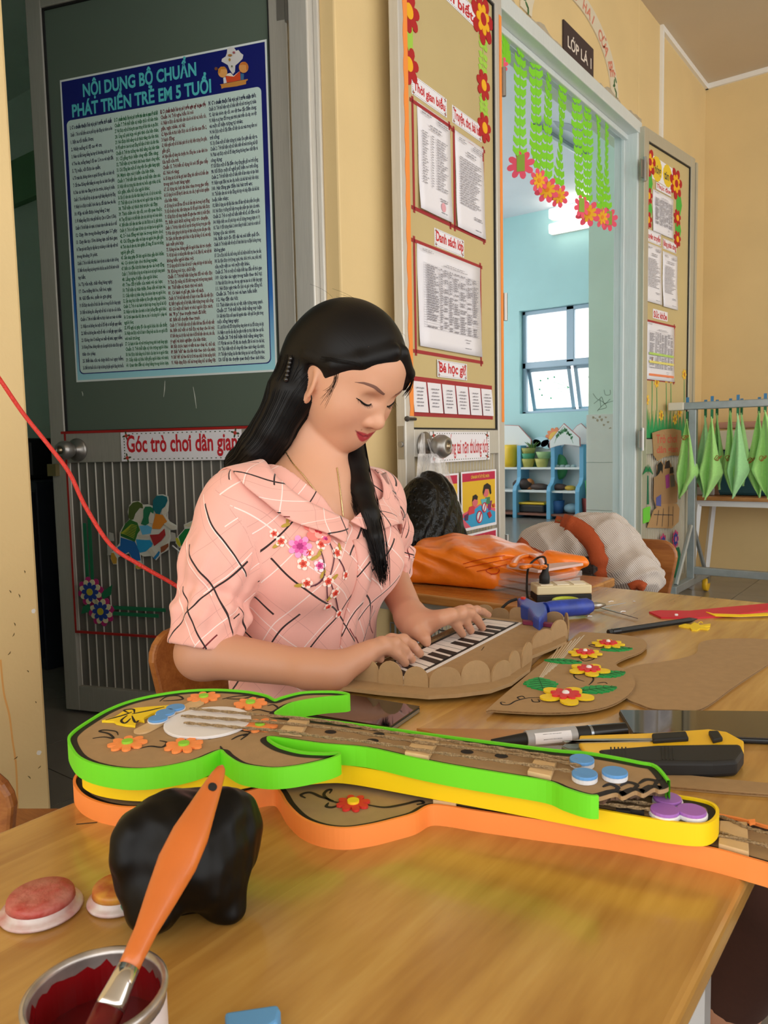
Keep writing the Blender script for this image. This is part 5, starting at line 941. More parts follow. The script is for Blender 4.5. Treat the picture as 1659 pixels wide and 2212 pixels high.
def towel(px, yo, bot, lx, rx, mi, label, motif=None, ph=0.0):
    y = YR+yo; T = ony(*px, y); B_ = ony(*bot, y); zl = T[2]-B_[2]; mx_ = (lx+rx)/2; lx = mx_+(lx-mx_)*1.3; rx = mx_+(rx-mx_)*1.3; xl = ony(lx, (px[1]+bot[1])/2, y)[0]; xr = ony(rx, (px[1]+bot[1])/2, y)[0]
    o = root('hand_towel', B_, label, 'towel', 'green towels on the rack'); G = []
    nv, nu = 26, 22
    for j in range(nv+1):
        t = j/nv; wf = (t/.74)**.92 if t < .74 else 1-(t-.74)/.26*.98; zc = T[2]-zl*t; cx = T[0]+(B_[0]-T[0])*t**1.5; row = []
        for i in range(nu+1):
            s_ = i/nu*2-1; hw = ((cx-xl) if s_ < 0 else (xr-cx)); hw = max(hw, .02); row.append((cx+s_*hw*wf, y+.028*math.sin(s_*5.5+ph+t*1.5)*wf*(.4+t)+.02*math.cos(s_*2.5+ph), zc+.03*abs(s_)*wf*(1 if t > .6 else .4)))
        G.append(row)
    ob = MB().grid(G).build('cloth', M_tow[mi], o, smooth=True, solid=.004)
    k = MB().span((px_ := ony(px[0], px[1]-4, y))[:3]-np.array([.006, .006, .02]), px_+np.array([.006, .006, .03])).build('clip', M_clipg, rk); zc = zb+.03 if yo < .05 else zb+.015
    MB().span((px_[0]-.007, y-.005, zc-.012), (px_[0]+.007, y+.005, zc+.018)).build('clip_head', M_clipb, k)
    if motif:
        m_ = MB(); r_ = random.Random(int(px[0])); base = ony(*motif, y-.035)
        for q in range(3):
            pts = [base+np.array([.013*math.cos(a+q)*r_.uniform(.5, 1.2)+.006*q, 0, .014*math.sin(a+q*2)*r_.uniform(.6, 1.2)]) for a in np.linspace(0, 5.6, 9)]; m_.tube(catmull(pts, 3), .0016, 4)
        m_.build('stitched_motif', M_brown, o)
towel((1549, 893), .13, (1554, 1058), 1540, 1563, 1, 'narrow shaded green towel between the second and third clips', ph=1)
towel((1602, 892), .13, (1606, 1050), 1596, 1617, 1, 'shaded green towel half hidden in the middle of the rack', ph=2)
towel((1485, 905), 0, (1467, 1078), 1466, 1506, 0, 'leftmost green towel on the rack, beside the far door leaf', (1478, 945), ph=.5)
towel((1524, 898), .07, (1520, 1074), 1501, 1533, 2, 'plain bluish green towel, second from the rack end', ph=2)
towel((1538, 900), 0, (1523, 1080), 1516, 1556, 0, 'creased light green towel with a stitched motif, third from the rack end', (1549, 990), ph=1.2)
towel((1578, 887), .06, (1586, 1073), 1563, 1588, 0, 'green towel with a square stitched motif at mid rack', (1572, 990), ph=.2)
towel((1594, 893), 0, (1583, 1077), 1577, 1614, 2, 'pale folded green towel at mid rack without motif', ph=1.8)
towel((1640, 888), .06, (1641, 1075), 1614, 1652, 0, 'green towel with a small motif near the right picture edge', (1620, 995), ph=.7)
towel((1653, 886), 0, (1659, 1078), 1632, 1690, 0, 'rightmost green towel with an outlined stitched motif', (1645, 990), ph=1.5)
zbn = ony(1560, 1078, 5.0)[2]; bt = root('bench_table', (-.6, 5.1, 0), 'low wooden table on white slanted legs behind the towel rack', 'table')
xb0 = ony(1500, 1085, 4.95)[0]
MB().span((xb0-.04, 4.9, zbn-.005), (.5, 5.34, zbn+.02)).build('table_top', wood('bench_wood', ['#8a5a2c', '#b27a42', '#c9955a'], 'x', 1.5), bt, bevel=.004)
M_wm = mat('white_metal_tube', '#e3e4e6', .4)
MB().span((xb0, 4.92, zbn-.04), (.45, 4.95, zbn-.006)).build('front_rail', M_wm, bt)
for x in (xb0+.03, .35):
    MB().tube([(x, 4.93, zbn-.03), (x-.04, 4.93, .03)], .02, 4).build('leg', M_wm, bt); MB().tube([(x, 5.28, zbn-.03), (x-.04, 5.28, .03)], .02, 4).build('leg', M_wm, bt); MB().tube([(x-.04, 4.9, .02), (x-.04, 5.3, .02)], .02, 4).build('foot_bar', M_wm, bt)
bx_ = root('storage_tub', (ony(1608, 1060, 5.15)[0], 5.15, zbn+.021), 'dark teal tub with a white lid on the low table behind the towels', 'tub'); x = bx_.location[0]
MB().span((x-.14, 5.02, zbn+.021), (x+.16, 5.3, zbn+.3)).build('tub_body', mat('teal_plastic', '#16444f', .4), bx_, bevel=.02); MB().span((x-.13, 5.02, zbn+.301), (x+.15, 5.3, zbn+.42)).build('tub_lid', mat('off_white_box', '#d8d2bd', .5), bx_, bevel=.01)
MB().span((x-.16, 5.05, zbn+.43), (x+.14, 5.3, zbn+.47)).build('folded_cloth', mat('dusty_pink', '#b98a78', .8), label='dusty pink folded cloth on the white tub lid', cat='cloth', bevel=.012)
p = ony(1515, 1060, 5.1); MB().span((p[0]-.08, 5.0, zbn+.021), (p[0]+.1, 5.25, zbn+.07)).build('paper_pile', mat('grey_paper', '#8d8a85', .7), label='grey pile of papers at the left of the low table', cat='paper', bevel=.006)
p = ony(1565, 1060, 5.1); MB().span((p[0]-.16, 5.02, zbn+.021), (p[0]-.01, 5.27, zbn+.13)).build('brown_box', mat('brown_board', '#6b4a34', .7), label='brown box behind the middle towels on the low table', cat='box', bevel=.005)
# ------------------------------------------------------------------ bags on the cream door
def sdf_obj(name, fn, lo, hi, h, mt, parent=None, cols=None, **k):
    v, q = sdf_mesh(fn, lo, hi, h); return np_obj(name, v, q, mt, parent, True, cols(v) if cols else None, **k)
M_blackbag = mat('black_plastic_film', '#040404', .26, spec=.25, bump=.9, bscale=38, stretch=(1.6, 1.6, .8))
OB = lambda px, py, off=.085: LFA.p(*LFA.uv(px, py, off), off)
cbg = [sd_ell(OB(926, 1155, .09), (.078, .128, .15)), sd_ell(OB(925, 1088, .085), (.055, .092, .085)), sd_ell(OB(895, 1195, .09), (.06, .07, .105)), sd_ell(OB(965, 1190, .09), (.06, .06, .1)), sd_cone(OB(935, 1040, .08), OB(935, 1075, .08), .022, .05), sd_cone(OB(970, 1095, .09), OB(996, 1125, .1), .02, .006)]
def fblack(p):
    d = cbg[0](p)
    for g in cbg[1:]: d = smin(d, g(p), .05)
    ang = p@LFA.r; return d + .004*np.sin(ang*95+6*np.sin(p[:, 2]*14)) + .0035*fbm(p*np.array([1, 1, .45]), 55, 3, 3)
c = OB(930, 1140, .09); bb = root('black_bag', c-[0, 0, .16], 'crumpled black plastic bag hanging from the steel knob', 'bag')
sdf_obj('film', fblack, c-[.15, .17, .2], c+[.15, .17, .2], .004, M_blackbag, bb)
MB().flat(LFA, [LFA.uv(974, 1087), LFA.uv(978, 1085), LFA.uv(979, 1092), LFA.uv(975, 1093)], .15, .155).build('orange_tag', mat('tag_orange', '#d2542a', .6), bb)
M_clear = mat('clear_plastic_film', '#f4f2f2', .15, trans=.0, alpha=.5, spec=.8, bump=.8, bscale=60)
cl = root('clear_bag', OB(930, 1060, .07), 'clear plastic bag looped over the steel knob above the black bag', 'bag'); G = []
tp_ = [(908, 955), (945, 960)];
for j in range(15):
    t = j/14; row = []
    L0 = np.array([903, 980])*(1-t)+np.array([895, 1090])*t; R0 = np.array([955, 980])*(1-t)+np.array([1003, 1110])*t
    for i in range(13):
        s_ = i/12; q = L0*(1-s_)+R0*s_; row.append(OB(q[0], q[1], .055+.02*math.sin(s_*9+t*3)*(.4+t)))
    G.append(row)
MB().grid(G).build('film', M_clear, cl, smooth=True)
for (a, b_) in (((912, 985), (914, 935)), ((940, 985), (925, 948))):
    G = []
    for j in range(9):
        t = j/8; row = []
        for i in range(4): q = np.array(a)*(1-t)+np.array(b_)*t+np.array([(i-1.5)*(5-3*t), 0]); row.append(OB(q[0], q[1], .05-.02*t+.006*math.sin(i*2+t*4)))
        G.append(row)
    MB().grid(G).build('handle', M_clear, cl, smooth=True)
# ------------------------------------------------------------------ second table with the orange bag, power strip further on
M_tabB = wood('table_wood_far', ['#8e5a24', '#b0763a', '#c4904e'], 'x', 1.0, .25, .4)
tb = root('far_table', (-.97, 1.62, 0), 'wooden table under the orange bag with a grey metal rim', 'table')
MB().span((-1.30, 1.42, ZT-.022), (-.687, 1.84, ZT)).build('table_top', M_tabB, tb, bevel=.004); MB().span((-1.28, 1.435, ZT-.05), (-.70, 1.45, ZT-.023)).build('metal_rim', M_galv, tb); MB().span((-1.28, 1.80, ZT-.05), (-.70, 1.82, ZT-.023)).build('metal_rim', M_galv, tb)
for x in (-1.26, -.74):
    for y in (1.46, 1.79): MB().tube([(x, y, ZT-.024), (x, y, 0)], .014, 10).build('leg', M_wm, tb)
bk = root('wire_basket', (-.93, 1.63, 0), 'grey wire basket under the far table', 'basket'); wm = MB()
for k in range(26): x = -1.13+.016*k; wm.tube([(x, 1.5, .28), (x, 1.5, .46)], .0015, 4)
for z in (.28, .34, .4, .46): wm.tube([(-1.13, 1.5, z), (-.73, 1.5, z)], .002, 4)
for x in (-1.13, -.73):
    for k in range(14): y = 1.5+.018*k; wm.tube([(x, y, .28), (x, y, .46)], .0015, 4)
tag(wm.build('wires', M_galv, bk), kind='stuff'); MB().span((-1.13, 1.5, .02), (-.73, 1.75, .28)).build('lower_box', mat('grey_plastic', '#7d8088', .5), bk, bevel=.02); MB().span((-1.08, 1.53, .29), (-.78, 1.72, .42)).build('purple_cloth', mat('purple_cloth', '#4c3f7a', .8), label='folded purple cloth in the wire basket', cat='cloth', bevel=.03)
M_orbag = mat('orange_plastic_film', '#ee7a16', .28, spec=.6, noise=.12, nscale=14, bump=.25, bscale=30)
Rz = lambda a: np.array([[math.cos(a), -math.sin(a), 0], [math.sin(a), math.cos(a), 0], [0, 0, 1.0]])
def sd_box(c, hs, r, M=None):
    c = np.array(c, float); hs = np.array(hs, float)-r
    def f(p):
        q = p-c
        if M is not None: q = q@M
        q = np.abs(q)-hs; return np.linalg.norm(np.maximum(q, 0), axis=1)+np.minimum(q.max(1), 0)-r
    return f
bagc = np.array([-.945, 1.62, ZT]); b1_ = sd_box(bagc+[-.03, .0, .045], (.13, .105, .045), .025, Rz(.12)); b2_ = sd_ell(bagc+[-.06, .02, .06], (.13, .11, .05)); b3_ = sd_ell(bagc+[.13, .05, .035], (.1, .09, .04)); b4_ = sd_cone(bagc+[.17, .06, .05], bagc+[.23, .08, .06], .025, .012)
def forange(p):
    d = smin(smin(smin(b1_(p), b2_(p), .03), b3_(p), .05), b4_(p), .03); d = d+.0035*np.sin((p[:, 0]*.8+p[:, 1]*.5)*70+5*np.sin(p[:, 2]*40))*np.clip((p[:, 2]-ZT)*30, .2, 1)+.003*fbm(p, 45, 2, 5)
    return smax(d, ZT+.0015-p[:, 2], .004)
og_ = root('orange_bag', bagc, 'shiny orange plastic bag lying on the far table beside the power strip', 'bag'); sdf_obj('film', forange, bagc-[.22, .19, .01], bagc+[.3, .2, .15], .0035, M_orbag, og_)
pr_ = MB(); HPb = HPlane(ZT+.108)      # faint red print on the bag
for k, tx in enumerate(('✿', )): pass
hl = MB(); q = [onz(*a, ZT+.075) for a in ((1108, 1222), (1120, 1205), (1148, 1200), (1170, 1212), (1172, 1226), (1150, 1222), (1128, 1226))]; hl.tube(catmull(q, 5), .009, 8, flatten=.5); hl.build('handle', M_orbag, og_, smooth=True)
cn = root('clear_case', onz(1110, 1280, ZT), 'stack of clear plastic cases sliding out of the orange bag', 'case')
for k in range(3):
    M = Rz(-.35+.05*k); MB().box(np.array([-.80+.004*k, 1.60+.004*k, ZT+.006+.015*k]), (.15, .16, .013), M=M).build('clear_sheet', mat('clear_case_plastic', '#cfd0d2', .12, alpha=.35, spec=.8), cn, bevel=.002)
MB().box((-.79, 1.615, ZT+.057), (.15, .15, .006), M=Rz(-.3)).build('paper_insert', mat('pinkish_paper', '#d8b9b2', .6), cn, bevel=.001)
# ------------------------------------------------------------------ chair with the jacket
M_chw = wood('chair_wood', ['#8a4f20', '#a0622c', '#b07238'], 'x', 3.0, .35, .2)
def small_chair(name, c, ang, label, seat=.30, back=.62, w=.34, mt=None):
    """child's chair: c = centre of the seat on the floor, the back rest on the -v side"""
    mt = mt or M_chw; o = root(name, (c[0], c[1], 0), label, 'chair'); M = Rz(ang); P3 = lambda u, v, z: np.array([c[0], c[1], z])+M@np.array([u, v, 0])
    MB().box(P3(0, 0, seat-.01), (w, .32, .02), M=M).build('seat', mt, o, bevel=.008)
    q = []; zb0 = back-.24; r = .05
    for (sx, sz, a0) in ((1, 1, 0), (-1, 1, 90), (-1, -1, 180), (1, -1, 270)):
        cx = sx*(w/2-r); cz = (back-r) if sz > 0 else (zb0+.02)
        rr_ = r if sz > 0 else .02
        for k in range(6): a = math.radians(a0+90*k/5); q.append((cx+rr_*math.cos(a), cz+rr_*math.sin(a)))
    MB().prism([P3(u, -.165-.05*(z-seat), z) for u, z in q], M@np.array([0, -.018, 0])).build('backrest', mt, o, bevel=.005)
    for sx in (-1, 1):
        MB().tube([P3(sx*(w/2-.03), -.15, 0), P3(sx*(w/2-.04), -.15, seat), P3(sx*(w/2-.05), -.165-.05*(zb0-seat)+.0, zb0+.06)], .012, 8).build('back_leg', M_wm, o); MB().tube([P3(sx*(w/2-.03), .14, 0), P3(sx*(w/2-.04), .13, seat-.02)], .012, 8).build('front_leg', M_wm, o)
    return o
pc = ony(1330, 1200, 2.32); small_chair('child_chair', (pc[0]+.0, 2.16), PI, 'small wooden chair carrying the striped jacket', .3, ony(1400, 1165, 2.34)[2], .36)
YJ = 2.14; PJ = lambda px, py, dy=0.0: ony(px, py, YJ+dy)
sjm = bpy.data.materials.new('striped_jacket'); sjm.use_nodes = True; nt = sjm.node_tree; b = nt.nodes['Principled BSDF']; b.inputs['Roughness'].default_value = .85
tc = nt.nodes.new('ShaderNodeTexCoord'); wv = nt.nodes.new('ShaderNodeTexWave'); wv.inputs['Scale'].default_value = 85; wv.inputs['Distortion'].default_value = 3; wv.inputs['Detail'].default_value = 1; wv.inputs['Detail Scale'].default_value = .6; wv.bands_direction = 'DIAGONAL'
nt.links.new(tc.outputs['Object'], wv.inputs[0]); rp = nt.nodes.new('ShaderNodeValToRGB'); rp.color_ramp.elements[0].position = .3; rp.color_ramp.elements[0].color = lin('#93877f') + (1,); rp.color_ramp.elements[1].position = .6; rp.color_ramp.elements[1].color = lin('#d9d0c8') + (1,); nt.links.new(wv.outputs[0], rp.inputs[0]); nt.links.new(rp.outputs[0], b.inputs[0])
M_rust = mat('rust_fabric', '#a8481c', .85, bump=.3, bscale=300)
jr = root('jacket', PJ(1250, 1262)-[0, 0, .02], 'striped grey jacket with rust bands heaped on the child chair', 'jacket')
je = [sd_ell(PJ(1230, 1190), (.115, .09, .09)), sd_ell(PJ(1300, 1190, .02), (.12, .09, .10)), sd_ell(PJ(1350, 1225), (.10, .09, .075)), sd_ell(PJ(1170, 1180, -.02), (.08, .07, .07)), sd_ell(PJ(1180, 1215, -.06), (.05, .05, .045)), sd_cone(PJ(1260, 1145), PJ(1320, 1150), .045, .05), sd_ell(PJ(1375, 1250, -.02), (.07, .07, .05))]
def fjk(p):
    d = je[0](p)
    for g in je[1:]: d = smin(d, g(p), .04)
    return d+.007*np.abs(np.sin((p[:, 0]*1.0-p[:, 2]*.9)*34+3*np.sin(p[:, 1]*25)+2*np.sin(p[:, 2]*30)))+.005*fbm(p, 45, 3, 11)
cj = PJ(1260, 1200); sdf_obj('striped_body', fjk, cj-[.34, .2, .2], cj+[.34, .2, .2], .005, sjm, jr)
def ribbon(pts, w, nrm, th=.006):
    G = []
    for i, p in enumerate(pts):
        t = unit(np.array(pts[min(i+1, len(pts)-1)])-np.array(pts[max(i-1, 0)])); s_ = unit(np.cross(t, nrm)); G.append([np.array(p)+s_*w*a+np.array(nrm)*.006*math.cos(a*3) for a in (-1, -.5, 0, .5, 1)])
    return G
nv = unit(CC-cj)
def onsurf(px, py, f_, lift=.006):
    d = ray(px, py); d = d/np.linalg.norm(d); t = np.linalg.norm(cj-CC)-.35;
    for _ in range(200):
        v_ = float(f_((CC+d*t)[None])[0])
        if v_ < .001: break
        t += max(v_*.6, .002)
        if t > 5: return None
    return CC+d*(t-lift)
def band(pxs, w, name, mt, par, f_=fjk, lift=.008, n=8):
    pts = [onsurf(*q, f_, lift) for q in [tuple(a) for a in catmull(pxs, n)]]; pts = [p for p in pts if p is not None]
    MB().grid(ribbon(pts, w, nv)).build(name, mt, par, smooth=True, solid=.006)
band([(1212, 1128), (1245, 1140), (1280, 1170), (1296, 1210), (1303, 1262)], .026, 'rust_band', M_rust, jr)
band([(1108, 1165), (1125, 1180), (1150, 1200), (1180, 1212)], .022, 'rust_band', M_rust, jr)
band([(1105, 1170), (1112, 1150), (1140, 1128), (1180, 1122), (1215, 1128)], .014, 'rust_hem', M_rust, jr)
band([(1190, 1222), (1215, 1215), (1245, 1222), (1255, 1235)], .02, 'rust_cuff', M_rust, jr, n=5)
band([(1392, 1270), (1375, 1262), (1360, 1268)], .012, 'rust_cuff', M_rust, jr, n=5)
zp = MB();
for q in catmull([(1116, 1156), (1125, 1142), (1145, 1128), (1180, 1121), (1210, 1125)], 10):
    p = onsurf(*q, fjk, .022)
    if p is not None: zp.box(p, (.0025, .0025, .005))
tag(zp.build('zip_teeth', mat('brass_zip', '#b89b6a', .35, metal=.8), jr), kind='stuff')
hb = root('dark_handbag', PJ(1268, 1262, .02)-[0, 0, .02], 'dark brown bag tucked under the striped jacket', 'bag'); c = PJ(1278, 1240, -.07); MB().box(c, (.06, .05, .1)).build('bag_body', mat('dark_leather', '#2f241f', .5, bump=.3, bscale=200), hb, bevel=.015); MB().box(c+[-.005, -.027, -.01], (.04, .012, .03)).build('bag_pocket', mat('dark_leather', '#2f241f', .5), hb, bevel=.005)
# chairs at the picture's edges
# ------------------------------------------------------------------ the work table
M_tab = wood('table_wood', ['#9c6c30', '#b08240', '#c2964e', '#d0a85e'], 'y', 1.0, .25, .4, board=.11)
ta = root('work_table', (-.405, .84, 0), 'long varnished wooden table covered with cardboard crafts', 'table')
MB().span((-.685, -.06, ZT-.024), (-.125, 1.715, ZT)).build('table_top', M_tab, ta, bevel=.006, seg=3)
for (a, b_) in (((-.655, -.02), (-.655, 1.67)), ((-.155, -.02), (-.155, 1.67))): MB().span((a[0]-.012, a[1], ZT-.055), (b_[0]+.012, b_[1], ZT-.0245)).build('apron_rail', M_wm, ta)
yl = onx(1503, 2190, -.195)[1]
for x in (-.635, -.195):
    for y in (yl, 1.64): MB().span((x-.011, y-.011, 0), (x+.011, y+.011, ZT-.0245)).build('leg', M_wm, ta)
TB = HPlane(ZT)
M_cb = mat('brown_cardboard', '#a98a62', .8, noise=.05, nscale=80, bump=.05, bscale=400); M_cbe = mat('cardboard_edge', '#8a6a44', .9, noise=.25, nscale=300)
M_mark = mat('black_marker', '#1d1612', .7)
def offs(poly, d):
    """offset a closed 2-D polygon outwards (for counter-clockwise order)"""
    P_ = [np.array(p[:2], float) for p in poly]; n = len(P_); A_ = sum(P_[i][0]*P_[(i+1) % n][1]-P_[(i+1) % n][0]*P_[i][1] for i in range(n)); s_ = 1 if A_ > 0 else -1; out = []
    for i in range(n):
        t = unit(P_[(i+1) % n]-P_[i-1]); out.append(P_[i]+np.array([t[1], -t[0]])*d*s_)
    return out
def guitar(name, label, px, zt, h, strip_m, n=5, gap=None):
    o2 = [onz(*q, zt)[:2] for q in px]; pts = catmull(o2, n, True); zb_ = zt-h
    o = root(name, (np.mean([p[0] for p in pts]), np.mean([p[1] for p in pts]), zb_), label, 'guitar', 'cardboard guitars')
    MB().prism([(p[0], p[1], zt-.006) for p in pts], (0, 0, .0035)).build('board', M_cb, o)
    out = offs(pts, .0026); m = MB(); N = len(pts); vs = []
    for i in range(N): vs += [(pts[i][0], pts[i][1], zb_), (out[i][0], out[i][1], zb_), (out[i][0], out[i][1], zt), (pts[i][0], pts[i][1], zt)]
    fs = []
    for i in range(N):
        j = (i+1) % N
        if gap and gap[0]*n <= i < gap[1]*n: continue
        for k in range(4): fs.append((i*4+k, j*4+k, j*4+(k+1) % 4, i*4+(k+1) % 4))
    m.add(vs, fs); m.build('edge_strip', strip_m, o, weld=True)
    ins = offs(pts, -.003); ins2 = offs(pts, -.0062); l = MB()
    for i in range(N):
        j = (i+1) % N; l.add([(*pts[i], zt-.0022), (*pts[j], zt-.0022), (*ins2[j], zt-.0022), (*ins2[i], zt-.0022)], [(0, 1, 2, 3)])
    l.build('marker_outline', M_mark, o); return o, pts
M_gst = mat('green_foam_strip', '#6fe01f', .55); M_yst = mat('yellow_foam_strip', '#ffd800', .55); M_ost = mat('orange_foam_strip', '#ff9548', .55)
ZO, ZY, ZG = ZT+.019, ZT+.040, ZT+.061
gO, _ = guitar('orange_guitar', 'cardboard guitar edged with orange foam, lowest of the stack', [(171, 1669), (164, 1690), (181, 1714), (214, 1730), (255, 1739), (298, 1741), (380, 1738), (440, 1731), (485, 1722), (530, 1708), (571, 1698), (597, 1698), (610, 1712), (624, 1735), (653, 1763), (694, 1780), (745, 1786), (800, 1779), (850, 1767), (893, 1755), (925, 1738), (962, 1738), (1032, 1749), (1163, 1767), (1340, 1790), (1529, 1827), (1638, 1856), (1720, 1876), (1760, 1850), (1720, 1800), (1655, 1785), (1580, 1765), (1400, 1735), (1163, 1700), (1000, 1672), (930, 1640), (820, 1610), (700, 1600), (600, 1600), (500, 1585), (380, 1590), (270, 1610), (200, 1640)], ZO, .019, M_ost)
gY, _ = guitar('yellow_guitar', 'cardboard guitar edged with yellow foam, middle of the stack', [(182, 1652), (188, 1664), (215, 1676), (260, 1684), (310, 1687), (380, 1684), (460, 1674), (530, 1660), (580, 1652), (640, 1655), (700, 1650), (760, 1652), (908, 1677), (1086, 1708), (1250, 1738), (1337, 1754), (1390, 1763), (1450, 1772), (1500, 1777), (1528, 1774), (1544, 1760), (1545, 1745), (1533, 1734), (1504, 1726), (1450, 1717), (1300, 1690), (1100, 1655), (900, 1615), (760, 1592), (640, 1585), (560, 1560), (440, 1552), (320, 1565), (230, 1590), (190, 1625)], ZY, .018, M_yst)
GP = [(152, 1592), (157, 1612), (175, 1634), (215, 1650), (280, 1659), (350, 1655), (420, 1640), (465, 1622), (480, 1619), (492, 1630), (520, 1647), (560, 1655), (600, 1657), (650, 1651), (700, 1640), (726, 1631), (729, 1626), (700, 1627), (650, 1624), (606, 1613), (582, 1600), (576, 1592), (590, 1590), (640, 1597), (700, 1605), (793, 1613), (885, 1633), (970, 1650), (1086, 1669), (1182, 1685), (1221, 1700), (1262, 1713), (1290, 1716), (1330, 1706), (1345, 1714), (1372, 1702), (1390, 1708), (1412, 1696), (1425, 1700), (1443, 1695), (1441, 1686), (1414, 1654), (1381, 1646), (1320, 1634), (1262, 1625), (1198, 1620), (1063, 1603), (931, 1586), (816, 1570), (700, 1555), (610, 1545), (592, 1540), (604, 1530), (632, 1516), (694, 1505), (745, 1501), (749, 1498), (730, 1494), (700, 1493), (653, 1495), (612, 1505), (595, 1511), (585, 1508), (571, 1501), (530, 1493), (468, 1489), (407, 1491), (345, 1499), (284, 1513), (235, 1532), (194, 1556), (165, 1576)]
gG, _ = guitar('green_guitar', 'cardboard guitar edged with bright green foam, on top of the stack', GP, ZG, .019, M_gst, 4, (GP.index((1290, 1716)), GP.index((1441, 1686))))
zG = ZG-.0022; HG = HPlane(zG); HO = HPlane(ZO-.0022); HY = HPlane(ZY-.0022)
def disc(pl, px, r, mt, nm, par, o0, o1, n=20, sx=1.0):
    u, v = pl.uv(*px, o1); return MB().flat(pl, ell(u, v, r*sx, r, n), o0, o1).build(nm, mt, par, bevel=.0006)
def foamflower(pl, px, radii, hx, par, n, label=None, o0=0.0, th=.0022, nm=('petals', 'inner_petals', 'centre'), rot=.1, deep=.55):
    u, v = pl.uv(*px, .003); last = None
    for i, (r_, h_) in enumerate(zip(radii, hx)):
        q = star(u, v, r_*deep, r_, n, rot+i*.3, m=8) if i < len(radii)-1 else ell(u, v, r_, r_, 14)
        ob = MB().flat(pl, q, o0+th*i, o0+th*(i+1)).build(nm[i if len(radii) == 3 else (0, 2)[i]], mat('foam_'+h_.strip('#'), h_, .6), par if i == 0 else last)
        if i == 0: last = ob
    return last
for px in ((440, 1503), (541, 1516), (275, 1602), (397, 1606), (562, 1563)): foamflower(HG, px, (.0185, .0052), ('#ff9a52', '#8fd43a'), gG, 8, rot=px[0])
bfy = MB().flat(HG, [HG.uv(*q, .002) for q in ((220, 1557), (248, 1549), (270, 1535), (290, 1530), (325, 1527), (365, 1524), (360, 1532), (330, 1541), (310, 1552), (312, 1558), (295, 1555), (292, 1568), (270, 1566), (252, 1562), (246, 1558))], 0, .0025).build('butterfly', mat('yellow_foam', '#f5d321', .6), gG)
t = MB()
for q in (((228, 1555), (262, 1546), (285, 1538)), ((285, 1542), (320, 1535), (355, 1527)), ((275, 1545), (262, 1556), (270, 1562), (282, 1552)), ((285, 1546), (292, 1560), (300, 1556)), ((278, 1540), (268, 1534), (288, 1532), (290, 1540))): stroke(t, HG, catmull([HG.uv(*a, .0027) for a in q], 5), .0025, .0025, .0003)
t.build('butterfly_lines', M_mark, bfy)
M_stick = mat('pale_stick_wood', '#d6b585', .6, noise=.08, nscale=60); M_bluedisc = mat('blue_foam', '#5f9bd8', .6); M_whitefoam = mat('white_foam', '#eae8ea', .6); M_lilacdisc = mat('lilac_foam', '#a86cc4', .6)
a = HG.uv(308, 1580); b_ = HG.uv(424, 1521); d = unit(np.array(b_)-np.array(a)); nn = np.array([-d[1], d[0]]); w_ = .0085
q = [np.array(a)+nn*w_*math.cos(t_)-d*w_*math.sin(t_) for t_ in np.linspace(0, PI, 9)]+[np.array(b_)-nn*w_*math.cos(t_)+d*w_*math.sin(t_) for t_ in np.linspace(0, PI, 9)]; MB().flat(HG, q, 0, .0018).build('bridge_stick', M_stick, gG)
for px in ((379, 1529), (357, 1540), (341, 1553)): k = disc(HG, px, .0105, M_whitefoam, 'peg_base', gG, .0018, .004); disc(HG, (px[0], px[1]-3), .0098, M_bluedisc, 'peg_disc', k, .004, .0065)
disc(HG, (449, 1557), .044, M_whitefoam, 'sound_hole', gG, 0, .003, 32)
M_jute = mat('jute_string', '#b79a72', .9, noise=.25, nscale=400, bump=.8, bscale=600)
def twine(pxs, z, par, r=.0012):
    pts = [onz(*q, z) for q in [tuple(p) for p in catmull(pxs, 12)]]; m = MB(); L = 0; A_, B_ = [], []
    for i, p in enumerate(pts):
        L = i*.9; t = unit(np.array(pts[min(i+1, len(pts)-1)])-np.array(pts[max(i-1, 0)])); s_ = unit(np.cross(t, _Z)); u_ = np.cross(s_, t)
        A_.append(p+s_*r*.7*math.cos(L)+u_*r*.7*math.sin(L)); B_.append(p-s_*r*.7*math.cos(L)-u_*r*.7*math.sin(L))
    m.tube(A_, r*.8, 5); m.tube(B_, r*.8, 5); return m.build('string', M_jute, par, smooth=True)
zs = ZG+.004
twine([(410, 1530), (530, 1541), (700, 1557), (816, 1577), (950, 1597), (1100, 1620), (1248, 1643)], zs, gG); twine([(392, 1546), (530, 1556), (700, 1571), (885, 1600), (1140, 1633), (1255, 1655)], zs, gG); twine([(398, 1561), (500, 1570), (615, 1580), (700, 1592), (800, 1603), (947, 1626), (1144, 1652), (1255, 1670)], zs, gG)
def fret(pl, q, par, h_=.0045): MB().flat(pl, [pl.uv(*a, h_) for a in q], 0, h_).build('fret_block', M_stick, par, bevel=.0006)
fret(HG, ((629, 1549), (669, 1552), (651, 1583), (602, 1578)), gG); fret(HG, ((902, 1585), (949, 1592), (926, 1633), (874, 1624)), gG); fret(HG, ((1162, 1626), (1203, 1640), (1190, 1676), (1139, 1665)), gG)
for px in ((714, 1581), (818, 1586), (805, 1600), (1009, 1624), (1083, 1633)): u, v = HG.uv(*px); MB().flat(HG, ell(u, v, .006, .0045, 14, .3), 0, .0003).build('fret_dot', M_mark, gG)
for px in ((1257, 1642), (1263, 1673), (1328, 1669)): k = disc(HG, px, .0105, M_whitefoam, 'tuning_peg', gG, 0, .005); disc(HG, (px[0], px[1]-4), .0105, M_bluedisc, 'peg_disc', k, .005, .0078)
sw = MB()
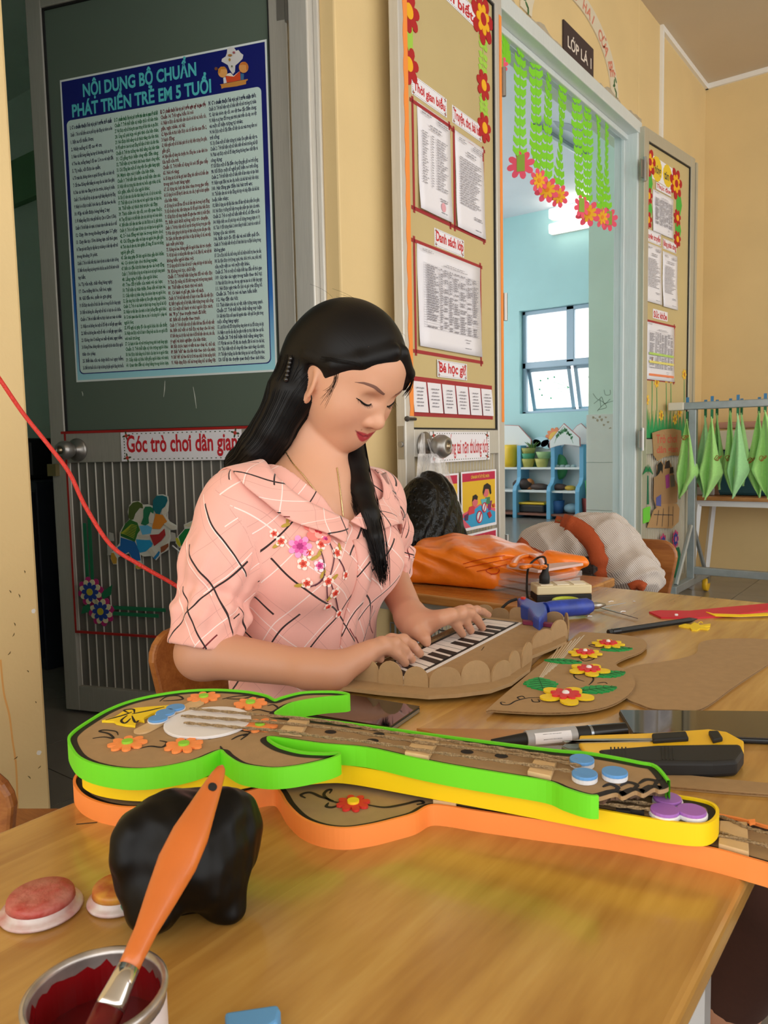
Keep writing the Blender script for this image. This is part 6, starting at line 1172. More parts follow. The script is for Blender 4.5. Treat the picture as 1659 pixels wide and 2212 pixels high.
for q in (((345, 1515), (360, 1505), (385, 1503), (395, 1510), (375, 1513), (352, 1514)), ((480, 1510), (510, 1504), (545, 1503), (520, 1510), (490, 1509)), ((545, 1535), (560, 1533), (585, 1538), (600, 1530), (590, 1522), (578, 1525)), ((200, 1595), (225, 1592), (245, 1595), (235, 1585), (215, 1580), (225, 1577), (250, 1580), (255, 1588)), ((300, 1617), (325, 1612), (350, 1614), (360, 1604), (345, 1600)), ((450, 1597), (480, 1590), (500, 1580), (515, 1578), (540, 1582), (525, 1590)), ((500, 1598), (515, 1590), (535, 1586), (520, 1598)), ((476, 1612), (484, 1628))): stroke(sw, HG, catmull([HG.uv(*a) for a in q], 5), .0022, 0, .0003)
tag(sw.build('drawn_scroll', M_mark, gG), kind='stuff')
tm = MB(); rnd = random.Random(21)
for k in range(12):
    p = onz(1288+k*12.5+rnd.uniform(-3, 3), 1718-k*1.6+rnd.uniform(-3, 3), ZG-.010+rnd.uniform(-.004, .002)); tm.box(p, (.008, .007, .011), rnd.uniform(0, 3))
tag(tm.build('torn_corner', mat('torn_cardboard', '#6b5240', .9, noise=.4, nscale=90), gG), kind='stuff')
hk = MB()
for q in (((1302, 1700), (1318, 1694), (1335, 1702), (1322, 1712)), ((1340, 1698), (1356, 1690), (1376, 1696), (1366, 1706)), ((1380, 1693), (1396, 1684), (1418, 1688), (1410, 1700)), ((1418, 1686), (1432, 1680), (1442, 1690))): stroke(hk, HG, catmull([HG.uv(*a) for a in q], 6), .004, 0, .0003)
tag(hk.build('drawn_hook', M_mark, gG), kind='stuff')
# orange guitar details
for nm_px, hx in (((763, 1731), ('#d9342b', '#f5d321')),): foamflower(HO, nm_px, (.0155, .0055), hx, gO, 8)
sw = MB()
for q in (((738, 1735), (715, 1730), (700, 1718), (706, 1708), (716, 1706), (712, 1714)), ((720, 1730), (695, 1722), (670, 1712), (650, 1717), (660, 1724)), ((735, 1738), (718, 1744), (705, 1742), (710, 1734)), ((792, 1738), (830, 1744), (870, 1738), (905, 1730), (915, 1735), (900, 1738)), ((280, 1712), (300, 1705), (310, 1712), (295, 1716)), ((200, 1700), (230, 1690), (245, 1700), (230, 1712)), ((340, 1712), (360, 1708), (368, 1716), (350, 1718))): stroke(sw, HO, catmull([HO.uv(*a) for a in q], 6), .003, 0, .0003)
tag(sw.build('drawn_scroll', M_mark, gO), kind='stuff')
for q in (((937, 1711), (992, 1718), (985, 1735), (935, 1728)), ((1232, 1757), (1292, 1768), (1288, 1782), (1229, 1772)), ((1555, 1772), (1614, 1775), (1618, 1840), (1552, 1822))): fret(HO, q, gO)
twine([(700, 1680), (930, 1708), (1230, 1752), (1500, 1795), (1700, 1835)], ZO+.003, gO); twine([(1480, 1745), (1560, 1765), (1620, 1790), (1700, 1808)], ZO+.003, gO); twine([(1480, 1770), (1560, 1800), (1700, 1840)], ZO+.003, gO)
# yellow guitar details
for px in ((1442, 1727), (1436, 1752), (1494, 1753)): k = disc(HY, px, .0122, M_whitefoam, 'tuning_peg', gY, 0, .004); disc(HY, (px[0], px[1]-5), .0112, M_lilacdisc, 'peg_disc', k, .004, .0068)
twine([(800, 1640), (1100, 1690), (1300, 1722), (1440, 1742)], ZY+.003, gY); twine([(800, 1655), (1100, 1700), (1300, 1735), (1420, 1750)], ZY+.003, gY)
nb = MB()
for x in (1346, 1376): a = onz(x, 1765, ZY-.006); nb.box(a, (.011, .006, .014), .35)
nb.build('cardboard_nubs', M_mark, gY)
# ------------------------------------------------------------------ toy piano
kb = root('cardboard_piano', onz(960, 1430, ZT), 'cardboard toy piano with a scalloped border and paper keys', 'toy piano')
zb_ = ZT+.004; base = [(736, 1476), (736, 1484), (830, 1495), (926, 1503), (990, 1499), (1060, 1490), (1105, 1474), (1145, 1444), (1150, 1416), (1190, 1400), (1224, 1385), (1216, 1350), (1120, 1340), (1040, 1331), (1010, 1340), (900, 1392)]
ZK = ZT+.012; HK = HPlane(ZK); MB().prism([onz(*q, ZK) for q in base], (0, 0, -.005)).build('base_board', M_cb, kb)
MB().prism([onz(*q, ZT+.0066) for q in [(745, 1478), (740, 1484), (926, 1500), (1055, 1487), (1138, 1440), (1180, 1400), (1210, 1380), (1200, 1352), (1040, 1336)]], (0, 0, -.006)).build('under_board', M_cbe, kb)
def arc_scallops(path, n, h, par, first=True, zb0=ZT, dark=None):
    pts = [onz(*q, zb0)[:2] for q in path]; d = [0]
    for i in range(1, len(pts)): d.append(d[-1]+np.linalg.norm(pts[i]-pts[i-1]))
    def at_(s_):
        s_ = min(max(s_, 0), d[-1]-1e-9); i = next(k for k in range(1, len(d)) if d[k] >= s_); f_ = (s_-d[i-1])/(d[i]-d[i-1]); return pts[i-1]+(pts[i]-pts[i-1])*f_
    for k in range(n):
        s0 = d[-1]*k/n; s1 = d[-1]*(k+1)/n; hh = h*(.92+.16*((k*7) % 3)/2); m = MB(); F_, B_ = [], []
        prof = [(0, 0)]+[(.5-.5*math.cos(PI*j/10), .42+.58*math.sin(PI*j/10)**.75) for j in range(11)]+[(1, 0)]
        tvec = unit(at_(s1)-at_(s0)); nrm = np.array([-tvec[1], tvec[0]])
        for (a, b) in prof:
            p = at_(s0+(s1-s0)*a); lean = nrm*.003*b*(1 if k % 2 else -1)
            F_.append((p[0]+lean[0]+nrm[0]*.0013, p[1]+lean[1]+nrm[1]*.0013, zb0+b*hh)); B_.append((p[0]+lean[0]-nrm[0]*.0013, p[1]+lean[1]-nrm[1]*.0013, zb0+b*hh))
        N = len(F_); m.add(F_+B_, [tuple(range(N)), tuple(range(2*N-1, N-1, -1))]+[(i, N+i, N+(i+1) % N, (i+1) % N) for i in range(N)]); m.build('scallop', M_cb, par)
arc_scallops([(722, 1480), (826, 1494), (926, 1504)], 4, .042, kb); arc_scallops([(927, 1504), (990, 1500), (1060, 1491)], 2, .044, kb); arc_scallops([(1060, 1491), (1105, 1475), (1146, 1444)], 3, .042, kb)
arc_scallops([(1147, 1418), (1190, 1402), (1226, 1385)], 2, .042, kb); arc_scallops([(1226, 1384), (1219, 1350)], 1, .034, kb); arc_scallops([(1217, 1349), (1190, 1346), (1120, 1341), (1040, 1332), (1029, 1331)], 5, .024, kb)
MB().prism([onz(*q, ZT+.013) for q in ((1128, 1345), (1196, 1352), (1196, 1356), (1130, 1349))], (0, 0, .006)).build('maroon_tab', mat('maroon_paper', '#7a2044', .6), kb); MB().box(onz(1141, 1405, ZT+.02), (.004, .01, .022), .4).build('maroon_tab', mat('maroon_paper', '#7a2044', .6), kb)
c00 = np.array(HK.uv(806, 1449)); c01 = np.array(HK.uv(869, 1478)); c10 = np.array(HK.uv(1046, 1337)); c11 = np.array(HK.uv(1124, 1346))   # a: left to right along the keys, b: from player outwards
KP = lambda a, b: c00*(1-a)*(1-b)+c10*a*(1-b)+c01*(1-a)*b+c11*a*b
MB().flat(HK, [KP(-.004, -.05), KP(1.004, -.05), KP(1.006, 1.06), KP(-.004, 1.06)], 0, .0008).build('key_paper', M_whitefoam, kb); MB().flat(HK, [KP(0, 0), KP(1, 0), KP(1, .97), KP(0, .97)], .0008, .0011).build('black_ground', mat('black_paper', '#221c1c', .6), kb)
M_wkey = mat('white_paper_key', '#e9e2de', .6); M_bkey = mat('black_paper_key', '#241d1d', .6)
for k in range(15):
    a0 = .012+k*.976/15; a1 = .012+(k+1)*.976/15-.007; MB().flat(HK, [KP(a0, .1), KP(a1, .1), KP(a1, .9), KP(a0, .9)], .0011, .0016).build('white_key', M_wkey, kb)
    if k % 7 not in (2, 6) and k < 14: MB().flat(HK, [KP(a1-.018, .42), KP(a1+.024, .42), KP(a1+.024, .93), KP(a1-.018, .93)], .0016, .0021).build('black_key', M_bkey, kb)
for a in ((820, 1460), (905, 1432)): pass
MB().prism([onz(*q, ZK+.001) for q in ((803, 1443), (1040, 1330), (1046, 1334), (806, 1449))], (0, 0, .004)).build('edge_ridge', M_cbe, kb)
sl = MB(); stroke(sl, HK, [HK.uv(1040, 1405), HK.uv(1046, 1397)], .002, 0, .0004); sl.build('pencil_tick', M_mark, kb)
# ------------------------------------------------------------------ loose cardboard shapes
def sheet_card(name, label, px, z0, th, n=5, closed_smooth=True):
    pts = [onz(*q, z0+th)[:2] for q in px]; pts = catmull(pts, n, True) if closed_smooth else pts; o = root(name, (*np.mean(pts, 0), z0), label, 'cardboard')
    MB().prism([(*p, z0+.0008) for p in pts], (0, 0, th-.0016)).build('fluted_core', M_cbe, o); MB().prism([(*p, z0+th-.0008) for p in offs(pts, .0006)], (0, 0, .0008)).build('top_liner', M_cb, o); MB().prism([(*p, z0) for p in offs(pts, .0006)], (0, 0, .0008)).build('bottom_liner', M_cb, o); return o
pcard = sheet_card('cardboard_cutout', 'plain curved cardboard cutout lying beside the flowered one', [(1353, 1507), (1382, 1520), (1413, 1530), (1460, 1532), (1514, 1530), (1590, 1478), (1659, 1433), (1700, 1405), (1690, 1385), (1659, 1381), (1600, 1379), (1544, 1381), (1512, 1389), (1506, 1409), (1480, 1420), (1430, 1430), (1376, 1437), (1345, 1450), (1330, 1480)], ZT+.0003, .0035)
fcard = sheet_card('flowered_cutout', 'curved cardboard cutout decorated with foam flowers and green leaves', [(1057, 1529), (1062, 1532), (1120, 1536), (1189, 1538), (1264, 1534), (1320, 1521), (1357, 1499), (1371, 1478), (1365, 1458), (1346, 1445), (1333, 1439), (1331, 1430), (1350, 1420), (1383, 1407), (1397, 1392), (1387, 1381), (1361, 1374), (1331, 1370), (1290, 1367), (1255, 1365), (1250, 1368), (1192, 1415), (1130, 1466)], ZT+.0042, .0035, 4)
HF = HPlane(ZT+.0077)
ol = MB()
def leafy(px, L_, W_, rot, par):
    u, v = HF.uv(*px, .002); c, s_ = math.cos(rot), math.sin(rot); q = []
    for k in range(17): t_ = k/16; q.append((L_*(t_-.5), W_*math.sin(PI*t_)**.8*(1+.15*math.sin(t_*40))))
    q = q+[(x, -y) for x, y in reversed(q[1:-1])]; ob = MB().flat(HF, [(u+x*c-y*s_, v+x*s_+y*c) for x, y in q], 0, .0022).build('foam_leaf', mat('leaf_green_foam', '#0f9a4a', .6), par)
    m = MB(); T_ = lambda x, y: (u+x*c-y*s_, v+x*s_+y*c); stroke(m, HF, [T_(-L_*.48, 0), T_(L_*.48, 0)], .0016, .0022, .0003)
    for k in range(1, 6):
        x = L_*(-.5+k/6)
        for sg_ in (-1, 1): stroke(m, HF, [T_(x, 0), T_(x+L_*.1, sg_*W_*.8*math.sin(PI*k/6))], .0013, .0022, .0003)
    m.build('leaf_veins', M_mark, ob)
leafy((1168, 1476), .055, .021, -1.0, fcard); leafy((1288, 1488), .062, .014, .9, fcard); leafy((1317, 1455), .052, .013, .95, fcard); leafy((1216, 1427), .056, .011, .35, fcard); leafy((1332, 1401), .052, .011, .7, fcard)
def layered(px, r, par, n1=5):
    u, v = HF.uv(*px, .006); o = MB().flat(HF, star(u, v, r*.4, r, n1, .3, m=10), .002, .0045).build('yellow_petals', mat('yellow_foam', '#f5d321', .6), par); MB().flat(HF, star(u, v, r*.34, r*.55, 8, .2, m=6), .0045, .007).build('red_petals', mat('red_foam_bright', '#d8323a', .6), o); MB().ball(HF.p(u, v, .0075), (r*.14, r*.14, .003), 10).build('white_bead', M_whitefoam, o, smooth=True)
layered((1222, 1498), .036, fcard); layered((1272, 1443), .030, fcard, 5); layered((1264, 1407), .026, fcard, 8); layered((1314, 1387), .026, fcard, 8)
sw = MB()
for q in (((1170, 1507), (1140, 1508), (1115, 1514), (1100, 1522), (1085, 1522), (1082, 1517), (1092, 1518)), ((1148, 1510), (1152, 1516), (1165, 1516), (1162, 1511)), ((1125, 1512), (1118, 1507), (1128, 1504), (1134, 1508)), ((1275, 1455), (1282, 1468), (1272, 1480)), ((1262, 1472), (1245, 1466), (1240, 1458), (1255, 1457)), ((1290, 1476), (1305, 1474), (1312, 1477)), ((1250, 1420), (1262, 1428), (1280, 1425), (1285, 1420)), ((1290, 1400), (1272, 1395), (1285, 1392))): stroke(sw, HF, catmull([HF.uv(*a) for a in q], 6), .0022, 0, .0003)
tag(sw.build('drawn_scroll', M_mark, fcard), kind='stuff')
gs_ = MB()
for k in range(7): stroke(gs_, HF, [HF.uv(1248-9*k+14, 1372+4*k), HF.uv(1180-7*k+20, 1440+6*k)], .0016, 0, .0002, False)
tag(gs_.build('glue_streak', mat('dried_glue', '#c9b493', .3), fcard), kind='stuff')
sheet_card('cardboard_strip', 'straight cardboard strip at the right end of the table', [(1440, 1676), (1446, 1671), (1550, 1681), (1690, 1695), (1690, 1716), (1560, 1707), (1444, 1697)], ZT+.0003, .0035, 1, False)
# ------------------------------------------------------------------ tools
def slab(name, label, cat, px, z0, th, mt, par=None, bevel=.0, seg=2):
    return MB().prism([onz(*q, z0+th) for q in px], (0, 0, -th)).build(name, mt, par, bevel=bevel, seg=seg, label=label, cat=cat)
M_screen = mat('phone_glass', '#0a0b0c', .05, spec=.7, coat=.5); M_phone = mat('phone_body', '#2b2d30', .25, metal=.5); M_phones = mat('phone_silver', '#9aa0a8', .2, metal=.8)
def phone(label, px):
    o = root('phone', onz(*px[0], ZT), label, 'phone', 'phones'); q = [onz(*a, ZT+.008) for a in px]; c = np.mean(q, 0)
    MB().prism([p+[0, 0, -.001] for p in q], (0, 0, -.0068)).build('body', M_phone, o, bevel=.0025, seg=3); MB().prism([c+(p-c)*.985 for p in q], (0, 0, -.0012)).build('screen', M_screen, o)
    e = q[1]-q[0]; MB().box((q[1]+q[2])/2-[0, 0, .0045], (.0012, np.linalg.norm(q[2]-q[1])*.9, .0042), math.atan2((q[2]-q[1])[1], (q[2]-q[1])[0])-PI/2).build('metal_band', M_phones, o)
phone('black phone mirroring the pink blouse, beside the green guitar', [(745, 1498), (908, 1525), (842, 1570), (655, 1540)]); phone('black phone with a silver rim at the right edge of the table', [(1336, 1533), (1700, 1536), (1740, 1598), (1366, 1583)])
wr = slab('wooden_ruler', 'wooden ruler lying behind the guitar neck', 'ruler', [(900, 1573), (1345, 1578), (1362, 1597), (1000, 1600)], ZT, .003, mat('ruler_wood', '#b07a3c', .4, noise=.15, nscale=20))
def rod(a, b, z, r0, r1, mt, nm, par, n=14, flat_=1.0, t0=0.0, t1=1.0):
    A = onz(*a, z); B_ = onz(*b, z); return MB().tube([A+(B_-A)*t0, A+(B_-A)*t1], [r0, r1], n, flatten=flat_).build(nm, mt, par, smooth=False, autosmooth=.6)
mk = root('marker_pen', onz(1200, 1600, ZT), 'fat grey and black marker pen lying on the ruler', 'marker'); zm_ = ZT+.013; a, b_ = (1062, 1603), (1350, 1577)
rod(a, b_, zm_, .0032, .0075, M_dark, 'tapered_end', mk, t0=0, t1=.26); rod(a, b_, zm_, .0092, .0095, mat('marker_grey', '#a9a9ad', .35), 'barrel', mk, t0=.25, t1=.62); rod(a, b_, zm_, .0088, .0088, M_dark, 'collar', mk, t0=.62, t1=.72); rod(a, b_, zm_, .009, .0085, mat('marker_cap', '#111113', .2), 'cap', mk, t0=.74, t1=1.0); rod(a, b_, zm_, .0091, .0091, M_phones, 'ring', mk, t0=.72, t1=.74)
A = onz(*a, zm_); B_ = onz(*b_, zm_); ax = unit(B_-A); side = unit(np.cross(ax, _Z)); up_ = unit(CC-(A+B_)/2); up_ = unit(up_-ax*(up_@ax)); s2 = np.cross(ax, up_)
lbl = MB();
L_ = np.linalg.norm(B_-A)
for t0, t1, hx in ((.30, .57, 0),):
    for j in range(6):
        a0 = -.55+j*.22; lbl.add([A+ax*L_*t_+up_*.0097*math.cos(an)+s2*.0097*math.sin(an) for an in (a0, a0+.22) for t_ in (t0, t1)], [(0, 1, 3, 2)])
lbl.build('label', M_paper, mk); bc = MB(); rnd = random.Random(5); x = .36
while x < .50:
    w_ = rnd.choice((.002, .003, .005)); bc.add([A+ax*L_*t_+up_*.00985*math.cos(an)+s2*.00985*math.sin(an) for an in (-.35, .3) for t_ in (x, x+w_)], [(0, 1, 3, 2)]); x += w_+rnd.choice((.002, .003, .004))
tag(bc.build('barcode', M_inkd, mk), kind='stuff')
# cutter knife
ck = root('cutter_knife', onz(1400, 1620, ZT), 'yellow and black snap-off cutter knife in front of the phone', 'knife'); HC = lambda z: (lambda q: [onz(*a, z) for a in q])
def body(q, z1, z0, mt, nm, bev=.002): return MB().prism([onz(*a, z1) for a in q], (0, 0, z0-z1)).build(nm, mt, ck, bevel=bev, seg=3)
body([(1252, 1588), (1420, 1582), (1530, 1574), (1570, 1580), (1607, 1600), (1607, 1620), (1590, 1636), (1540, 1640), (1400, 1640), (1300, 1634), (1262, 1622), (1250, 1604)], ZT+.016, ZT+.002, mat('cutter_yellow', '#f6c51c', .35), 'yellow_body')
body([(1290, 1618), (1420, 1608), (1540, 1606), (1600, 1606), (1607, 1622), (1592, 1643), (1540, 1646), (1400, 1645), (1310, 1638)], ZT+.018, ZT+.001, mat('cutter_rubber', '#1d1d1e', .6), 'black_grip', .004)
body([(1408, 1583), (1482, 1578), (1488, 1592), (1410, 1597)], ZT+.021, ZT+.015, M_dark, 'slider'); body([(1530, 1577), (1552, 1577), (1562, 1592), (1540, 1597)], ZT+.021, ZT+.015, M_dark, 'lock_wheel')
body([(1215, 1600), (1258, 1603), (1440, 1600), (1440, 1594), (1256, 1596), (1222, 1604)], ZT+.0172, ZT+.0155, M_steel, 'blade', .0002); body([(1212, 1612), (1222, 1602), (1262, 1605), (1262, 1622), (1228, 1619)], ZT+.012, ZT+.004, mat('blade_guard', '#7f8a84', .3, metal=.7), 'blade_holder')
for k in range(9):
    x0 = 1318+k*8+(70 if k > 4 else 0); body([(x0, 1613), (x0+3, 1613), (x0+5, 1640), (x0+2, 1640)], ZT+.0188, ZT+.017, M_dark, 'grip_rib', .0003)
# glue gun, power strip, scissors
M_gun = mat('gun_blue', '#2f4fb0', .35); M_gun2 = mat('gun_dark_blue', '#2740a0', .4, noise=.3, nscale=60)
gg = root('glue_gun', onz(1200, 1330, ZT), 'blue hot glue gun lying in front of the power strip', 'glue gun')
zg = ZT+.02
MB().tube([onz(1178, 1318, zg), onz(1195, 1316, zg), onz(1268, 1310, zg), onz(1276, 1309, zg)], [.015, .017, .0165, .012], 16).build('barrel', M_gun2, gg, autosmooth=.7); MB().tube([onz(1274, 1309, zg), onz(1290, 1308, zg), onz(1308, 1306, zg)], [.008, .007, .002], 12).build('nozzle', M_steel, gg, smooth=True)
MB().prism([onz(*q, ZT+.032) for q in ((1180, 1298), (1160, 1300), (1140, 1291), (1128, 1288), (1117, 1292), (1124, 1305), (1140, 1312), (1152, 1330), (1165, 1338), (1174, 1330), (1182, 1318))], (0, 0, -.03)).build('handle', M_gun, gg, bevel=.005, seg=3)
MB().box(onz(1130, 1292, ZT+.034), (.008, .008, .005)).build('switch', mat('switch_red', '#d23a22', .4), gg, bevel=.001); MB().tube([onz(1158, 1316, ZT+.02), onz(1180, 1314, ZT+.02)], .006, 10).build('glue_stick', mat('glue_clear', '#c8a8b8', .2), gg); MB().tube(catmull([onz(1117, 1294, ZT+.025), onz(1100, 1300, ZT+.02), onz(1086, 1312, ZT+.012), onz(1078, 1322, ZT+.005), onz(1040, 1322, ZT+.004)], 6), .003, 8).build('cable', M_dark, gg, smooth=True)
ps = root('power_strip', onz(1218, 1300, ZT), 'cream and black power strip with a black plug, beside the jacket', 'power strip'); A = onz(1160, 1302, ZT+.001); B_ = onz(1279, 1298, ZT+.001); ax = unit(B_-A); ax[2] = 0; ax = unit(ax); dn = np.array([-ax[1], ax[0], 0]); L_ = np.linalg.norm(B_-A); Mx = np.stack([ax, dn, _Z], 1); cps = A+ax*L_/2+dn*.028
MB().box(cps+[0, 0, .008], (L_, .055, .014), M=Mx).build('black_base', M_dark, ps, bevel=.002); MB().box(cps+[0, 0, .025], (L_, .056, .019), M=Mx).build('cream_cover', mat('cream_plastic', '#e0d2ab', .45), ps, bevel=.003)
for k in (-1, 0, 1): MB().box(cps+ax*L_*.3*k+[0, 0, .0352], (L_*.22, .04, .0015), M=Mx).build('socket_plate', mat('ivory_socket', '#ece2cc', .45), ps)
pg = cps-ax*L_*.3; MB().tube([pg+[0, 0, .036], pg+[0, 0, .05], pg+[.002, 0, .062], pg+[.004, 0, .078]], [.011, .0115, .007, .006], 12).build('plug', M_dark, ps, smooth=True)
MB().tube(catmull([pg+[.004, 0, .076], pg+[0, 0, .092], onz(1160, 1206, ZT+.085), onz(1142, 1225, ZT+.07), onz(1138, 1262, ZT+.03), onz(1140, 1292, ZT+.006), onz(1150, 1300, ZT+.004)], 7), .0024, 8).build('cable', M_dark, ps, smooth=True)
sc_ = root('scissors', onz(1300, 1310, ZT), 'open scissors with yellow-green handles under the glue gun nozzle', 'scissors')
for a, b_, w_ in (((1268, 1304), (1378, 1337), .006), ((1265, 1318), (1352, 1303), .005)):
    A = onz(*a, ZT+.006); B_ = onz(*b_, ZT+.003); t = unit(B_-A); s_ = unit(np.cross(t, _Z)); MB().prism([A+s_*w_, B_, A-s_*w_*.6], (0, 0, .0015)).build('blade', M_steel, sc_)
for px, rx in (((1222, 1297), 26),): MB().tube(catmull([onz(px[0]+rx*math.cos(t_), px[1]+5*math.sin(t_), ZT+.012) for t_ in np.linspace(0, 2*PI, 12)[:-1]], 4, True), .004, 8, closed=True).build('finger_ring', mat('lime_plastic', '#b9c93a', .35), sc_, smooth=True)
MB().tube(catmull([onz(1258+12*math.cos(t_), 1303+4*math.sin(t_), ZT+.012) for t_ in np.linspace(0, 2*PI, 10)[:-1]], 4, True), .0035, 8, closed=True).build('finger_ring', mat('green_plastic', '#57c84a', .35), sc_, smooth=True)
# pencil, foam pieces
pn = root('black_pencil', onz(1410, 1353, ZT), 'black pencil lying by the yellow foam butterfly', 'pencil'); rod((1314, 1366), (1506, 1337), ZT+.0052, .005, .005, M_dark, 'shaft', pn, 6, t0=0, t1=.92); rod((1314, 1366), (1506, 1337), ZT+.0052, .005, .0008, mat('pencil_tip', '#2a2522', .6), 'tip', pn, 6, t0=.92, t1=1); rod((1314, 1366), (1506, 1337), ZT+.0052, .0053, .0053, mat('ferrule_black', '#2b2b2d', .3, metal=.5), 'ferrule', pn, 10, t0=.04, t1=.12)
bf = root('foam_butterfly', onz(1500, 1353, ZT), 'small yellow foam butterfly near the black pencil', 'butterfly')
slab('wings', None, None, [(1466, 1351), (1480, 1347), (1492, 1349), (1500, 1344), (1508, 1347), (1512, 1350), (1535, 1347), (1534, 1352), (1515, 1353), (1533, 1356), (1528, 1359), (1512, 1357), (1505, 1361), (1494, 1360), (1490, 1355), (1476, 1353)], ZT, .0025, mat('yellow_foam', '#f5d321', .6), bf)
MB().tube(catmull([onz(1508, 1347, ZT+.003), onz(1514, 1343, ZT+.006), onz(1518, 1346, ZT+.004)], 4), .0008, 5).build('antenna', mat('yellow_foam', '#f5d321', .6), bf)
slab('red_foam_strip', 'red foam offcut strip at the far right of the table', 'foam', [(1402, 1321), (1425, 1318), (1490, 1319), (1560, 1312), (1659, 1303), (1700, 1299), (1700, 1314), (1659, 1318), (1560, 1330), (1500, 1334), (1428, 1333)], ZT, .003, mat('red_foam_strip', '#cf2338', .6))
slab('yellow_foam_sliver', 'thin yellow foam sliver lying on the red foam offcut', 'foam', [(1525, 1321), (1540, 1325), (1600, 1327), (1680, 1323), (1680, 1328), (1600, 1331), (1545, 1330)], ZT+.003, .0015, mat('yellow_foam_strip', '#ffd800', .55))
MB().box(onz(1461, 1328, ZT+.006), (.006, .004, .004), .5).build('glue_blob', M_whitefoam, label='small white glue blob on the red foam offcut', cat='glue', bevel=.001)
slab('orange_foam_scrap', 'orange foam scrap past the yellow guitar head', 'foam', [(1616, 1770), (1631, 1769), (1632, 1776), (1620, 1779)], ZT+.022, .002, mat('orange_foam_strip', '#ff9548', .55))
rnd = random.Random(31)
for k, px in enumerate(((1320, 1300), (1345, 1322), (1370, 1300), (1270, 1332), (815, 1494), (835, 1500), (1085, 1388))):
    a = onz(*px, ZT+.001); m = MB(); m.tube([a+[rnd.uniform(-.004, .004), rnd.uniform(-.006, .006), .0], a+[rnd.uniform(-.003, .003), .002, .001], a+[rnd.uniform(-.005, .005), .008, 0]], .0011, 5); m.build('glue_thread', M_whitefoam, label=('thread of dried glue beside the power strip', 'thread of dried glue under the scissor blades', 'thread of dried glue past the scissor tips', 'thread of dried glue in front of the glue gun', 'thread of dried glue before the near scallops', 'thread of dried glue beside the black phone', 'thread of dried glue near the folded piano corner')[k], cat='glue', group='glue threads')
# ------------------------------------------------------------------ paint things in the foreground
M_lidw = mat('lid_white_enamel', '#dcd8d6', .3, noise=.3, nscale=38, col2='#b9645f'); M_lidr = mat('dried_red_paint', '#b03a34', .5, noise=.3, nscale=65, bump=.4, bscale=60, col2='#c88074')
def lid(label, px, r, cols, tilt=(0, 0)):
    c = onz(*px, ZT+.001); o = root('paint_lid', c, label, 'lid', 'paint tin lids')
    MB().lathe([(r, 0), (r*1.03, .0015), (r*1.0, .003), (r*.92, .0035), (r*.86, .0045), (r*.82, .0105), (r*.8, .0115)], c, 40).build('rim', M_lidw, o, smooth=True); MB().lathe([(r*.845, .0075), (r*.825, .0113), (r*.79, .0128), (r*.4, .0132), (0.0001, .0132)], c, 36).build('painted_top', cols, o, smooth=True); return o
lid('tin lid coated in dull red paint, at the left edge', (90, 1965), .0285, M_lidr); l2 = lid('tin lid smeared red, white and yellow, beside the black figure', (257, 1945), .0225, mat('mixed_paint', '#d9a03a', .4, noise=.6, nscale=62, col2='#a8241f'))
c = np.array(l2.location); MB().prism([c+[.004, -.002, .0133], c+[.015, .004, .0133], c+[.012, .012, .0133], c+[-.004, .012, .0133]], (0, 0, .0006)).build('white_smear', M_lidw, l2); MB().ball(c+[.018, -.006, .006], (.006, .004, .005), 8).build('green_drip', mat('green_paint', '#2f7a55', .4), l2, smooth=True)
pcn = atd(207, 2140, .405); rz_ = .0355; zr = pcn[2]; can = root('paint_can', (pcn[0], pcn[1], ZT+.001), 'small open paint tin holding dark red paint, in the foreground', 'paint can'); c0 = np.array([pcn[0], pcn[1], ZT+.001]); H_ = zr-ZT-.001
M_tin = mat('tin_metal', '#b9b2ae', .28, metal=.75, noise=.25, nscale=60); M_paint = mat('dark_red_paint', '#6b0f14', .3)
MB().lathe([(rz_*.97, 0), (rz_, .002), (rz_, H_-.004), (rz_*1.03, H_-.003), (rz_*1.04, H_), (rz_*.96, H_+.001), (rz_*.93, H_-.003), (rz_*.93, H_-.03)], c0, 48).build('tin', M_tin, can, smooth=True); MB().lathe([(rz_*.935, H_-.0275), (.0001, H_-.0272)], c0, 40).build('paint', M_paint, can)
MB().grid([[c0+[rz_*1.004*math.cos(2*PI*k/40), rz_*1.004*math.sin(2*PI*k/40), hh] for k in range(40)] for hh in (.006, H_-.008)], True).build('paper_label', mat('tin_label', '#d8cfd2', .5), can, smooth=True)
sm = MB(); rnd = random.Random(12); q = []
for k in range(61): a = 2*PI*k/60; q.append((a, H_-.004-.004*abs(math.sin(k*1.1))-.003*rnd.random()))
for k in range(60): (a0, h0), (a1, h1) = q[k], q[k+1]; r_ = rz_*.925; sm.add([c0+[r_*math.cos(a0), r_*math.sin(a0), h0], c0+[r_*math.cos(a1), r_*math.sin(a1), h1], c0+[r_*math.cos(a1), r_*math.sin(a1), H_-.028], c0+[r_*math.cos(a0), r_*math.sin(a0), H_-.028]], [(0, 1, 2, 3)])
sm.build('paint_coat', mat('wet_red_paint', '#8e1218', .2, coat=.4), can)
br = root('paint_brush', c0+[0, 0, H_-.03], 'paint brush with an orange wooden handle standing in the red paint tin', 'brush')
P0 = atd(243, 2165, .40); P1 = atd(480, 1655, .53); ax = P1-P0; L_ = np.linalg.norm(ax); ax /= L_; vw = unit(CC-(P0+P1)/2); wd = unit(np.cross(ax, vw)); dp = np.cross(wd, ax)
def brushpart(prof, mt, nm, n=16):
    G = []
    for t_, w_, th in prof: G.append([P0+ax*L_*t_+wd*w_*math.cos(2*PI*k/n)+dp*th*math.sin(2*PI*k/n) for k in range(n)])
    m = MB(); m.grid(G, True); m.add(G[0], [tuple(range(n-1, -1, -1))]); m.add(G[-1], [tuple(range(n))]); return m.build(nm, mt, br, smooth=True, weld=True)
